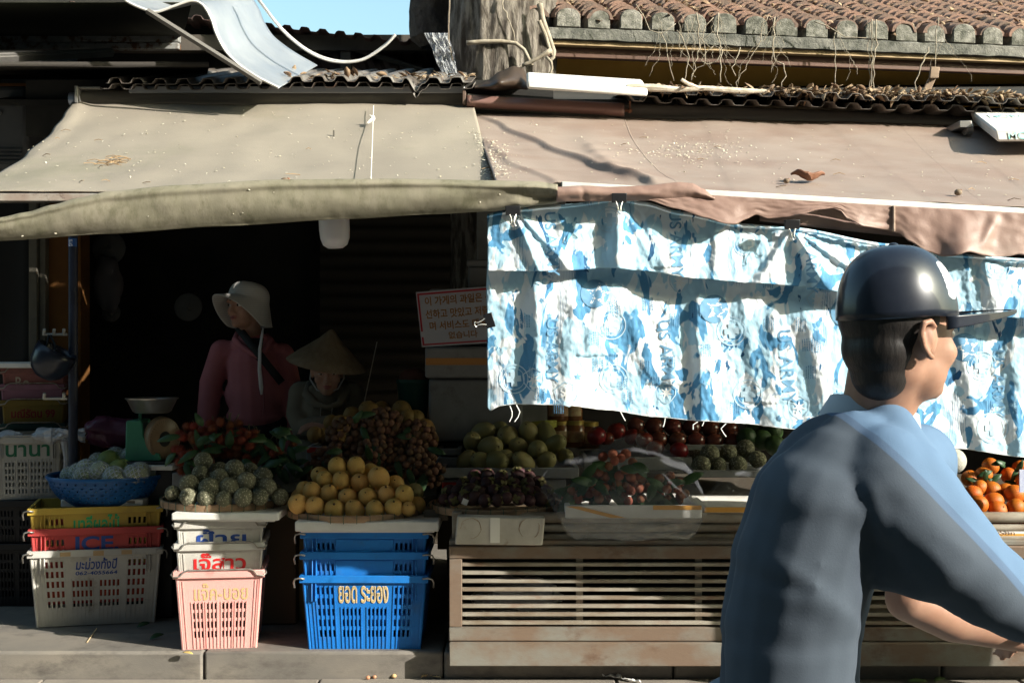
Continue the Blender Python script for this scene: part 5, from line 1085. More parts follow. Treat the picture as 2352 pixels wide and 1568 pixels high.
ftray('white foam tray under the mango boxes, behind the mango pyramid', 702, 1003, 1098, 1142, 4.6, .4)
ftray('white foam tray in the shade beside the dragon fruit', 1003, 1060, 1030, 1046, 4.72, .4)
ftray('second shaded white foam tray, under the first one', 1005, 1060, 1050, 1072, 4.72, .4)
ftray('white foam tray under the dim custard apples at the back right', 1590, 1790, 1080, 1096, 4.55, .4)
# supports under the back display
m_plank = M('dark_plank', (.06, .045, .03), rough=.9)
tag(obj('display_bench', MB().box(PX(690, 4.5), PX(1000, 4.5), 4.5, 5.1, .5, PZ(1143, 4.5)), m_plank, bevel=.004), 'dark plank bench under the longan and mango boxes', 'bench')
tag(obj('display_bench', MB().box(PX(1002, 4.4), 2.6, 4.49, 5.4, .45, PZ(1136, 4.5)), m_plank, bevel=.004), 'dark plank bench behind the cabinet carrying the back row of fruit', 'bench')
# longans in bunches
m_lon = M('longan_skin', (.26, .135, .075), (.20, .10, .06), 30, rough=.7, var=.22, spec=.25, bump=.2, bscale=120)
lon_me = mesh('longan', MB().ball((0, 0, 0), 1, 12, 8), m_lon, ang=0)
m_gleaf = M('fruit_leaf', (.035, .085, .03), (.05, .11, .035), 10, rough=.45, var=.25)
random.seed(23)
BN = [(800, 1000, 46, 38, 'left upper'), (880, 985, 50, 45, 'top middle'), (955, 1010, 46, 42, 'right upper'), (770, 1050, 50, 30, 'lower left'), (860, 1045, 52, 34, 'front middle'), (950, 1060, 48, 34, 'lower right'), (735, 1078, 34, 22, 'trailing left'), (990, 1085, 30, 28, 'trailing right')]
for bx, by, rx, ry, nm in BN:
    Yb = 4.55 if 'lower' in nm or 'trail' in nm or 'front' in nm else 4.62
    c = P(bx, by, Yb); t = thing('longan_bunch', f'bunch of brown longans, {nm} of the heap behind the mango pyramid', 'longans', c, group='longan bunches heaped behind the yellow mangoes')
    k = (Yb + CB_) / F; n = int(rx * ry / 46)
    pos = []
    tries = 0
    while len(pos) < n and tries < 3000:
        tries += 1; x, z = rnd(-1, 1), rnd(-1, 1)
        if x * x + z * z > 1: continue
        q = V((x * rx * k, -sqrt(1 - x * x - z * z) * .075 + rnd(-.012, .012), z * ry * k))
        if all((q - p).length > .026 for p in pos): pos.append(q)
    for q in pos: inst('longan', lon_me, q, (0, 0, 0), rnd(.0155, .0185), t)
    mb = MB()
    for q in pos[::2]: mb.tube([q, q * .5 + V((0, .02, .01)), V((0, .05, .03))], .0016, 4)
    obj('stems', mb, M('longan_twig', (.12, .08, .04), rough=.9), t, local=True)
    mb = MB()
    for _ in range(2): mb.leaf((rnd(-.8, .8) * rx * k, -.07 + rnd(-.02, .01), rnd(-.6, .9) * ry * k), (rnd(-1, 1), -.4, rnd(-1, .5)), (0, -1, .3), rnd(.07, .11), .032, .3, 5)
    obj('leaf_cluster', mb, m_gleaf, t, local=True, thick=.0006, ang=0)
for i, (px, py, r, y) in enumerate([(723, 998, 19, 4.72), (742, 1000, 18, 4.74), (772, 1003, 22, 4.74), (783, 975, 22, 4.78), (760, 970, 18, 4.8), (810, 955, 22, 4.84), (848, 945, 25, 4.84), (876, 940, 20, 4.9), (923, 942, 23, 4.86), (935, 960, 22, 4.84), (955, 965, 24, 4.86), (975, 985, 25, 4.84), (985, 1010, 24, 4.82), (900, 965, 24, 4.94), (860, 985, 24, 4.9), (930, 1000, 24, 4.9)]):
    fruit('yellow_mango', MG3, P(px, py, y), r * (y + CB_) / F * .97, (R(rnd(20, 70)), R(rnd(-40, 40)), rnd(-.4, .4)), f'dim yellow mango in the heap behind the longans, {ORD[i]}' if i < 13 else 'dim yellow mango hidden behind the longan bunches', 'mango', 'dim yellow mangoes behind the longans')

# mangosteens
m_mst = M('mangosteen_skin', (.045, .018, .022), (.07, .03, .025), 14, rough=.6, var=.25, spec=.35, bump=.2, st=(.13, .08, .05), stscale=9, stlo=.6, sthi=.72)
m_cal = M('mangosteen_calyx', (.18, .17, .06), (.12, .09, .04), 20, rough=.8, var=.2)
mst_me = mesh('mangosteen', MB().ball((0, 0, 0), (1, 1, .92), 20, 12, fn=lambda d: 1 + .03 * NZ.noise(d * 2)), m_mst, ang=0)
mb = MB()
for k in range(4): a = k * pi / 2 + .3; mb.leaf((.08 * cos(a), .08 * sin(a), .9), (cos(a), sin(a), .25), (0, 0, 1), .62, .55, .35, 4)
mb.tube([(0, 0, .85), (.03, 0, 1.1), (.1, .02, 1.25)], .10, 7)
cal_me = mesh('calyx', mb, m_cal, ang=0)
random.seed(5)
MS = []
for ri, (py, y, a, b, n) in enumerate(((1146, 4.10, 1020, 1262, 11), (1128, 4.17, 1030, 1258, 10), (1110, 4.24, 1062, 1236, 7), (1095, 4.3, 1095, 1215, 5), (1130, 4.32, 1040, 1250, 8), (1088, 4.3, 1120, 1190, 2))):
    for i in range(n):
        px = lerp(a, b, i / max(1, n - 1)) + rnd(-5, 5); y2 = y + .07 * (2 * abs(i / max(1, n - 1) - .5)) ** 2 + rnd(-.012, .012)
        o = inst('mangosteen', mst_me, P(px, py + rnd(-4, 3), y2), (R(rnd(-20, 110)), R(rnd(-70, 70)), rnd(-1, 1)), rnd(15, 18) * (y2 + CB_) / F, None, f'dark purple mangosteen, {ORD[i]} in the {["front", "second", "third", "upper", "buried", "topmost"][ri]} row of the tray', 'mangosteen', 'mangosteens heaped on the bamboo tray')
        inst('calyx', cal_me, (0, 0, 0), parent=o)
tag(obj('paper_scrap', MB().box(-.012, .012, -.001, .001, -.012, .012, MX.Translation(P(1068, 1152, 4.06)) @ MX.Rotation(.4, 4, 'Y')), m_foam), 'tiny white paper scrap on the rim of the mangosteen tray', 'paper')
# rambutans
m_ram = M('rambutan_skin', (.27, .05, .02), (.22, .065, .02), 8, rough=.7, var=.25)
def rambutan(seed):
    mb = MB().ball((0, 0, 0), (.8, .8, .9), 12, 8); n = 90
    for i in range(n):
        z = 1 - 2 * (i + .5) / n; a = i * 2.39996 + seed; q = sqrt(1 - z * z); d = V((q * cos(a) * .8, q * sin(a) * .8, z * .9)); u = V((-sin(a), cos(a), .3 * sin(i * 5)))
        mb.tube([d * .97, d * 1.28 + u * .08, d * 1.5 + u * .28], [.06, .04, .012], 4, False)
    return mesh('rambutan', mb, m_ram, ang=0)
RB = [rambutan(0), rambutan(2)]
random.seed(17)
for bx, by, rx, ry, nm, n in ((445, 1035, 42, 62, 'left', 22), (515, 1000, 46, 42, 'middle top', 18), (575, 1030, 48, 44, 'right', 18), (640, 1035, 40, 44, 'far right leafy', 7)):
    Yb = 4.5; c = P(bx, by, Yb); k = (Yb + CB_) / F
    t = thing('rambutan_bunch', f'leafy bunch of red rambutans, {nm} of the heap behind the custard apples', 'rambutans', c, group='rambutan bunches behind the custard apples')
    pos = []; tr = 0
    while len(pos) < n and tr < 3000:
        tr += 1; x, z = rnd(-1, 1), rnd(-1, 1)
        if x * x + z * z > 1: continue
        q = V((x * rx * k, -sqrt(1 - x * x - z * z) * .08 + rnd(-.015, .015), z * ry * k))
        if all((q - p).length > .032 for p in pos): pos.append(q)
    for i, q in enumerate(pos): inst('rambutan', RB[i % 2], q, (rnd(0, 6), rnd(0, 6), rnd(0, 6)), rnd(.0185, .022), t)
    mb = MB()
    for _ in range(24 if 'leafy' in nm else 7): mb.leaf((rnd(-1, 1) * rx * k, -.06 + rnd(-.05, .03), rnd(-.9, 1) * ry * k), (rnd(-1, 1), -.5, rnd(-1, .8)), (rnd(-.3, .3), -1, .4), rnd(.06, .10), .032, .45, 6)
    obj('leaf_cluster', mb, m_gleaf, t, local=True, thick=.0006, ang=0)
    mb = MB()
    for _ in range(7): p = V((rnd(-.5, .5) * rx * k, .0, ry * k * .6)); mb.tube([V((0, .03, 0)), p, p + V((rnd(-.03, .03), -.01, rnd(.03, .07)))], [.004, .003, .002], 5)
    obj('stems', mb, M('rambutan_twig', (.12, .11, .06), rough=.9), t, local=True)
ftray('dim foam box under the rambutan bunches', 395, 690, 1086, 1130, 4.52, .45)
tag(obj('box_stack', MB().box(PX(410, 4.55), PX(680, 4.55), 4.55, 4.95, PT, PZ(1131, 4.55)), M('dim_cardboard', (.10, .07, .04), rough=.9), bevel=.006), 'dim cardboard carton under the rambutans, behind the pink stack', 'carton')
# lychees in the foam box under clear plastic
m_lyc = M('lychee_skin', (.40, .12, .06), (.33, .13, .06), 26, rough=.7, var=.25, bump=.6, bscale=160, bdist=.004)
lyc_me = mesh('lychee', MB().ball((0, 0, 0), (1, 1, 1.06), 18, 12, fn=lambda d: 1 + .03 * NZ.noise(d * 7)), m_lyc, ang=0)
random.seed(31)
YY = 4.17
for bx, by, rx, ry, nm, n in ((1365, 1120, 38, 36, 'left', 14), (1415, 1085, 52, 48, 'middle top', 24), (1460, 1130, 60, 30, 'middle front', 20), (1530, 1125, 48, 34, 'right', 16), (1310, 1138, 32, 18, 'far left', 5)):
    c = P(bx, by, YY + .04); k = (YY + .04 + CB_) / F
    t = thing('lychee_bunch', f'bunch of reddish lychees under clear plastic, {nm} of the foam box', 'lychees', c, group='lychee bunches under the clear plastic')
    pos = []; tr = 0
    while len(pos) < n and tr < 3000:
        tr += 1; x, z = rnd(-1, 1), rnd(-1, 1)
        if x * x + z * z > 1: continue
        q = V((x * rx * k, -sqrt(1 - x * x - z * z) * .06 + rnd(-.012, .012), z * ry * k))
        if all((q - p).length > .033 for p in pos): pos.append(q)
    for q in pos: inst('lychee', lyc_me, q, (rnd(0, 6), rnd(0, 6), 0), rnd(.0185, .0215), t)
    mb = MB()
    for _ in range(12 if nm == 'left' else 8): mb.leaf((rnd(-1, 1) * rx * k, -.05 + rnd(-.03, .03), rnd(-.9, .8) * ry * k), (rnd(-1, 1), -.3, rnd(-1, .6)), (rnd(-.3, .3), -1, .4), rnd(.07, .11), .04, .3, 6)
    obj('leaf_cluster', mb, m_gleaf, t, local=True, thick=.0006, ang=0)
m_ortape = M('orange_tape', (.66, .33, .06), (.6, .29, .05), 9, rough=.45)
lb = ftray('white foam box of lychees with orange tape, wrapped in clear plastic', 1298, 1612, 1160, 1190, YY - .14, .42)
for a, b, z0, z1 in ((1500, 1611, 1160, 1170),): obj('tape', MB().box(PX(a, YY - .14), PX(b, YY - .14), YY - .143, YY - .1408, PZ(z1, YY - .14), PZ(z0, YY - .14)), m_ortape, lb)
obj('tape', MB().prism([(PX(1300, 4.03), PZ(1162, 4.03)), (PX(1330, 4.03), PZ(1162, 4.03)), (PX(1440, 4.03), PZ(1189, 4.03)), (PX(1405, 4.03), PZ(1189, 4.03))], YY - .143, YY - .1408), m_ortape, lb)
rb = ftray('white foam box with an orange tape band, right of the lychee box', 1618, 1830, 1164, 1186, 4.05, .4)
obj('tape', MB().box(PX(1618, 4.05), PX(1830, 4.05), 4.047, 4.0492, PZ(1176, 4.05), PZ(1164, 4.05)), m_ortape, rb)
def film2(m, name, lab, fn, nu=90, nv=60):
    return tag(obj(name, MB().grid(fn, nu, nv), m, ang=0), lab, 'plastic sheet')
m_clear = M('wrinkled_clear_plastic', (.62, .64, .70), rough=.14, alpha=.10, spec=.9, bump=.55, bscale=16, bdist=.02)
HUL = [(1240, 1098), (1262, 1072), (1310, 1052), (1350, 1042), (1390, 1020), (1428, 1000), (1460, 996), (1500, 1012), (1560, 1048), (1590, 1080), (1612, 1120), (1622, 1160)]
def wrap(u, v):
    px = lerp(1244, 1622, u); top = pl(HUL, px); bot = pl([(1244, 1130), (1290, 1200), (1310, 1232), (1340, 1240), (1400, 1238), (1450, 1243), (1520, 1236), (1585, 1238), (1605, 1220), (1622, 1180)], px)
    py = lerp(top, bot, v); e = sm(0, .16, u) * (1 - sm(.86, 1, u))
    Y = lerp(4.30, 4.005, sm(0, .6, v)) - .05 * e * sin(pi * min(1, v * 1.2)) + (1 - e) * .09 * (1 - v)
    if py > 1158: Y = min(Y, 4.012)
    Y += .03 * nz(u * 5, v * 5, 2) * (1 - .6 * sm(1150, 1170, py)) + .014 * nz(u * 13, v * 11, 4) + .006 * nz(u * 32, v * 28)
    return P(px + 4 * nz(v * 7, u * 3), py, min(Y, 4.36) - (.018 if py > 1158 else 0))
film2(m_clear, 'clear_plastic_sheet', 'clear wrinkled plastic tented over the lychees and hanging below their box', wrap, 120, 100)
m_hang = M('milky_hanging_plastic', (.60, .57, .52), rough=.3, alpha=.34, bump=.5, bscale=18, bdist=.02)
def hang(u, v):
    px = lerp(1290, 1612, u) + 4 * nz(v * 6, u * 5); bot = pl([(1290, 1205), (1305, 1228), (1330, 1240), (1350, 1232), (1400, 1236), (1455, 1243), (1520, 1234), (1580, 1238), (1596, 1226), (1612, 1195)], px)
    return P(px, lerp(1188, bot, v), 3.985 + .02 * nz(u * 9, v * 3) + .012 * nz(u * 24, v * 8))
film2(m_hang, 'clear_plastic_sheet', 'milky plastic skirt hanging in folds below the lychee box', hang, 90, 20)
def bagR(u, v):
    px = lerp(1625, 1790, u); py = lerp(pl([(1625, 1130), (1660, 1092), (1720, 1078), (1790, 1060)], px), 1160, v)
    return P(px, py, 4.28 - .14 * v + .05 * nz(u * 4, v * 4) + .02 * nz(u * 11, v * 9))
film2(m_clear, 'clear_plastic_sheet', 'grey crumpled plastic right of the lychee box, beside the cyclist', bagR, 60, 30)
# red apples and wrapped red fruit, jars, dragon fruit, bananas
m_red_f = M('red_fruit_skin', (.42, .03, .02), (.36, .05, .02), 8, rough=.4, var=.2, coat=.2)
ap_me = mesh('red_apple', MB().ball((0, 0, 0), (1, 1, .92), 22, 14, fn=lambda d: 1 - .2 * exp(-((1 - d.z) / .05)) - .12 * exp(-((1 + d.z) / .05)) + .02 * NZ.noise(d * 2)), m_red_f, ang=0)
m_wrapf = M('wrapped_red_skin', (.33, .09, .06), (.28, .08, .05), 8, rough=.25, var=.15, coat=.5)
wr_me = mesh('wrapped_apple', MB().ball((0, 0, 0), (1, 1, .95), 22, 14, fn=lambda d: 1 + .03 * NZ.noise(d * 5)), m_wrapf, ang=0)
for i, (px, py, r, y) in enumerate([(1370, 1001, 23, 4.9), (1393, 1007, 18, 4.95), (1416, 990, 22, 5.0), (1452, 1003, 20, 5.0), (1505, 1030, 22, 4.8), (1560, 1035, 22, 4.75), (1480, 1010, 20, 4.9)]):
    fruit('red_apple', ap_me, P(px, py, y), r * (y + CB_) / F, (rnd(-.4, .6), rnd(-.4, .4), rnd(0, 6)), f'bright red round fruit, {ORD[i]} of those showing behind the lychee plastic', 'red fruit', 'red fruits behind the lychees', zs=.72)
ftray('dim crate edge under the bright red fruits', 1340, 1590, 1050, 1080, 4.7, .4)
for r_, (py, y) in enumerate(((1008, 5.0), (978, 5.08))):
    for i in range(6):
        px = 1470 + i * 43 - 10 * r_; inst('wrapped_apple', wr_me, P(px, py + i * 1.5, y), (0, 0, rnd(0, 6)), 22 * (y + CB_) / F, None, f'shiny film wrapped red apple, {"lower" if r_ == 0 else "upper"} row, {ORD[i]}', 'apple', 'film wrapped red apples under the cloth')
ftray('long white foam shelf under the film wrapped apples', 1560, 1720, 1022, 1034, 4.86, .4)
gr_me = mesh('green_fruit', MB().ball((0, 0, 0), (1, 1, 1), 20, 12, fn=lambda d: 1 + .04 * NZ.noise(d * 2)), M('green_fruit_skin', (.035, .085, .025), (.05, .10, .03), 8, rough=.5, var=.2), ang=0)
for i, (px, py, r, y) in enumerate([(1715, 1005, 24, 4.95), (1750, 1010, 24, 4.95), (1780, 1022, 24, 4.9), (1735, 985, 22, 5.05), (1775, 990, 24, 5.0)]):
    inst('green_fruit', gr_me, P(px, py, y), (0, 0, rnd(0, 6)), r * (y + CB_) / F, None, f'dim green round fruit right of the wrapped apples, {ORD[i]}', 'green fruit', 'green fruits right of the wrapped apples')
m_jar = M('honey_jar_glass', (.16, .06, .02), (.10, .04, .015), 5, rough=.15, spec=.6); m_lid = M('gold_lid', (.34, .24, .05), rough=.35, metal=.4)
def jar(px, py, y, lab):
    r = 27 * (y + CB_) / F; h = 60 * (y + CB_) / F; c = P(px, py, y); t = thing('honey_jar', lab, 'jar', c, group='honey jars behind the pale mangoes')
    T = MX.Translation(c)
    obj('glass', MB().lathe([(0, 0), (r * .95, 0), (r, .006), (r, h * .74), (r * .86, h * .82), (r * .86, h * .84)], 20, T), m_jar, t)
    obj('lid', MB().lathe([(r * .92, h * .84), (r * .92, h), (0, h)], 20, T), m_lid, t)
    obj('paper_label', MB().lathe([(r * 1.012, h * .2), (r * 1.012, h * .62)], 12, T, a0=-2.6, a1=-.6), M('jar_label', (.42, .32, .16), (.3, .12, .06), 30, rough=.6), t)
jar(1282, 1025, 4.98, 'amber honey jar, left of the two lower jars'); jar(1318, 1025, 4.99, 'amber honey jar, right of the two lower jars'); jar(1283, 966, 4.98, 'amber honey jar with a gold lid, upper left'); jar(1312, 966, 5.0, 'amber honey jar with a gold lid, upper right'); jar(1350, 1028, 5.02, 'amber honey jar standing apart at the right')
bn = thing('banana_bunch', 'small green yellow banana bunch behind the pale mangoes', 'bananas', P(1240, 978, 4.95))
for k in range(4): obj('banana', MB().tube([P(1195 + k * 6, 978 + k * 3, 4.93 - k * .01), P(1220 + k * 4, 974 + k * 3, 4.9 - k * .01), P(1250 + k * 3, 972 + k * 3, 4.9 - k * .01), P(1278, 966 + k * 4, 4.93)], [.004, .013, .014, .005], 8), M('green_banana', (.30, .28, .04), (.22, .24, .04), 9, rough=.5), bn, ang=0)
m_drag = M('dragon_fruit_skin', (.30, .02, .07), (.26, .03, .055), 6, rough=.5, var=.2); m_dscale = M('dragon_fruit_scale', (.14, .22, .06), (.36, .06, .1), 10, rough=.6)
def dragon(seed):
    mb = MB().ball((0, 0, 0), (.8, .8, 1.05), 16, 12); ms = MB()
    for i in range(24):
        z = .9 - 1.8 * (i + .5) / 24; a = i * 2.39996 + seed; q = sqrt(1 - z * z); d = V((q * cos(a) * .8, q * sin(a) * .8, z * 1.05)); ms.leaf(d * .95, d * .5 + V((0, 0, .9)), d, .62, .34, -.3, 4)
    return mesh('dragon_fruit', mb, m_drag, ang=0), mesh('scales', ms, m_dscale, ang=0)
D1, D2 = dragon(0)
for i, (px, py, r, y) in enumerate([(1030, 880, 21, 5.0), (1060, 905, 22, 4.98), (1035, 925, 22, 4.96), (1010, 945, 22, 4.95), (1062, 945, 22, 4.95), (1085, 930, 20, 5.0), (1040, 965, 22, 4.93), (1090, 965, 21, 4.95), (1015, 905, 20, 5.02), (1075, 985, 22, 4.92), (1020, 990, 22, 4.92)]):
    o = inst('dragon_fruit', D1, P(px, py, y), (rnd(-.6, .6), rnd(-.9, .9), rnd(0, 6)), r * (y + CB_) / F, None, f'magenta dragon fruit in the dark pile left of the cloth, {["topmost", "upper right", "upper middle", "middle left", "middle right", "far right", "centre", "lower right", "upper left", "bottom right", "bottom left"][i]}', 'dragon fruit', 'dragon fruits piled left of the cloth')
    inst('scales', D2, (0, 0, 0), parent=o)
tag(obj('fruit_crate', MB().box(PX(1000, 4.95), PX(1110, 4.95), 4.9, 5.25, PZ(1136, 4.5), PZ(1010, 4.95)), m_blk, bevel=.01), 'black crate hidden under the dragon fruit pile', 'crate')
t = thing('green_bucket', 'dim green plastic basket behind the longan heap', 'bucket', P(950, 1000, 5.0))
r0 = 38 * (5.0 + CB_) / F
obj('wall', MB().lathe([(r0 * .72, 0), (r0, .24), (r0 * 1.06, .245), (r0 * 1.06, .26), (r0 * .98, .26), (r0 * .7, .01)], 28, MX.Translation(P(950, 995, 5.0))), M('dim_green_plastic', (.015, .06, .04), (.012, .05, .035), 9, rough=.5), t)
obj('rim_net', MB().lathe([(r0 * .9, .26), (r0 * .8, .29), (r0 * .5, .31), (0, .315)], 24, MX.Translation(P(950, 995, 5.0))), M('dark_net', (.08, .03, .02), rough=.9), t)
# oranges
m_orange = M('orange_peel', (.62, .16, .012), (.55, .13, .01), 9, rough=.5, var=.14, bump=.35, bscale=220, bdist=.002, spec=.4)
or_me = mesh('orange', MB().ball((0, 0, 0), (1, 1, .92), 22, 14, fn=lambda d: 1 - .05 * exp(-((1 - d.z) / .03)) + .02 * NZ.noise(d * 1.5)), m_orange, ang=0)
OR = [(('bottom', 4.11), [(2195, 1205, 21), (2236, 1206, 22), (2276, 1200, 21), (2316, 1202, 23), (2358, 1206, 22)]), (('second', 4.16), [(2215, 1172, 22), (2248, 1158, 22), (2292, 1172, 23), (2332, 1165, 22), (2368, 1178, 20)]),
      (('third', 4.22), [(2235, 1133, 21), (2282, 1152, 24), (2330, 1135, 24), (2362, 1140, 22)]), (('fourth', 4.28), [(2250, 1120, 19), (2278, 1125, 22), (2310, 1130, 22), (2354, 1105, 22)]), (('top', 4.36), [(2228, 1098, 20), (2260, 1090, 20), (2318, 1092, 20), (2275, 1070, 20), (2345, 1075, 20)])]
for (nm, y), L_ in OR:
    for i, (px, py, r) in enumerate(L_):
        y2 = y + rnd(-.01, .01); fruit('orange', or_me, P(px, py, y2), r * (y2 + CB_) / F, (R(rnd(-10, 70)), R(rnd(-40, 40)), rnd(0, 6)), f'orange in the box at the right edge, {nm} row, {ORD[i]}', 'orange', 'oranges heaped in the foam box at the right', zs=.86, sc=(1, 1, 1))
mb = MB()
for _ in range(11): mb.leaf(P(rnd(2250, 2345), rnd(1062, 1115), 4.3), (rnd(-1, 1), -.3, rnd(-.8, .6)), (rnd(-.3, .3), -1, .4), rnd(.05, .08), .024, .4, 5)
tag(obj('orange_leaves', mb, m_gleaf, thick=.0006, ang=0), 'dark green leaves tucked among the oranges', 'leaves')
ob = ftray('white foam box of oranges with brown print on its lid edge', 2120, 2560, 1218, 1245, 4.05, .45)
obj('print_stripe', MB().box(PX(2120, 4.05), PX(2560, 4.05), 4.0465, 4.0492, PZ(1236, 4.05), PZ(1225, 4.05)), m_ortape, ob)
vs, fs = textmesh('Nong Sản', 1, .005)
q = [V((PX(lerp(2235, 2330, (v.x - min(a.x for a in vs)) / (max(a.x for a in vs) - min(a.x for a in vs))), 4.05), 4.0458, PZ(lerp(1231, 1217, (v.y - min(a.y for a in vs)) / (max(a.y for a in vs) - min(a.y for a in vs))), 4.05))) for v in vs]
obj('lettering', MB().add(q, fs), M('brown_ink', (.12, .06, .03), rough=.8), ob, smooth=False)
tag(obj('white_melon_net', MB().ball(P(2190, 1058, 4.4), .055, 20, 12), M('netted_white', (.42, .42, .36), (.3, .3, .26), 60, rough=.8, bump=.5)), 'white foam netted fruit just left of the oranges under the cloth', 'fruit')
tag(obj('blue_edged_card', MB().box(PX(2342, 4.0), PX(2400, 4.0), 4.0, 4.006, PZ(1130, 4.0), PZ(1078, 4.0)), M('blue_white_card', (.7, .72, .75), (.05, .1, .4), 3, rough=.5)), 'blue and white card at the right edge beside the oranges', 'card')
tag(obj('display_bench', MB().box(PX(2110, 4.05), 2.9, 4.052, 4.6, zt + .03, PZ(1246, 4.05)), m_plank, bevel=.003), 'dark plank under the box of oranges at the right', 'bench')
# ================================================================ people
m_skinm = M('tanned_skin', (.44, .25, .17), (.38, .20, .13), 12, rough=.5, sss=.12, spec=.35, bump=.05, bscale=200, bdist=.002)
m_skinw = M('seller_skin', (.40, .22, .15), (.36, .19, .13), 12, rough=.55, sss=.1, spec=.3)  # skin colour of the two sellers
m_hair = M('black_hair', (.012, .010, .009), (.02, .016, .014), 60, rough=.45, stretch=(1, 1, .2), bump=.5, bscale=120, bdist=.003)
m_eyew = M('eye_white', (.6, .58, .55), rough=.3); m_iris = M('dark_iris', (.02, .012, .01), rough=.2); m_lip = M('lip_skin', (.36, .12, .10), rough=.45); m_mouth = M('mouth_dark', (.06, .02, .02), rough=.6)
def headshape(mb, T, s=1.0, jaw=1.0):
    """head about .225 m tall facing -Y, origin at the middle of the skull base"""
    b = lambda c, r, n=18, m=12: mb.ball(V(c) * s, tuple(k * s for k in r), n, m, T)
    b((0, .012, .045), (.074, .094, .082)); b((0, -.02, .012), (.066, .07, .075))
    b((0, -.036, -.045), (.055 * jaw, .052, .06)); b((0, -.066, -.078), (.03 * jaw, .026, .022)); b((0, .01, -.045), (.056 * jaw, .06, .05))
    for sx in (-1, 1):
        b((sx * .040, -.058, -.018), (.024, .026, .026)); b((sx * .032, -.078, .034), (.026, .014, .012)); 
        b((sx * .074, .006, -.002), (.010, .018, .032), 10, 8); b((sx * .079, .012, .010), (.006, .016, .020), 10, 8)
        b((sx * .012, -.096, -.026), (.009, .010, .008), 8, 6)
    mb.cap(T @ (V((0, -.082, .026)) * s), T @ (V((0, -.106, -.018)) * s), .008 * s, .013 * s, 10, 3)
    b((0, -.086, -.054), (.020, .014, .012), 12, 8); b((0, -.084, -.042), (.022, .012, .008), 12, 8)
def facebits(T, s, o, look=0, lids=1.0):
    for sx in (-1, 1):
        e = T @ (V((sx * .031, -.074, .014)) * s)
        obj('eye', MB().ball(V((sx * .031, -.0745, .014)) * s, (.0155 * s, .012 * s, .0085 * s * lids), 12, 8, T), m_eyew, o)
        obj('iris', MB().ball(V((sx * .031 + look, -.0855, .0135)) * s, (.0062 * s, .003 * s, .0066 * s * lids), 10, 6, T), m_iris, o)
        obj('eyebrow', MB().tube([T @ (V((sx * (.014 + .011 * k), -.0905 + .0035 * k, .037 + .002 * k - .0012 * k * k)) * s) for k in range(4)], [.003 * s, .0036 * s, .003 * s, .0012 * s], 6), m_hair, o)
    obj('lip', MB().tube([T @ (V((x, -.0985 + 28 * x * x, -.0435 - .05 * abs(x)) ) * s) for x in (-.022, -.012, 0, .012, .022)], [.0015 * s, .0042 * s, .0045 * s, .0042 * s, .0015 * s], 7), m_lip, o)
    obj('lip', MB().tube([T @ (V((x, -.0985 + 26 * x * x, -.0545 + .2 * abs(x))) * s) for x in (-.020, -.011, 0, .011, .020)], [.0015 * s, .005 * s, .0058 * s, .005 * s, .0015 * s], 7), m_lip, o)
def chain(mb, pts, flat=None):
    for (a, ra), (b, rb) in zip(pts, pts[1:]): mb.cap(a, b, ra, rb, 16, 4, flat=flat)
def hand(mb, wrist, d, n, s=1.0, curl=.5, side=1):
    """palm and five unequal curled fingers: d points along the hand, n out of its back"""
    d = V(d).normalized(); n = (V(n) - d * V(n).dot(d)).normalized(); x = d.cross(n) * side; w_ = V(wrist)
    for k in range(4): mb.cap(w_ + x * (.012 * (k - 1.5)) * .8 * s + d * .01 * s, w_ + x * (.020 * (k - 1.5)) * s + d * .082 * s, .012 * s, .0105 * s, 10, 3)
    for k, L in enumerate((.062, .074, .082, .074)):
        p = w_ + x * (.020 * (k - 1.5)) * s + d * .086 * s; a = curl * (.55 + .08 * k); q = p
        for j, f in enumerate((.45, .32, .23)):
            a2 = a * (1 + j * .9); e = q + (d * cos(a2) - n * sin(a2)) * L * f * s * 1.05; mb.cap(q, e, (.0092 - .001 * j) * s, (.0086 - .001 * j) * s, 9, 3); q = e
    p = w_ + x * .030 * s + d * .028 * s; e = p + (d * .6 + x * .75 - n * .2).normalized() * .038 * s; mb.cap(p, e, .0125 * s, .0105 * s, 9, 3); mb.cap(e, e + (d * .9 + x * .25 - n * .45).normalized() * .032 * s, .0105 * s, .008 * s, 9, 3)
# ---------------------------------------------------------------- cyclist in the foreground
YM = 1.03
def Q(px, py, dy=0): return P(px, py, YM + dy)
o_head = Q(2066, 780)
man = bpy.data.objects.new('tmp', None)
TH = MX.Translation(o_head) @ MX.Rotation(R(117), 4, 'Z') @ MX.Rotation(R(3), 4, 'X')
body = MB()
headshape(body, TH, 1.02, 1.05)
sh_r = Q(2050, 1085, -.11); sh_l = Q(2110, 1060, .22); neck0 = Q(2010, 985, .06); hip = Q(1800, 1725, .1)
body.cap(Q(2012, 965, .055), TH @ V((0, .02, -.02)), .064, .066, 18, 4)
chain(body, [(hip, .12), (Q(1825, 1450, .09), .11), (Q(1880, 1200, .08), .115), (Q(1945, 1060, .07), .095), (neck0, .062)])
body.cap(sh_r + V((-.01, .02, -.02)), sh_l + V((-.01, -.02, -.02)), .046, .044); body.cap(Q(1925, 1110, -.05), Q(1925, 1110, .22), .085, .085)
el_r = Q(2330, 1378, -.10); wr_r = Q(2440, 1510, -.02); el_l = Q(2085, 1375, .26); wr_l = Q(2345, 1462, .31)
chain(body, [(sh_r + V((-.01, .01, -.015)), .045), (Q(2165, 1240, -.13), .050), (el_r, .043), (Q(2380, 1440, -.08), .036), (wr_r, .028)])
chain(body, [(sh_l + V((-.01, -.01, -.015)), .042), (Q(2100, 1220, .3), .05), (el_l, .044), (Q(2190, 1425, .29), .043), (wr_l, .030)])
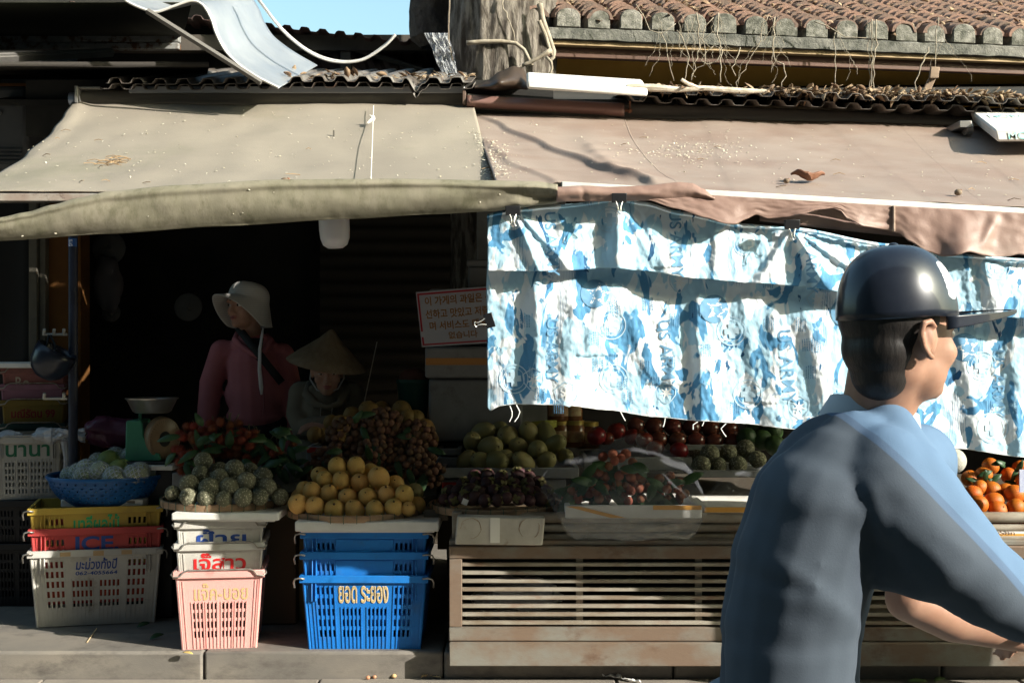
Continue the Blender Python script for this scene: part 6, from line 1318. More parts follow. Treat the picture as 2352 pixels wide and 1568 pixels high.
grip_r = V((PX(2490, YM), .97, PZ(1545, YM))); grip_l = V((PX(2490, YM), 1.43, PZ(1545, YM)))
chain(body, [(wr_l, .030), (grip_l - V((.09, .015, -.02)), .028)])
hand(body, wr_r, grip_r - wr_r, (0, -.2, 1), 1, .9, 1); hand(body, grip_l - V((.09, .015, -.02)), (1, 0, -.25), (.25, 0, 1), 1, .9, -1)
kn_r = V((hip.x + .40, hip.y - .13, hip.z - .22)); an_r = V((kn_r.x - .10, hip.y - .11, .25)); kn_l = V((hip.x + .40, hip.y + .17, hip.z - .10)); an_l = V((kn_l.x - .16, hip.y + .12, .40))
for kn, an, sg in ((kn_r, an_r, -1), (kn_l, an_l, 1)):
    chain(body, [(hip + V((0, sg * .085, -.02)), .09), (kn, .058), (an + (kn - an) * .6, .054), (an, .036)])
    body.cap(an + V((-.03, 0, -.05)), an + V((.16, 0, -.075)), .034, .028)
# one continuous skin
mano = obj('person', body, m_skinm, remesh=.0085, smo=3, ang=0)
tag(mano, 'man in a slate blue shirt and dark cap riding past in the foreground', 'person')
off = V(mano.location)
def mp_(name, mb, m, **k): return obj(name, mb, m, mano, **k)
m_shirt = M('slate_blue_shirt', (.092, .113, .142), (.078, .098, .124), 5, rough=.9, bump=.25, bscale=320, bdist=.0015, spec=.25)
m_strp = M('pale_blue_panel', (.17, .28, .45), (.14, .24, .40), 5, rough=.85, bump=.25, bscale=320, bdist=.0015)
m_coll = M('grey_collar', (.40, .42, .44), rough=.85); m_cap = M('navy_cap', (.010, .013, .022), (.014, .018, .028), 40, rough=.32, coat=.35)
sh = MB()
for dy in (-.07, .03, .12, .21):
    e = .012 if dy in (-.07, .21) else 0
    chain(sh, [(hip + V((.0, dy - .08, 0)), .130 - e), (Q(1812, 1560, dy), .121 - e), (Q(1815, 1440, dy), .121 - e), (Q(1843, 1290, dy), .126 - e), (Q(1880, 1170, dy), .124 - e), (Q(1925, 1085, dy * .9), .108 - 2 * e)])
chain(sh, [(Q(1925, 1085, .07), .115), (Q(1992, 1005, .06), .080)])
sh.cap(sh_r + V((-.012, .015, .0)), sh_l, .080, .074); sh.cap(Q(1965, 1050, -.04), Q(1985, 1045, .18), .082, .078)
chain(sh, [(sh_r + V((-.015, 0, -.02)), .080), (Q(2085, 1185, -.12), .078), (Q(2165, 1275, -.13), .074), (Q(2270, 1350, -.115), .064), (Q(2352, 1398, -.1), .056)])
chain(sh, [(Q(1960, 1200, -.05), .10), (Q(2060, 1250, -.09), .078), (Q(2130, 1290, -.11), .066)])
chain(sh, [(sh_l, .072), (Q(2112, 1200, .29), .068), (Q(2095, 1318, .275), .062)])
def wrinkle(mb, pts, r): 
    for (a, b) in zip(pts, pts[1:]): mb.cap(a, b, r, r * .8, 8, 2)
FOLDS = [([(1670, 1490), (1780, 1522), (1890, 1524), (1975, 1480)], .005, 26), ([(1720, 1352), (1840, 1384), (1960, 1376), (2020, 1340)], .005, 20),
    ([(2060, 1190), (2140, 1275), (2215, 1345)], .005, 20), ([(2110, 1160), (2200, 1262), (2280, 1330)], .004, 20), ([(1990, 1110), (2020, 1200), (2035, 1330)], .008, 22), ([(2030, 1150), (2075, 1260), (2110, 1340)], .004, 20), ([(2230, 1190), (2290, 1280), (2330, 1350)], .004, 18), ([(1750, 1270), (1850, 1330), (1950, 1420), (2000, 1500)], .006, 18)]
def baked(name, mb, m, vox, smo):
    o = mp_(name, mb, m, remesh=vox, smo=smo, ang=0); bpy.context.view_layer.update()
    me = bpy.data.meshes.new_from_object(o.evaluated_get(bpy.context.evaluated_depsgraph_get())); o.modifiers.clear(); o.data = me
    L = V(mano.location); nn = [n.vector.copy() for n in me.vertex_normals]
    for v, n in zip(me.vertices, nn):
        if n.y > .45: continue
        p = v.co + L; px, py = XP(p.x, p.y), 784 - (p.z - CZ) * F / (p.y + CB_); e = 0
        for pts, A, w_ in FOLDS:
            best = 1e9; tt = 0
            for i, ((x0, y0), (x1, y1)) in enumerate(zip(pts, pts[1:])):
                dx, dy = x1 - x0, y1 - y0; t_ = max(0, min(1, ((px - x0) * dx + (py - y0) * dy) / (dx * dx + dy * dy))); qx, qy = x0 + dx * t_, y0 + dy * t_
                d = sqrt((px - qx) ** 2 + (py - qy) ** 2)
                if d < abs(best): best = d if (px - x0) * dy - (py - y0) * dx > 0 else -d; tt = (i + t_) / (len(pts) - 1)
            f = sin(pi * min(1, max(0, tt * .9 + .05))) * A
            e += f * (exp(-(best / w_) ** 2) if best > 0 else exp(-(best / (2.6 * w_)) ** 2))
        e += .0045 * NZ.noise(V((p.x * 7, p.y * 7, p.z * 12))) + .0022 * NZ.noise(V((p.x * 14, p.y * 14, p.z * 30)))
        v.co += n * e
    me.polygons.foreach_set('use_smooth', [True] * len(me.polygons)); me.update()
    return o

chain(sh, [(Q(2040, 985, -.02), .045), (Q(2082, 1098, -.095), .070), (Q(2145, 1190, -.11), .072), (Q(2225, 1292, -.108), .067), (Q(2330, 1372, -.098), .058)])
so_ = baked('shirt', sh, m_shirt, .0085, 7)
# the lighter raglan panel is dyed into the shirt cloth: everything beyond one straight seam
tS = m_shirt.node_tree; bS = tS.nodes['Principled BSDF']; src = bS.inputs['Base Color'].links[0].from_socket
pa, pb = Q(2000, 990, -.2) - V(mano.location), Q(2232, 1232, -.2) - V(mano.location); dn = V((-(pb.z - pa.z), 0, pb.x - pa.x)).normalized()
tcS = tS.nodes.new('ShaderNodeTexCoord'); dt = tS.nodes.new('ShaderNodeVectorMath'); dt.operation = 'DOT_PRODUCT'; dt.inputs[1].default_value = dn; tS.links.new(tcS.outputs['Object'], dt.inputs[0])
for lo_, hi_, cc_ in ((-.001, .001, (.075, .115, .18)), (.012, .0135, (.095, .155, .24))):
    mr_ = tS.nodes.new('ShaderNodeMapRange'); mr_.inputs[1].default_value = dn.dot(pa) + lo_; mr_.inputs[2].default_value = dn.dot(pa) + hi_; tS.links.new(dt.outputs['Value'], mr_.inputs[0])
    mx_ = tS.nodes.new('ShaderNodeMix'); mx_.data_type = 'RGBA'; tS.links.new(mr_.outputs[0], mx_.inputs[0]); tS.links.new(src, mx_.inputs[6]); mx_.inputs[7].default_value = (*cc_, 1); src = mx_.outputs[2]
tS.links.new(src, bS.inputs['Base Color'])
T_ = MX.Translation(Q(2000, 968, .055)) @ MX.Rotation(R(14), 4, 'Y') @ MX.Rotation(R(-4), 4, 'X')
mp_('collar', MB().lathe([(.088, -.034), (.084, .0), (.074, .030), (.070, .032), (.074, .0), (.081, -.03)], 36, T_, sx=1.05, sy=.95), m_coll, ang=0)
# trousers and shoes
tr = MB()
for kn, an, sg in ((kn_r, an_r, -1), (kn_l, an_l, 1)):
    chain(tr, [(hip + V((-.02, sg * .085, -.0)), .125), (hip.lerp(kn, .5) + V((0, sg * .05, 0)), .10), (kn, .078), (an.lerp(kn, .45), .07), (an + V((0, 0, .03)), .062)])
tr.ball(hip + V((-.03, .01, -.01)), (.17, .19, .15), 20, 14)
mp_('trousers', tr, M('grey_blue_trousers', (.14, .18, .22), (.12, .155, .19), 6, rough=.85), remesh=.012, smo=4, ang=0)
for an in (an_r, an_l):
    mp_('shoe', MB().cap(an + V((-.035, 0, -.055)), an + V((.17, 0, -.08)), .045, .036), M('dark_shoe', (.03, .03, .03), rough=.5), remesh=.008, smo=3, ang=0)
# hair, cap
CT_ = TH @ MX.Diagonal((1.02, 1.02, 1.02, 1))
hr = MB().ball((0, .024, .040), (.079, .092, .080), 24, 16, CT_).ball((0, .046, -.015), (.066, .058, .060), 20, 12, CT_).ball((0, .040, -.055), (.052, .048, .05), 20, 12, CT_)
mp_('hair', hr, m_hair, remesh=.007, smo=3, ang=0)
cpT = CT_ @ MX.Translation((0, .008, .058)) @ MX.Rotation(R(-7), 4, 'X')
def capfn(u, v):
    a = 2 * pi * u; t = v * pi * .5; r = cos(t) ** .72; return cpT @ V((sin(a) * .087 * r, -cos(a) * .106 * r + .002, -.020 + .118 * sin(t) ** .95 - .010 * (1 - v) * max(0, cos(a))))
mcap = mp_('cap', MB().grid(capfn, 56, 18), m_cap, thick=.004, ang=0)
def brim(u, v):
    a = (u - .5) * 2.9; r0 = V((sin(a) * .087, -cos(a) * .106, -.026)); L = .082 * cos((u - .5) * 2.5) ** .7 if abs(u - .5) < .5 else 0
    L = .135 * max(.001, cos((u - .5) * 3.1)) ** .75
    return cpT @ (r0 + V((sin(a) * .25 * L, -L, -.002 * v - .020 * (abs(u - .5) * 2) ** 2 * v + .004)))
mp_('cap_brim', MB().grid(brim, 40, 10), m_cap, thick=.0045, ang=0)
mp_('cap_button', MB().ball((0, .002, .099), (.009, .009, .005), 10, 6, cpT), m_cap)
mp_('cap_seam', MB().tube([capfn(.25, v / 14) + V((0, 0, .001)) for v in range(15)], .0014, 5), m_cap); mp_('cap_seam', MB().tube([capfn(.75, v / 14) + V((0, 0, .001)) for v in range(15)], .0014, 5), m_cap)
mp_('cap_highlight', MB().grid(lambda u, v: capfn(.83 + .05 * cos(2 * pi * u) * v, .34 + .2 * sin(2 * pi * u) * v) + (TH.to_3x3() @ V((-.3, -.9, .3))).normalized() * .0032, 24, 6), M('white_highlight', (.8, .8, .8), rough=.25, coat=.6), ang=0)  # white oval painted on as the glare of the cap
facebits(CT_, 1, mano)
er = MB()     # near ear with a rolled rim
eT = CT_ @ MX.Translation((-.0775, .010, -.003)) @ MX.Rotation(R(-18), 4, 'Z')
er.tube([eT @ V(p) for p in ((-.004, -.008, .022), (-.010, .004, .032), (-.014, .018, .028), (-.014, .022, .010), (-.010, .014, -.010), (-.006, .002, -.024), (-.003, -.006, -.027))], [.004, .0055, .006, .0055, .005, .006, .005], 8)
er.ball((-.004, .006, .004), (.005, .014, .022), 12, 8, eT)
mp_('ear', er, m_skinm, remesh=.003, smo=2, ang=0)
# bicycle under him
bk = thing('bicycle', 'black city bicycle ridden by the man in the foreground', 'bicycle', (hip.x, hip.y + .02, 0))
by_ = hip.y + .02; m_bk = M('black_frame_paint', (.015, .015, .018), rough=.35, coat=.4); m_rub = M('tyre_rubber', (.02, .02, .02), rough=.85); m_chr = M('chrome', (.6, .6, .6), rough=.2, metal=1)
RW = V((hip.x - .28, by_, .33)); FW = V((hip.x + .82, by_, .33)); BB = V((hip.x + .12, by_, .29)); ST = V((hip.x - .02, by_, hip.z - .17)); HD = V((hip.x + .60, by_, ST.z + .02)); HB = V((PX(2470, YM), 1.2, grip_r.z + .0))
for c, nm in ((RW, 'wheel'), (FW, 'wheel')):
    Tw = MX.Translation(c) @ MX.Rotation(R(90), 4, 'X')
    wh = obj(nm, MB().lathe([(.295, -.01), (.31, -.012), (.31, .012), (.295, .01), (.295, -.01)], 40, Tw), m_chr, bk)
    ty = MB().lathe([(.312 + .016 * cos(a), .016 * sin(a)) for a in [2 * pi * k / 10 for k in range(11)]], 44, Tw); obj('tyre', MB().add([p - V(bk.location) for p in ty.v], ty.f), m_rub, wh, local=True)
    sp_ = MB()
    for k in range(24): a = 2 * pi * k / 24; sp_.tube([c + V((.012 * cos(a + .5), .02 * (-1) ** k, .012 * sin(a + .5))), c + V((.297 * cos(a), 0, .297 * sin(a)))], .0011, 4)
    sp_.tube([c + V((0, -.05, 0)), c + V((0, .05, 0))], .014, 10)
    obj('spokes', MB().add([p - V(bk.location) for p in sp_.v], sp_.f), m_chr, wh, local=True)
fr_ = MB().tube([BB, ST], .016, 10).tube([ST - V((0, 0, .06)), HD - V((.01, 0, .02))], .014, 10).tube([BB, HD - V((-.01, 0, .10))], .017, 10).tube([HD + V((-.02, 0, .06)), HD + V((.03, 0, -.14))], .019, 10)
for s_ in (-1, 1): fr_.tube([BB + V((0, s_ * .03, 0)), RW + V((0, s_ * .05, 0))], .009, 8).tube([ST - V((0, -s_ * .01, .06)), RW + V((0, s_ * .05, 0))], .008, 8).tube([HD + V((.03, s_ * .035, -.14)), FW + V((-.02, s_ * .05, .1)), FW + V((0, s_ * .05, 0))], .010, 8)
obj('frame', fr_, m_bk, bk, ang=0)
obj('saddle', MB().ball(ST + V((-.06, 0, .05)), (.11, .085, .035), 18, 10).ball(ST + V((.07, 0, .05)), (.10, .035, .028), 14, 8), m_bk, bk, remesh=.01, smo=2)
obj('handlebar', MB().tube([grip_r, grip_r + V((.02, .08, .01)), HB + V((.03, -.06, .0)), HB + V((.03, .06, .0)), grip_l + V((.02, -.08, .01)), grip_l], .012, 10).tube([HD, HB + V((.03, 0, 0))], .013, 10), m_chr, bk, ang=0)
for g, s_ in ((grip_r, 1), (grip_l, -1)): obj('grip', MB().tube([g + V((-.02, -.03 * s_, 0)), g + V((.005, .06 * s_, .005))], .017, 10), m_rub, bk)
obj('crank', MB().tube([BB + V((0, -.06, 0)), BB + V((0, .06, 0))], .02, 10).tube([BB + V((0, -.06, 0)), V((an_r.x + .06, by_ - .07, an_r.z - .12))], .011, 8).tube([BB + V((0, .06, 0)), V((an_l.x + .06, by_ + .07, an_l.z - .12))], .011, 8).lathe([(.06, -.003), (.09, -.003), (.09, .003), (.06, .003)], 30, MX.Translation(BB + V((0, -.045, 0))) @ MX.Rotation(R(90), 4, 'X')), m_chr, bk)
for an, s_ in ((an_r, -1), (an_l, 1)): obj('pedal', MB().box(an.x + .01, an.x + .11, by_ + s_ * .07 - .04, by_ + s_ * .07 + .04, an.z - .135, an.z - .115), m_rub, bk, bevel=.004)

# ---------------------------------------------------------------- standing seller in a pink jacket
YWm = 5.25
def W(px, py, dy=0): return P(px, py, YWm + dy)
hc = W(566, 706, 0)
TW = MX.Translation(hc) @ MX.Rotation(R(-34), 4, 'Z') @ MX.Rotation(R(2), 4, 'X')
b = MB(); headshape(b, TW, 1.0, .98)
k = (YWm + CB_) / F
b.cap(W(578, 778, .03), hc + V((0, .03, -.02)), .054, .055)
chain(b, [(V((W(590, 1100).x, YWm + .05, .95)), .11), (W(588, 1000, .05), .11), (W(585, 860, .05), .105), (W(580, 795, .04), .06)])
sr, sl_ = W(510, 808, .05), W(648, 816, .06)
b.cap(sr, sl_, .045, .045)
chain(b, [(sr, .048), (W(484, 890, .05), .044), (W(477, 960, .01), .042), (W(478, 1030, -.06), .03)])
chain(b, [(sl_, .048), (W(668, 900, .06), .044), (W(675, 975, .05), .042), (W(660, 1040, 0), .03)])
hand(b, W(478, 1030, -.06), (.1, -.4, -1), (-.2, -1, .2), .95, .5, 1); hand(b, W(660, 1040, 0), (-.1, -.4, -1), (.2, -1, .2), .95, .5, -1)
hx = W(588, 1000).x
for sx in (-1, 1): chain(b, [(V((hx + sx * .085, YWm + .06, .92)), .085), (V((hx + sx * .09, YWm + .04, .55)), .055), (V((hx + sx * .09, YWm + .08, .2)), .038)]); b.cap(V((hx + sx * .09, YWm + .09, .135)), V((hx + sx * .1, YWm - .08, .13)), .032, .026)
w1 = tag(obj('person', b, m_skinw, remesh=.0075, smo=2, ang=0), 'woman in a pink jacket and white bucket hat standing inside the stall looking left', 'person')
def wp(name, mb, m, **k): return obj(name, mb, m, w1, **k)
m_pinkj = M('dusty_pink_jacket', (.40, .135, .15), (.34, .11, .125), 5, rough=.8, bump=.2, bscale=16, bdist=.01)
j = MB()
chain(j, [(W(590, 950, .05), .138), (W(588, 900, .05), .142), (W(584, 840, .05), .136), (W(580, 800, .05), .095)])
j.ball(W(590, 955, .05), (.155, .135, .07), 24, 12); j.ball(W(588, 905, .05), (.158, .130, .13), 24, 14)
j.cap(sr, sl_, .062, .062); j.cap(W(560, 795, .03), W(606, 795, .04), .062, .062)
chain(j, [(sr, .064), (W(485, 880, .05), .060), (W(477, 960, .015), .055), (W(477, 1010, -.04), .045)])
chain(j, [(sl_, .064), (W(668, 895, .06), .060), (W(676, 970, .05), .055), (W(664, 1025, .01), .045)])
wp('jacket', j, m_pinkj, remesh=.008, smo=3, ang=0)
wp('jacket_zip', MB().tube([W(596, 812, -.085), W(605, 870, -.118), W(606, 930, -.112), W(604, 955, -.10)], .0035, 6), M('dark_pink_zip', (.22, .07, .08), rough=.7))
wp('jacket_collar', MB().tube([W(546, 765, .05), W(540, 780, 0), W(556, 796, -.05), W(580, 812, -.085), W(594, 822, -.098)], [.014, .018, .016, .013, .008], 8).tube([W(614, 770, .06), W(622, 785, 0), W(612, 800, -.05), W(602, 814, -.085), W(596, 822, -.098)], [.014, .018, .016, .013, .008], 8), m_pinkj, ang=0)
wp('undershirt', MB().grid(lambda u, v: W(lerp(lerp(558, 590, v), lerp(606, 598, v), u), lerp(776, 828, v), -.048 - .045 * v - .012 * sin(pi * u)), 10, 8), M('black_undershirt', (.012, .012, .012), rough=.9), ang=0)
wp('trousers', MB().cap(V((hx - .08, YWm + .06, .93)), V((hx - .09, YWm + .05, .22)), .105, .07).cap(V((hx + .08, YWm + .06, .93)), V((hx + .09, YWm + .05, .22)), .105, .07).ball(W(590, 990, .05), (.165, .135, .10), 20, 12), M('black_trousers', (.012, .012, .014), rough=.9), remesh=.012, smo=3, ang=0)
wp('strap', MB().grid(lambda u, v: W(lerp(539, 640, u) + 14 * v, lerp(757, 884, u) - 11 * v, pl([(0, .03), (.12, -.035), (.35, -.105), (.6, -.125), (.85, -.112), (1, -.085)], u) - .004), 40, 2), M('black_strap', (.01, .01, .01), rough=.7), thick=.003, ang=0)
wp('hair', MB().ball((0, .025, .03), (.079, .088, .08), 20, 14, TW).ball((0, .045, -.04), (.06, .05, .06), 16, 10, TW), m_hair, remesh=.008, smo=2, ang=0)
facebits(TW, 1, w1, look=-.004)
wp('mouth', MB().ball((0, -.0985, -.0485), (.013, .004, .0045), 10, 6, TW), m_mouth)
# hat: drawn-down crown with a floppy brim, wide at her face side
m_hat = bpy.data.materials.new('striped_white_hat'); m_hat.use_nodes = True; t_ = m_hat.node_tree; N_ = t_.nodes; bb = N_['Principled BSDF']
tc_ = N_.new('ShaderNodeUVMap') if False else N_.new('ShaderNodeTexCoord'); wv = N_.new('ShaderNodeTexWave'); wv.bands_direction = 'Z'; wv.inputs['Scale'].default_value = 30; wv.inputs['Distortion'].default_value = .6
t_.links.new(tc_.outputs['Object'], wv.inputs[0]); rp = N_.new('ShaderNodeMix'); rp.data_type = 'RGBA'; t_.links.new(wv.outputs[1], rp.inputs[0]); rp.inputs[6].default_value = (.47, .45, .42, 1); rp.inputs[7].default_value = (.60, .58, .53, 1); t_.links.new(rp.outputs[2], bb.inputs[0]); bb.inputs['Roughness'].default_value = .85
HT = TW @ MX.Translation((0, .020, .05)) @ MX.Rotation(R(-14), 4, 'X')
def hat(u, v):
    a = 2 * pi * u; f = max(0, -cos(a + pi)) ; front = max(0, cos(a))       # a = 0 is the face side (-Y)
    if v < .55:
        t = v / .55; r = sin(t * pi / 2) ** .62; return HT @ V((sin(a) * .092 * r, -cos(a) * .110 * r, .085 * cos(t * pi / 2) ** .8 - .012))
    t = (v - .55) / .45; fl = 1 + .10 * sin(3 * a + 1) * t
    out = lerp(.035, .095, front) * t; drop = lerp(.125, .035, front ** 1.2) * t ** (1.0 + .4 * front)
    return HT @ V((sin(a) * (.092 + out * .75 * fl), -cos(a) * (.110 + out * fl), -.012 - drop + .012 * sin(2 * a + 2) * t))
wp('hat', MB().grid(hat, 64, 30), m_hat, thick=.003, ang=0)
wp('hat_tie', MB().tube([W(606, 742, -.02), W(602, 770, -.10), W(597, 800, -.125), W(596, 850, -.15), W(600, 890, -.15), W(601, 906, -.148)], [.003, .006, .008, .009, .010, .005], 8, flat=.25), M('white_tape_tie', (.6, .58, .56), rough=.8), ang=0)

# ---------------------------------------------------------------- seated seller in a conical hat
YS2 = 5.0
def S(px, py, dy=0): return P(px, py, YS2 + dy)
h2 = S(752, 855, -.02)
T2 = MX.Translation(h2) @ MX.Rotation(R(8), 4, 'Z') @ MX.Rotation(R(14), 4, 'X')
b = MB(); headshape(b, T2, .97)
b.cap(S(752, 915, .05), h2 + V((0, .03, -.02)), .05, .052)
s2r, s2l = S(693, 905, .08), S(805, 905, .08)
chain(b, [(S(748, 1130, .2), .15), (S(748, 1000, .12), .13), (S(750, 930, .08), .12)]); b.cap(s2r, s2l, .055, .055)
e2r, e2l = S(695, 985, -.02), S(815, 985, -.0)
chain(b, [(s2r, .05), (S(686, 950, .04), .044), (e2r, .038), (S(735, 975, -.13), .034), (S(765, 968, -.15), .026)])
chain(b, [(s2l, .05), (S(815, 950, .05), .044), (e2l, .038), (S(780, 985, -.13), .032), (S(755, 980, -.15), .026)])
hand(b, S(765, 968, -.15), (1, -.25, .1), (0, -.3, 1), .9, .5, 1); hand(b, S(755, 980, -.15), (-1, -.2, .1), (0, -.3, 1), .9, .5, -1)
for sx in (-1, 1):
    kx = S(748, 1000).x + sx * .13; chain(b, [(S(748, 1130, .2) + V((sx * .09, 0, 0)), .09), (V((kx, YS2 - .14, .55)), .06), (V((kx, YS2 - .1, .2)), .04)]); b.cap(V((kx, YS2 - .09, .14)), V((kx, YS2 - .24, .135)), .034, .028)
w2 = tag(obj('person', b, m_skinw, remesh=.0075, smo=2, ang=0), 'woman in a conical straw hat sitting with folded arms behind the longans', 'person')
def sp2(name, mb, m, **k): return obj(name, mb, m, w2, **k)
m_olj = M('khaki_hooded_top', (.17, .14, .095), (.14, .115, .08), 6, rough=.85, bump=.2, bscale=16, bdist=.01)
j = MB(); chain(j, [(S(748, 1125, .2), .165), (S(748, 1000, .12), .145), (S(750, 935, .08), .132), (S(751, 905, .06), .075)]); j.cap(s2r, s2l, .066, .066); j.cap(S(722, 905, .03), S(782, 905, .03), .05, .05)
chain(j, [(s2r, .066), (S(684, 950, .04), .058), (e2r, .052), (S(735, 976, -.12), .045), (S(755, 970, -.14), .035)]); chain(j, [(s2l, .066), (S(817, 950, .05), .058), (e2l, .052), (S(785, 985, -.12), .043), (S(765, 981, -.14), .034)])
sp2('hooded_top', j, m_olj, remesh=.008, smo=3, ang=0)
sp2('hood', MB().tube([S(712, 880, .06), S(705, 905, .0), S(725, 928, -.06), S(752, 936, -.075), S(780, 928, -.06), S(795, 900, 0), S(790, 880, .06)], [.02, .024, .02, .014, .02, .024, .02], 10), m_olj, ang=0)
for px in (738, 764): sp2('drawstring', MB().tube([S(px, 925, -.075), S(px - 3, 960, -.09)], .002, 5), M('pale_cord', (.35, .32, .28), rough=.8))
sp2('trousers', MB().ball(S(748, 1130, .2), (.18, .16, .12), 18, 12).cap(S(748, 1130, .2) + V((-.09, 0, 0)), V((S(748, 1000).x - .13, YS2 - .14, .55)), .11, .08).cap(S(748, 1130, .2) + V((.09, 0, 0)), V((S(748, 1000).x + .13, YS2 - .14, .55)), .11, .08), MATS['black_trousers'], remesh=.012, smo=3, ang=0)
sp2('hair', MB().ball((0, .028, .03), (.078, .086, .078), 20, 14, T2).ball((0, .05, -.04), (.055, .045, .05), 16, 10, T2), m_hair, remesh=.008, smo=2, ang=0)
facebits(T2, .97, w2, lids=.45)
CH = MX.Translation(S(750, 832, 0)) @ MX.Rotation(R(10.5), 4, 'Y') @ MX.Rotation(R(9), 4, 'X')
rc = 92 * (YS2 + CB_) / F
m_straw = M('palm_leaf_hat', (.20, .15, .09), (.16, .115, .065), 40, rough=.7, bump=.4, bscale=90, bdist=.003, stretch=(1, 1, .3))
sp2('conical_hat', MB().lathe([(.002, rc * .84), (.012, rc * .82), (rc * .25, rc * .60), (rc * .5, rc * .385), (rc * .75, rc * .18), (rc, -.01)], 56, CH), m_straw, thick=.003, ang=60)
mb = MB()
for k in range(1, 13): r_ = rc * k / 12.5; mb.lathe([(r_ + .0018 * cos(a), lerp(rc * .84, -.01, k / 12.5) * .985 - .002 + .0018 * sin(a)) for a in (0, 1.57, 3.14, 4.71, 6.28)], 48, CH)
sp2('hoops', mb, MATS['palm_leaf_hat'], ang=0)
sp2('chin_strap', MB().tube([S(716, 838, .0), S(712, 870, -.02), S(728, 895, -.06), S(752, 902, -.075), S(776, 893, -.06), S(790, 868, -.02), S(788, 842, 0)], .004, 6, flat=.5), M('white_chin_strap', (.32, .3, .28), rough=.8), ang=0)
tag(obj('stool', MB().box(S(748, 1000).x - .19, S(748, 1000).x + .19, YS2 + .06, YS2 + .4, .37, .40).box(S(748, 1000).x - .16, S(748, 1000).x - .12, YS2 + .1, YS2 + .36, PT, .37).box(S(748, 1000).x + .12, S(748, 1000).x + .16, YS2 + .1, YS2 + .36, PT, .37), m_plank), 'low dark stool under the woman in the conical hat', 'stool')
# ================================================================ left post, scale, colander and the rest
random.seed(77)
m_post = M('dark_blue_pole', (.025, .03, .055), (.02, .022, .035), 9, rough=.5, st=(.10, .09, .08), stscale=14, stlo=.68, sthi=.74)
YPp = 4.78
t = thing('awning_pole', 'dark blue steel pole with hooks and a torn blue sticker at the left', 'pole', (PX(168, YPp), YPp, PT))
obj('shaft', MB().lathe([(.021, 0), (.021, PZ(540, YPp) - PT)], 16, MX.Translation((PX(168, YPp), YPp, PT))), m_post, t)
obj('sticker', MB().lathe([(.0218, PZ(567, YPp)), (.0218, PZ(548, YPp))], 16, MX.Translation((PX(168, YPp), YPp, 0)), a0=-2.9, a1=-.3), M('blue_sticker', (.03, .10, .32), rough=.4), t)
vs, fs = textmesh('SAG', 1, .03); mx = max(v.x for v in vs); mn = min(v.x for v in vs); mxy = max(v.y for v in vs); mny = min(v.y for v in vs)
obj('lettering', MB().add([V((PX(168, YPp) + .0225 * sin(lerp(-.7, .2, (v.y - mny) / (mxy - mny))), YPp - .0225 * cos(lerp(-.7, .2, (v.y - mny) / (mxy - mny))), PZ(lerp(551, 566, (v.x - mn) / (mx - mn)), YPp))) for v in vs], fs), MATS['white_print'], t, smooth=False)
def hooks(py, n, x0, x1):
    r = thing('hook_rail', f'pale metal hook rail on the left pole, {"upper" if py < 800 else "lower"} of the two', 'hook rail', P((x0 + x1) / 2, py, YPp - .03))
    obj('bar', MB().tube([P(x0, py, YPp - .03), P(x1, py, YPp - .03)], .006, 8), MATS['pale_pipe'] if 'pale_pipe' in MATS else m_alu, r)
    for i in range(n): x = lerp(x0, x1 - 8, i / max(1, n - 1)); obj('peg', MB().tube([P(x, py + 1, YPp - .03), P(x + 1, py - 12, YPp - .045)], .007, 8), MATS['pale_pipe'], r)
hooks(768, 3, 101, 154); hooks(915, 2, 101, 154)
hc_ = P(122, 822, YPp - .10); rr_ = 46 * (YPp + CB_) / F
t = thing('helmet', 'glossy black bowl shaped helmet hanging by its strap from the left pole', 'helmet', hc_)
TT = MX.Translation(hc_) @ MX.Rotation(R(28), 4, 'Y') @ MX.Rotation(R(180), 4, 'X')
obj('shell', MB().lathe([(0, rr_ * 1.1), (rr_ * .4, rr_ * 1.03), (rr_ * .75, rr_ * .78), (rr_ * .95, rr_ * .4), (rr_ * 1.0, -rr_ * .1), (rr_ * .98, -rr_ * .5)], 32, TT), M('glossy_black_shell', (.012, .016, .028), rough=.28, spec=.5), t, thick=.004)
obj('sticker', MB().grid(lambda u, v: TT @ (V((-.55 + .28 * v, -.80 + .04 * v, .1 - .42 * u)) * rr_ * 1.12), 6, 3), M('pale_sticker', (.45, .5, .55), (.2, .3, .4), 60, rough=.4), t)
obj('strap', MB().tube([P(112, 770, YPp - .04), P(108, 790, YPp - .06), P(105, 806, YPp - .08)], .006, 6).tube([P(116, 770, YPp - .04), P(126, 790, YPp - .06), P(128, 808, YPp - .08)], .006, 6), MATS['black_strap'], t)
tag(obj('white_board', MB().box(PX(-80, 5.0), PX(92, 5.0), 5.0, 5.36, PZ(845, 5.0), PZ(833, 5.0)), m_foam, bevel=.005), 'dirty white board lying on top of the back left crate stack', 'board')
# dim round things on the dark left wall
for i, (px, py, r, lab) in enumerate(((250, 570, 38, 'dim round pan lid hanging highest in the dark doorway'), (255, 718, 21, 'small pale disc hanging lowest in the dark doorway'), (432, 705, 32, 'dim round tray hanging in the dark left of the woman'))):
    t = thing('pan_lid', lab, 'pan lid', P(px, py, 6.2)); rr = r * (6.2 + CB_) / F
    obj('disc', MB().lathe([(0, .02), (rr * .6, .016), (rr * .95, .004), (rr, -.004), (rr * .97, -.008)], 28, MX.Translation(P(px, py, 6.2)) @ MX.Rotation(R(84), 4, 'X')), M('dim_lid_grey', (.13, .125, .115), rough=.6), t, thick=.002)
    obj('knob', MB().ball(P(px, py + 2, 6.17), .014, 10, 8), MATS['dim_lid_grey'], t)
tag(obj('hanging_bag', bagmesh(P(246, 652, 6.15), (.085, .06, .15), 12, k=.3), M('dim_bag_grey', (.12, .11, .115), rough=.6), ang=0), 'dim grey bag hanging between the pan lid and the pale disc', 'bag')
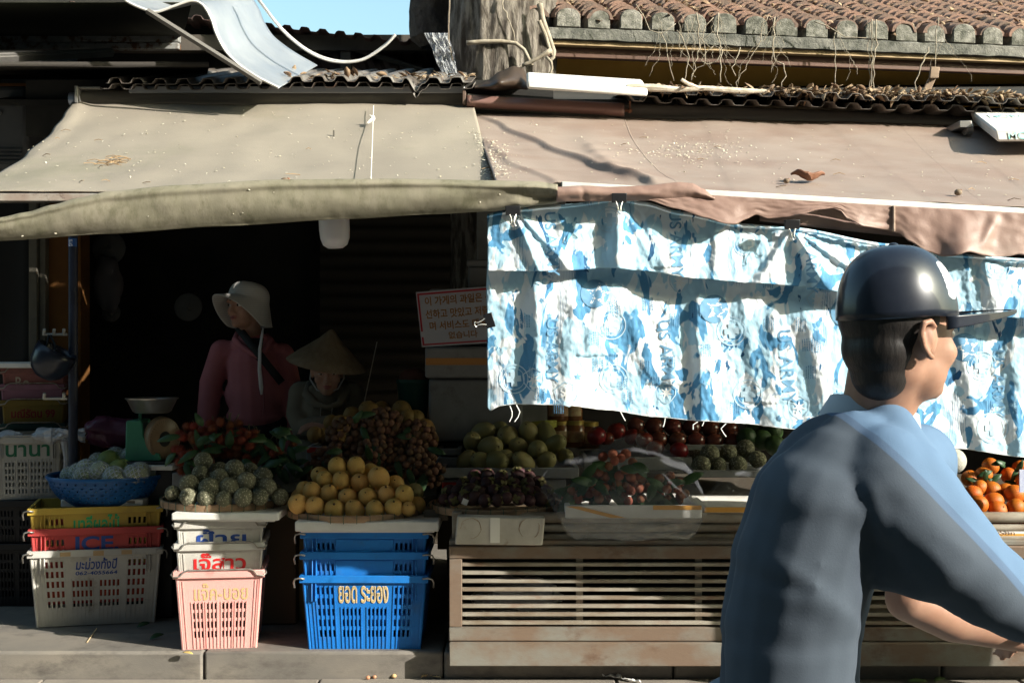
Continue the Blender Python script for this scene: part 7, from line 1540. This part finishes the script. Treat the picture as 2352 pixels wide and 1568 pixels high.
tag(obj('bamboo_stick', MB().tube([P(832, 945, 4.9), P(866, 785, 5.2)], [.003, .002], 6), M('pale_stick', (.4, .36, .3), rough=.8)), 'thin pale stick leaning in the dark right of the conical hat', 'stick')
# white plastic lamp shade
t = thing('lamp_shade', 'white plastic lamp hood hanging below the olive valance', 'lamp', P(768, 500, 4.3)); rl = 35 * (4.3 + CB_) / F
obj('hood', MB().lathe([(0, -.128), (rl * .5, -.126), (rl * .8, -.112), (rl * .95, -.085), (rl, -.05), (rl * 1.0, .05), (rl * .6, .09), (0, .10)], 36, MX.Translation(P(767, 502, 4.3)) @ MX.Rotation(R(-3), 4, 'Y')), M('white_lamp_plastic', (.72, .70, .72), rough=.35, trans=.0, sss=.2), t, ang=60)
obj('cord', MB().tube([P(767, 480, 4.3), P(767, 300, 4.35)], .004, 6), m_roll if 'm_roll' in globals() else m_rol, t)
# Korean sign on the foam boxes
YQ = 4.75
t = thing('shop_sign', 'white Korean fruit shop sign with red border tilted on the foam boxes', 'sign', P(1045, 798, YQ))
c0, c1, c2, c3 = P(955, 671, YQ), P(1150, 655, YQ), P(1160, 785, YQ), P(969, 797, YQ)
def sg(u, v, e=0): return c0.lerp(c1, u).lerp(c3.lerp(c2, u), v) + V((0, -.001 - e, 0))
obj('board', MB().add([sg(0, 0), sg(1, 0), sg(1, 1), sg(0, 1)] + [sg(a, b_) + V((0, .012, 0)) for a, b_ in ((0, 0), (1, 0), (1, 1), (0, 1))], [(3, 2, 1, 0), (4, 5, 6, 7), (0, 1, 5, 4), (1, 2, 6, 5), (2, 3, 7, 6), (3, 0, 4, 7)]), M('white_sign_sheet', (.32, .32, .35), rough=.5), t, smooth=False)
mb = MB()
for a in ((.012, .028, .98, .062), (.012, .945, .98, .972), (.012, .0625, .034, .72), (.012, .82, .034, .9445)): mb.add([sg(a[0], a[1], .0012), sg(a[2], a[1], .0012), sg(a[2], a[3], .0012), sg(a[0], a[3], .0012)], [(3, 2, 1, 0)])
obj('border', mb, M('sign_red', (.30, .02, .03), rough=.5), t, smooth=False)
m_kor = M('sign_gold_text', (.26, .115, .025), rough=.5)
for ln, u0, u1, v0, v1 in (('이 가게의 과일은 신', .095, .885, .10, .265), ('선하고 맛있고 저렴하', .085, .93, .335, .50), ('며 서비스도 매우 좋', .12, .92, .555, .71), ('없습니다', .335, .68, .755, .885)):
    vs, fs = textmesh(ln, 1, .018); ax_, bx2 = min(v.x for v in vs), max(v.x for v in vs); ay_, by2 = min(v.y for v in vs), max(v.y for v in vs)
    obj('lettering', MB().add([sg(lerp(u0, u1, (v.x - ax_) / (bx2 - ax_)), lerp(v1, v0, (v.y - ay_) / (by2 - ay_)), .0022) for v in vs], fs), m_kor, t, smooth=False)
t = thing('foam_box', 'white taped foam box under the Korean sign', 'foam box', P(1060, 870, 4.78))
m_foamd = M('dim_foam', (.36, .35, .34), (.3, .29, .28), 8, rough=.85, st=(.18, .16, .14), stscale=6)  # darker foam for the back boxes, shade put into the colour
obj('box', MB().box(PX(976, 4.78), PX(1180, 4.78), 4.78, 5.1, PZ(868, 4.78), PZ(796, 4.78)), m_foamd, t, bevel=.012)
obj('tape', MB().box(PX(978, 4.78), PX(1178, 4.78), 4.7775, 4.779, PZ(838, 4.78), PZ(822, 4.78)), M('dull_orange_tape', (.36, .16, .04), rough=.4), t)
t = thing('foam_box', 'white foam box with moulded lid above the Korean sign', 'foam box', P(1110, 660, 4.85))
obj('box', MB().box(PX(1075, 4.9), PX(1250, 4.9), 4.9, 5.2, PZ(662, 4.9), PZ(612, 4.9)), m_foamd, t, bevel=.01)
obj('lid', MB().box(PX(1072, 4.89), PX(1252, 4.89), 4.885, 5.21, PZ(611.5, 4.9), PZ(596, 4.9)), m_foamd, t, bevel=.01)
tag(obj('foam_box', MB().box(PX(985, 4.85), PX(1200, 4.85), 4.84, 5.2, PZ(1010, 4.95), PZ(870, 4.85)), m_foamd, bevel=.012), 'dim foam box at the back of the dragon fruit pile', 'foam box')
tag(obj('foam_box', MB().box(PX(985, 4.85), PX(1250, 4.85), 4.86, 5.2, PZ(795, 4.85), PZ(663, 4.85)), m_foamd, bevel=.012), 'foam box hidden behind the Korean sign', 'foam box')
# weighing scale
YG = 4.75; cx, kk = PX(340, YG), (YG + CB_) / F
t = thing('weighing_scale', 'old green dial scale with a steel pan beside the blue colander', 'scale', P(345, 1058, YG))
m_sg = M('green_enamel', (.05, .24, .145), (.04, .19, .11), 8, rough=.4, st=(.06, .04, .03), stscale=32, stlo=.62, sthi=.68)
pr = [(296, 1052), (298, 966), (302, 963), (330, 963), (335, 970), (338, 1000), (352, 1030), (374, 1040), (376, 1056), (296, 1056)]
obj('body', MB().prism([(PX(a, YG), PZ(b_, YG)) for a, b_ in pr][::-1], YG - .06, YG + .10), m_sg, t, bevel=.008)
obj('base', MB().box(PX(285, YG), PX(395, YG), YG - .08, YG + .14, PZ(1063, YG), PZ(1056.5, YG)), M('dark_iron', (.03, .03, .03), rough=.6), t, bevel=.004)
obj('stem', MB().tube([P(322, 966, YG), P(322, 938, YG)], .008, 8), m_sg, t)
dT = MX.Translation(P(374, 1006, YG - .02)) @ MX.Rotation(R(40), 4, 'Z') @ MX.Rotation(R(96), 4, 'X')
rd = 49 * kk
dl = obj('dial', MB().lathe([(0, .022), (rd * .9, .022), (rd * .98, .016), (rd, .0), (rd, -.03), (0, -.03)], 40, dT @ MX.Scale(.82, 4, V((1, 0, 0)))), M('brown_dial', (.24, .17, .10), (.18, .12, .07), 10, rough=.35), t)
dd = MB().lathe([(0, .0235), (rd * .36, .0235), (rd * .36, .022)], 28, dT @ MX.Scale(.8, 4, V((1, 0, 0)))); obj('hub_plate', MB().add([p - V(t.location) for p in dd.v], dd.f), M('black_hub', (.02, .02, .02), rough=.4), dl, local=True)
mb = MB()
for q in range(40): a = 2 * pi * q / 40; c_, s_ = cos(a), sin(a); mb.add([dT @ V((.82 * (r * c_ - w_ * s_), r * s_ + w_ * c_, .0228)) for r, w_ in ((rd * .80, -.0008), (rd * .9, -.0008), (rd * .9, .0008), (rd * .80, .0008))], [(0, 1, 2, 3)])
obj('graduations', MB().add([p - V(t.location) for p in mb.v], mb.f), M('dial_black', (.03, .03, .03), rough=.5), dl, local=True)
rp_ = 60 * kk; pc = P(349, 915, YG)
obj('pan', MB().lathe([(0, -.068), (rp_ * .62, -.066), (rp_ * .72, -.058), (rp_ * .93, -.006), (rp_, 0), (rp_ * 1.005, .003), (rp_ * .92, -.003), (rp_ * .70, -.054), (0, -.062)], 48, MX.Translation(pc)), M('worn_steel', (.55, .53, .50), (.42, .40, .37), 14, rough=.28, metal=.9), t, ang=50)
tag(obj('scale_stand', MB().box(PX(270, YG), PX(410, YG), YG - .1, YG + .3, PZ(1075, YG), PZ(1063.5, YG)), m_foam, bevel=.005), 'white foam board under the green scale', 'foam board')
tag(obj('crate_support', MB().box(PX(275, YG), PX(405, YG), YG - .06, YG + .28, PT, PZ(1075.5, YG)), m_blk, bevel=.008), 'dark carton under the green scale, behind the yellow crate', 'carton')
tag(obj('plastic_bag', bagmesh(P(255, 988, 5.1), (.13, .08, .06), 21, k=.5), M('purple_bag', (.10, .03, .06), rough=.3, bump=.5, bscale=20), ang=0), 'dark purple plastic bag slumped left of the green scale', 'plastic bag')
# blue colander of guavas
YC2 = 4.76; cc = P(248, 1088, YC2); rb = 136 * (YC2 + CB_) / F
t = thing('colander', 'round blue plastic colander filled with wrapped guavas', 'colander', P(248, 1147, YC2))
hb = PZ(1086, YC2) - PZ(1146, YC2) + .012
def colw():
    mb = MB(); n, m = 220, 34; holes = set()
    for j in range(7, 31, 4):
        for i in range(0, n, 6): holes.add(((i + (j // 4) % 2 * 3) % n, j)); holes.add(((i + (j // 4) % 2 * 3) % n, j + 1)) if j % 8 == 3 else holes.add(((i + 1 + (j // 4) % 2 * 3) % n, j))
    for j in range(m + 1):
        v = j / m; r = rb * (.66 + .30 * sin(v * pi / 2) ** .9)
        mb.v += [cc + V((r * cos(2 * pi * i / n), r * sin(2 * pi * i / n), -hb + hb * v)) for i in range(n)]
    mb.f += [(j * n + i, j * n + (i + 1) % n, (j + 1) * n + (i + 1) % n, (j + 1) * n + i) for j in range(m) for i in range(n) if (i, j) not in holes]
    return mb
m_colb = M('blue_colander_plastic', (.012, .10, .30), (.01, .085, .26), 9, rough=.4)
obj('bowl', colw(), m_colb, t, thick=.003, ang=60)
obj('rim', MB().lathe([(rb * .955, -.012), (rb * .99, -.014), (rb * 1.0, -.004), (rb * .99, .004), (rb * .955, 0), (rb * .945, -.008)], 60, MX.Translation(cc)), m_colb, t, ang=60)
obj('bottom', MB().lathe([(0, -hb), (rb * .67, -hb), (rb * .67, -hb + .004)], 48, MX.Translation(cc)), m_colb, t)
m_gua = M('guava_skin', (.20, .28, .07), (.26, .30, .09), 9, rough=.5, var=.2, bump=.1); m_net = M('white_foam_net', (.50, .55, .48), rough=.6, alpha=.85)
gu_me = mesh('guava', MB().ball((0, 0, 0), (1, 1, .95), 22, 14, fn=lambda d: 1 + .05 * NZ.noise(d * 1.6)), m_gua, ang=0)
nm = MB()
for k in range(9):
    for sg_ in (-1, 1): nm.tube([V((cos(2 * pi * k / 9 + sg_ * z * 1.5) * sqrt(max(0, 1.06 - z * z)), sin(2 * pi * k / 9 + sg_ * z * 1.5) * sqrt(max(0, 1.06 - z * z)), z)) for z in [-.8 + .2 * q for q in range(9)]], .055, 5, False)
net_me = mesh('foam_net', nm, m_net, ang=0)
film_me = mesh('cling_wrap', MB().ball((0, 0, 0), (1.12, 1.12, 1.06), 22, 14, fn=lambda d: 1 + .10 * NZ.noise(d * 3) + .05 * NZ.noise(d * 9)), M('guava_wrap', (.7, .74, .76), rough=.14, alpha=.30, spec=.7), ang=0)
GU = [(250, 1060, 27, 4.72, 0), (272, 1078, 24, 4.66, 0), (285, 1074, 22, 4.70, 0), (200, 1078, 26, 4.66, 1), (228, 1084, 27, 4.62, 1), (300, 1050, 25, 4.80, 1), (320, 1084, 25, 4.62, 1), (262, 1096, 27, 4.58, 1), (180, 1086, 24, 4.68, 1), (160, 1092, 22, 4.72, 1), (305, 1090, 25, 4.60, 1), (225, 1062, 24, 4.80, 1), (265, 1050, 25, 4.84, 1), (340, 1088, 22, 4.7, 1), (190, 1095, 24, 4.6, 1), (312, 1072, 25, 4.76, 1)]
for i, (px, py, r, y, wr) in enumerate(GU):
    o = inst('guava', gu_me, P(px, py, y), (rnd(0, 6), rnd(0, 6), rnd(0, 6)), r * (y + CB_) / F * (.92 if wr else 1), None, (f'bare green guava in the blue colander, {["topmost", "lower left", "lower right"][i]}' if not wr else 'guava in white foam net and cling film in the blue colander'), 'guava', 'guavas in the blue colander')
    if wr: inst('foam_net', net_me, (0, 0, 0), parent=o); inst('cling_wrap', film_me, (0, 0, 0), parent=o)
# street litter
m_tis = M('white_tissue', (.82, .81, .78), rough=.8)
def at(px, py, z=0): k_ = (CZ - z) / (py - 784); return V(((px - 1176) * k_, k_ * F - CB_, z))
def scrap(name, lab, pts, cat, m, wd=.02, h=.008):
    q = [at(a, b_, .004) for a, b_ in pts]; mb = MB(); n = len(q)
    def fn(u, v):
        k_ = u * (n - 1); i = min(int(k_), n - 2); p = q[i].lerp(q[i + 1], k_ - i); return p + V((0, (v - .5) * wd * (.6 + .6 * nz(u * 6, 3)), h * abs(nz(u * 9, v * 4)) * 2 + .002))
    return tag(obj(name, MB().grid(fn, 30, 4), m, thick=.0008, ang=30), lab, cat)
scrap('tissue', 'long torn strip of white tissue on the street below the cabinet', [(1336, 1548), (1365, 1546), (1385, 1553), (1420, 1556), (1450, 1562), (1472, 1566)], 'tissue', m_tis, .035, .014)
scrap('tissue', 'folded scrap of white paper in the shade near the cyclist', [(1625, 1546), (1650, 1545), (1672, 1549)], 'tissue', m_tis, .05, .012)
scrap('tissue', 'crumpled white tissue beside the leafy twig at the right', [(2230, 1545), (2245, 1538), (2268, 1543), (2290, 1536)], 'tissue', m_tis, .06, .04)
m_peel = M('fruit_peel', (.55, .42, .2), (.5, .3, .15), 30, rough=.6); m_seed = M('pinkish_seed', (.55, .28, .16), (.45, .22, .12), 30, rough=.5)
scrap('peel', 'pale banana peel strip at the kerb foot below the blue crates', [(968, 1556), (985, 1552), (1012, 1556)], 'peel', m_peel, .02, .012)
for px, py, r, lab in ((845, 1559, .008, 'small brown pit on the street under the blue crates'), (860, 1557, .007, 'second small pit touching the first one on the street'), (905, 1556, .009, 'pale round shell on the street between the pits and the lychee'), (953, 1553, .013, 'lone pinkish lychee dropped at the kerb foot'), (2335, 1530, .014, 'dark green fruit stub near the right edge on the street'), (2316, 1545, .011, 'small grey snail like shell at the right edge of the street')):
    tag(obj('fruit_pit', MB().ball(at(px, py, 0) + V((0, 0, r * .9)), (r * 1.2, r, r), 12, 8, fn=lambda d: 1 + .12 * NZ.noise(d * 2)), M('dark_green_stub', (.05, .09, .03), rough=.6) if px == 2335 else m_peel if px in (905, 2316) else m_seed, ang=0), lab, 'fruit pit')
t = thing('leafy_twig', 'fallen twig with green leaves on the street at the right', 'twig', at(2190, 1540))
obj('stem', MB().tube([at(2130, 1535, .006), at(2160, 1530, .012), at(2190, 1542, .012), at(2220, 1552, .004)], [.004, .003, .003, .002], 6), m_dead, t)
m_fl = M('fresh_leaf', (.12, .19, .06), (.16, .22, .08), 12, rough=.5)
for a, b_, dx, dy in ((2100, 1546, 1, .3), (2140, 1540, .9, -.5), (2170, 1548, 1, .5), (2180, 1533, .8, .6), (2170, 1556, -.6, -.5)): obj('leaf', MB().leaf(at(a, b_, .008), (dx, dy, .1), (0, -.2, 1), .07, .03, .15, 5), m_fl, t, thick=.0006, ang=0)
tag(obj('fallen_leaf', MB().leaf(at(2085, 1564, .006), (1, .15, .05), (0, -.2, 1), .085, .03, .1, 6), MATS['fresh_leaf'], thick=.0006, ang=0), 'single pale green leaf at the bottom edge of the street', 'leaf')
tag(obj('fallen_leaf', MB().leaf(V((PX(425, 4.06), 4.02, PT + .004)), (1, -.2, 0), (0, -.1, 1), .045, .022, .1, 5), M('yellow_leaf', (.5, .38, .12), rough=.6), thick=.0006, ang=0), 'small yellow leaf on the kerb at the corner of the pink crate', 'leaf')
for px, py, lab in ((315, 1440, 'small green leaf on the pavement right of the white crate'), (345, 1467, 'thin green leaf on the shaded pavement left of the pink crate')):
    p_ = at(px, py, PT + .004); tag(obj('fallen_leaf', MB().leaf(p_, (.6, .4, .35), (0, -.6, .8), .06, .028, .3, 5), m_gleaf, thick=.0006, ang=0), lab, 'leaf')
tag(obj('straw', MB().tube([at(200, 1474, PT + .003), at(222, 1442, PT + .003)], .0025, 6), M('dry_straw', (.55, .42, .25), rough=.7)), 'thin dry straw on the sunlit pavement at the left', 'straw')
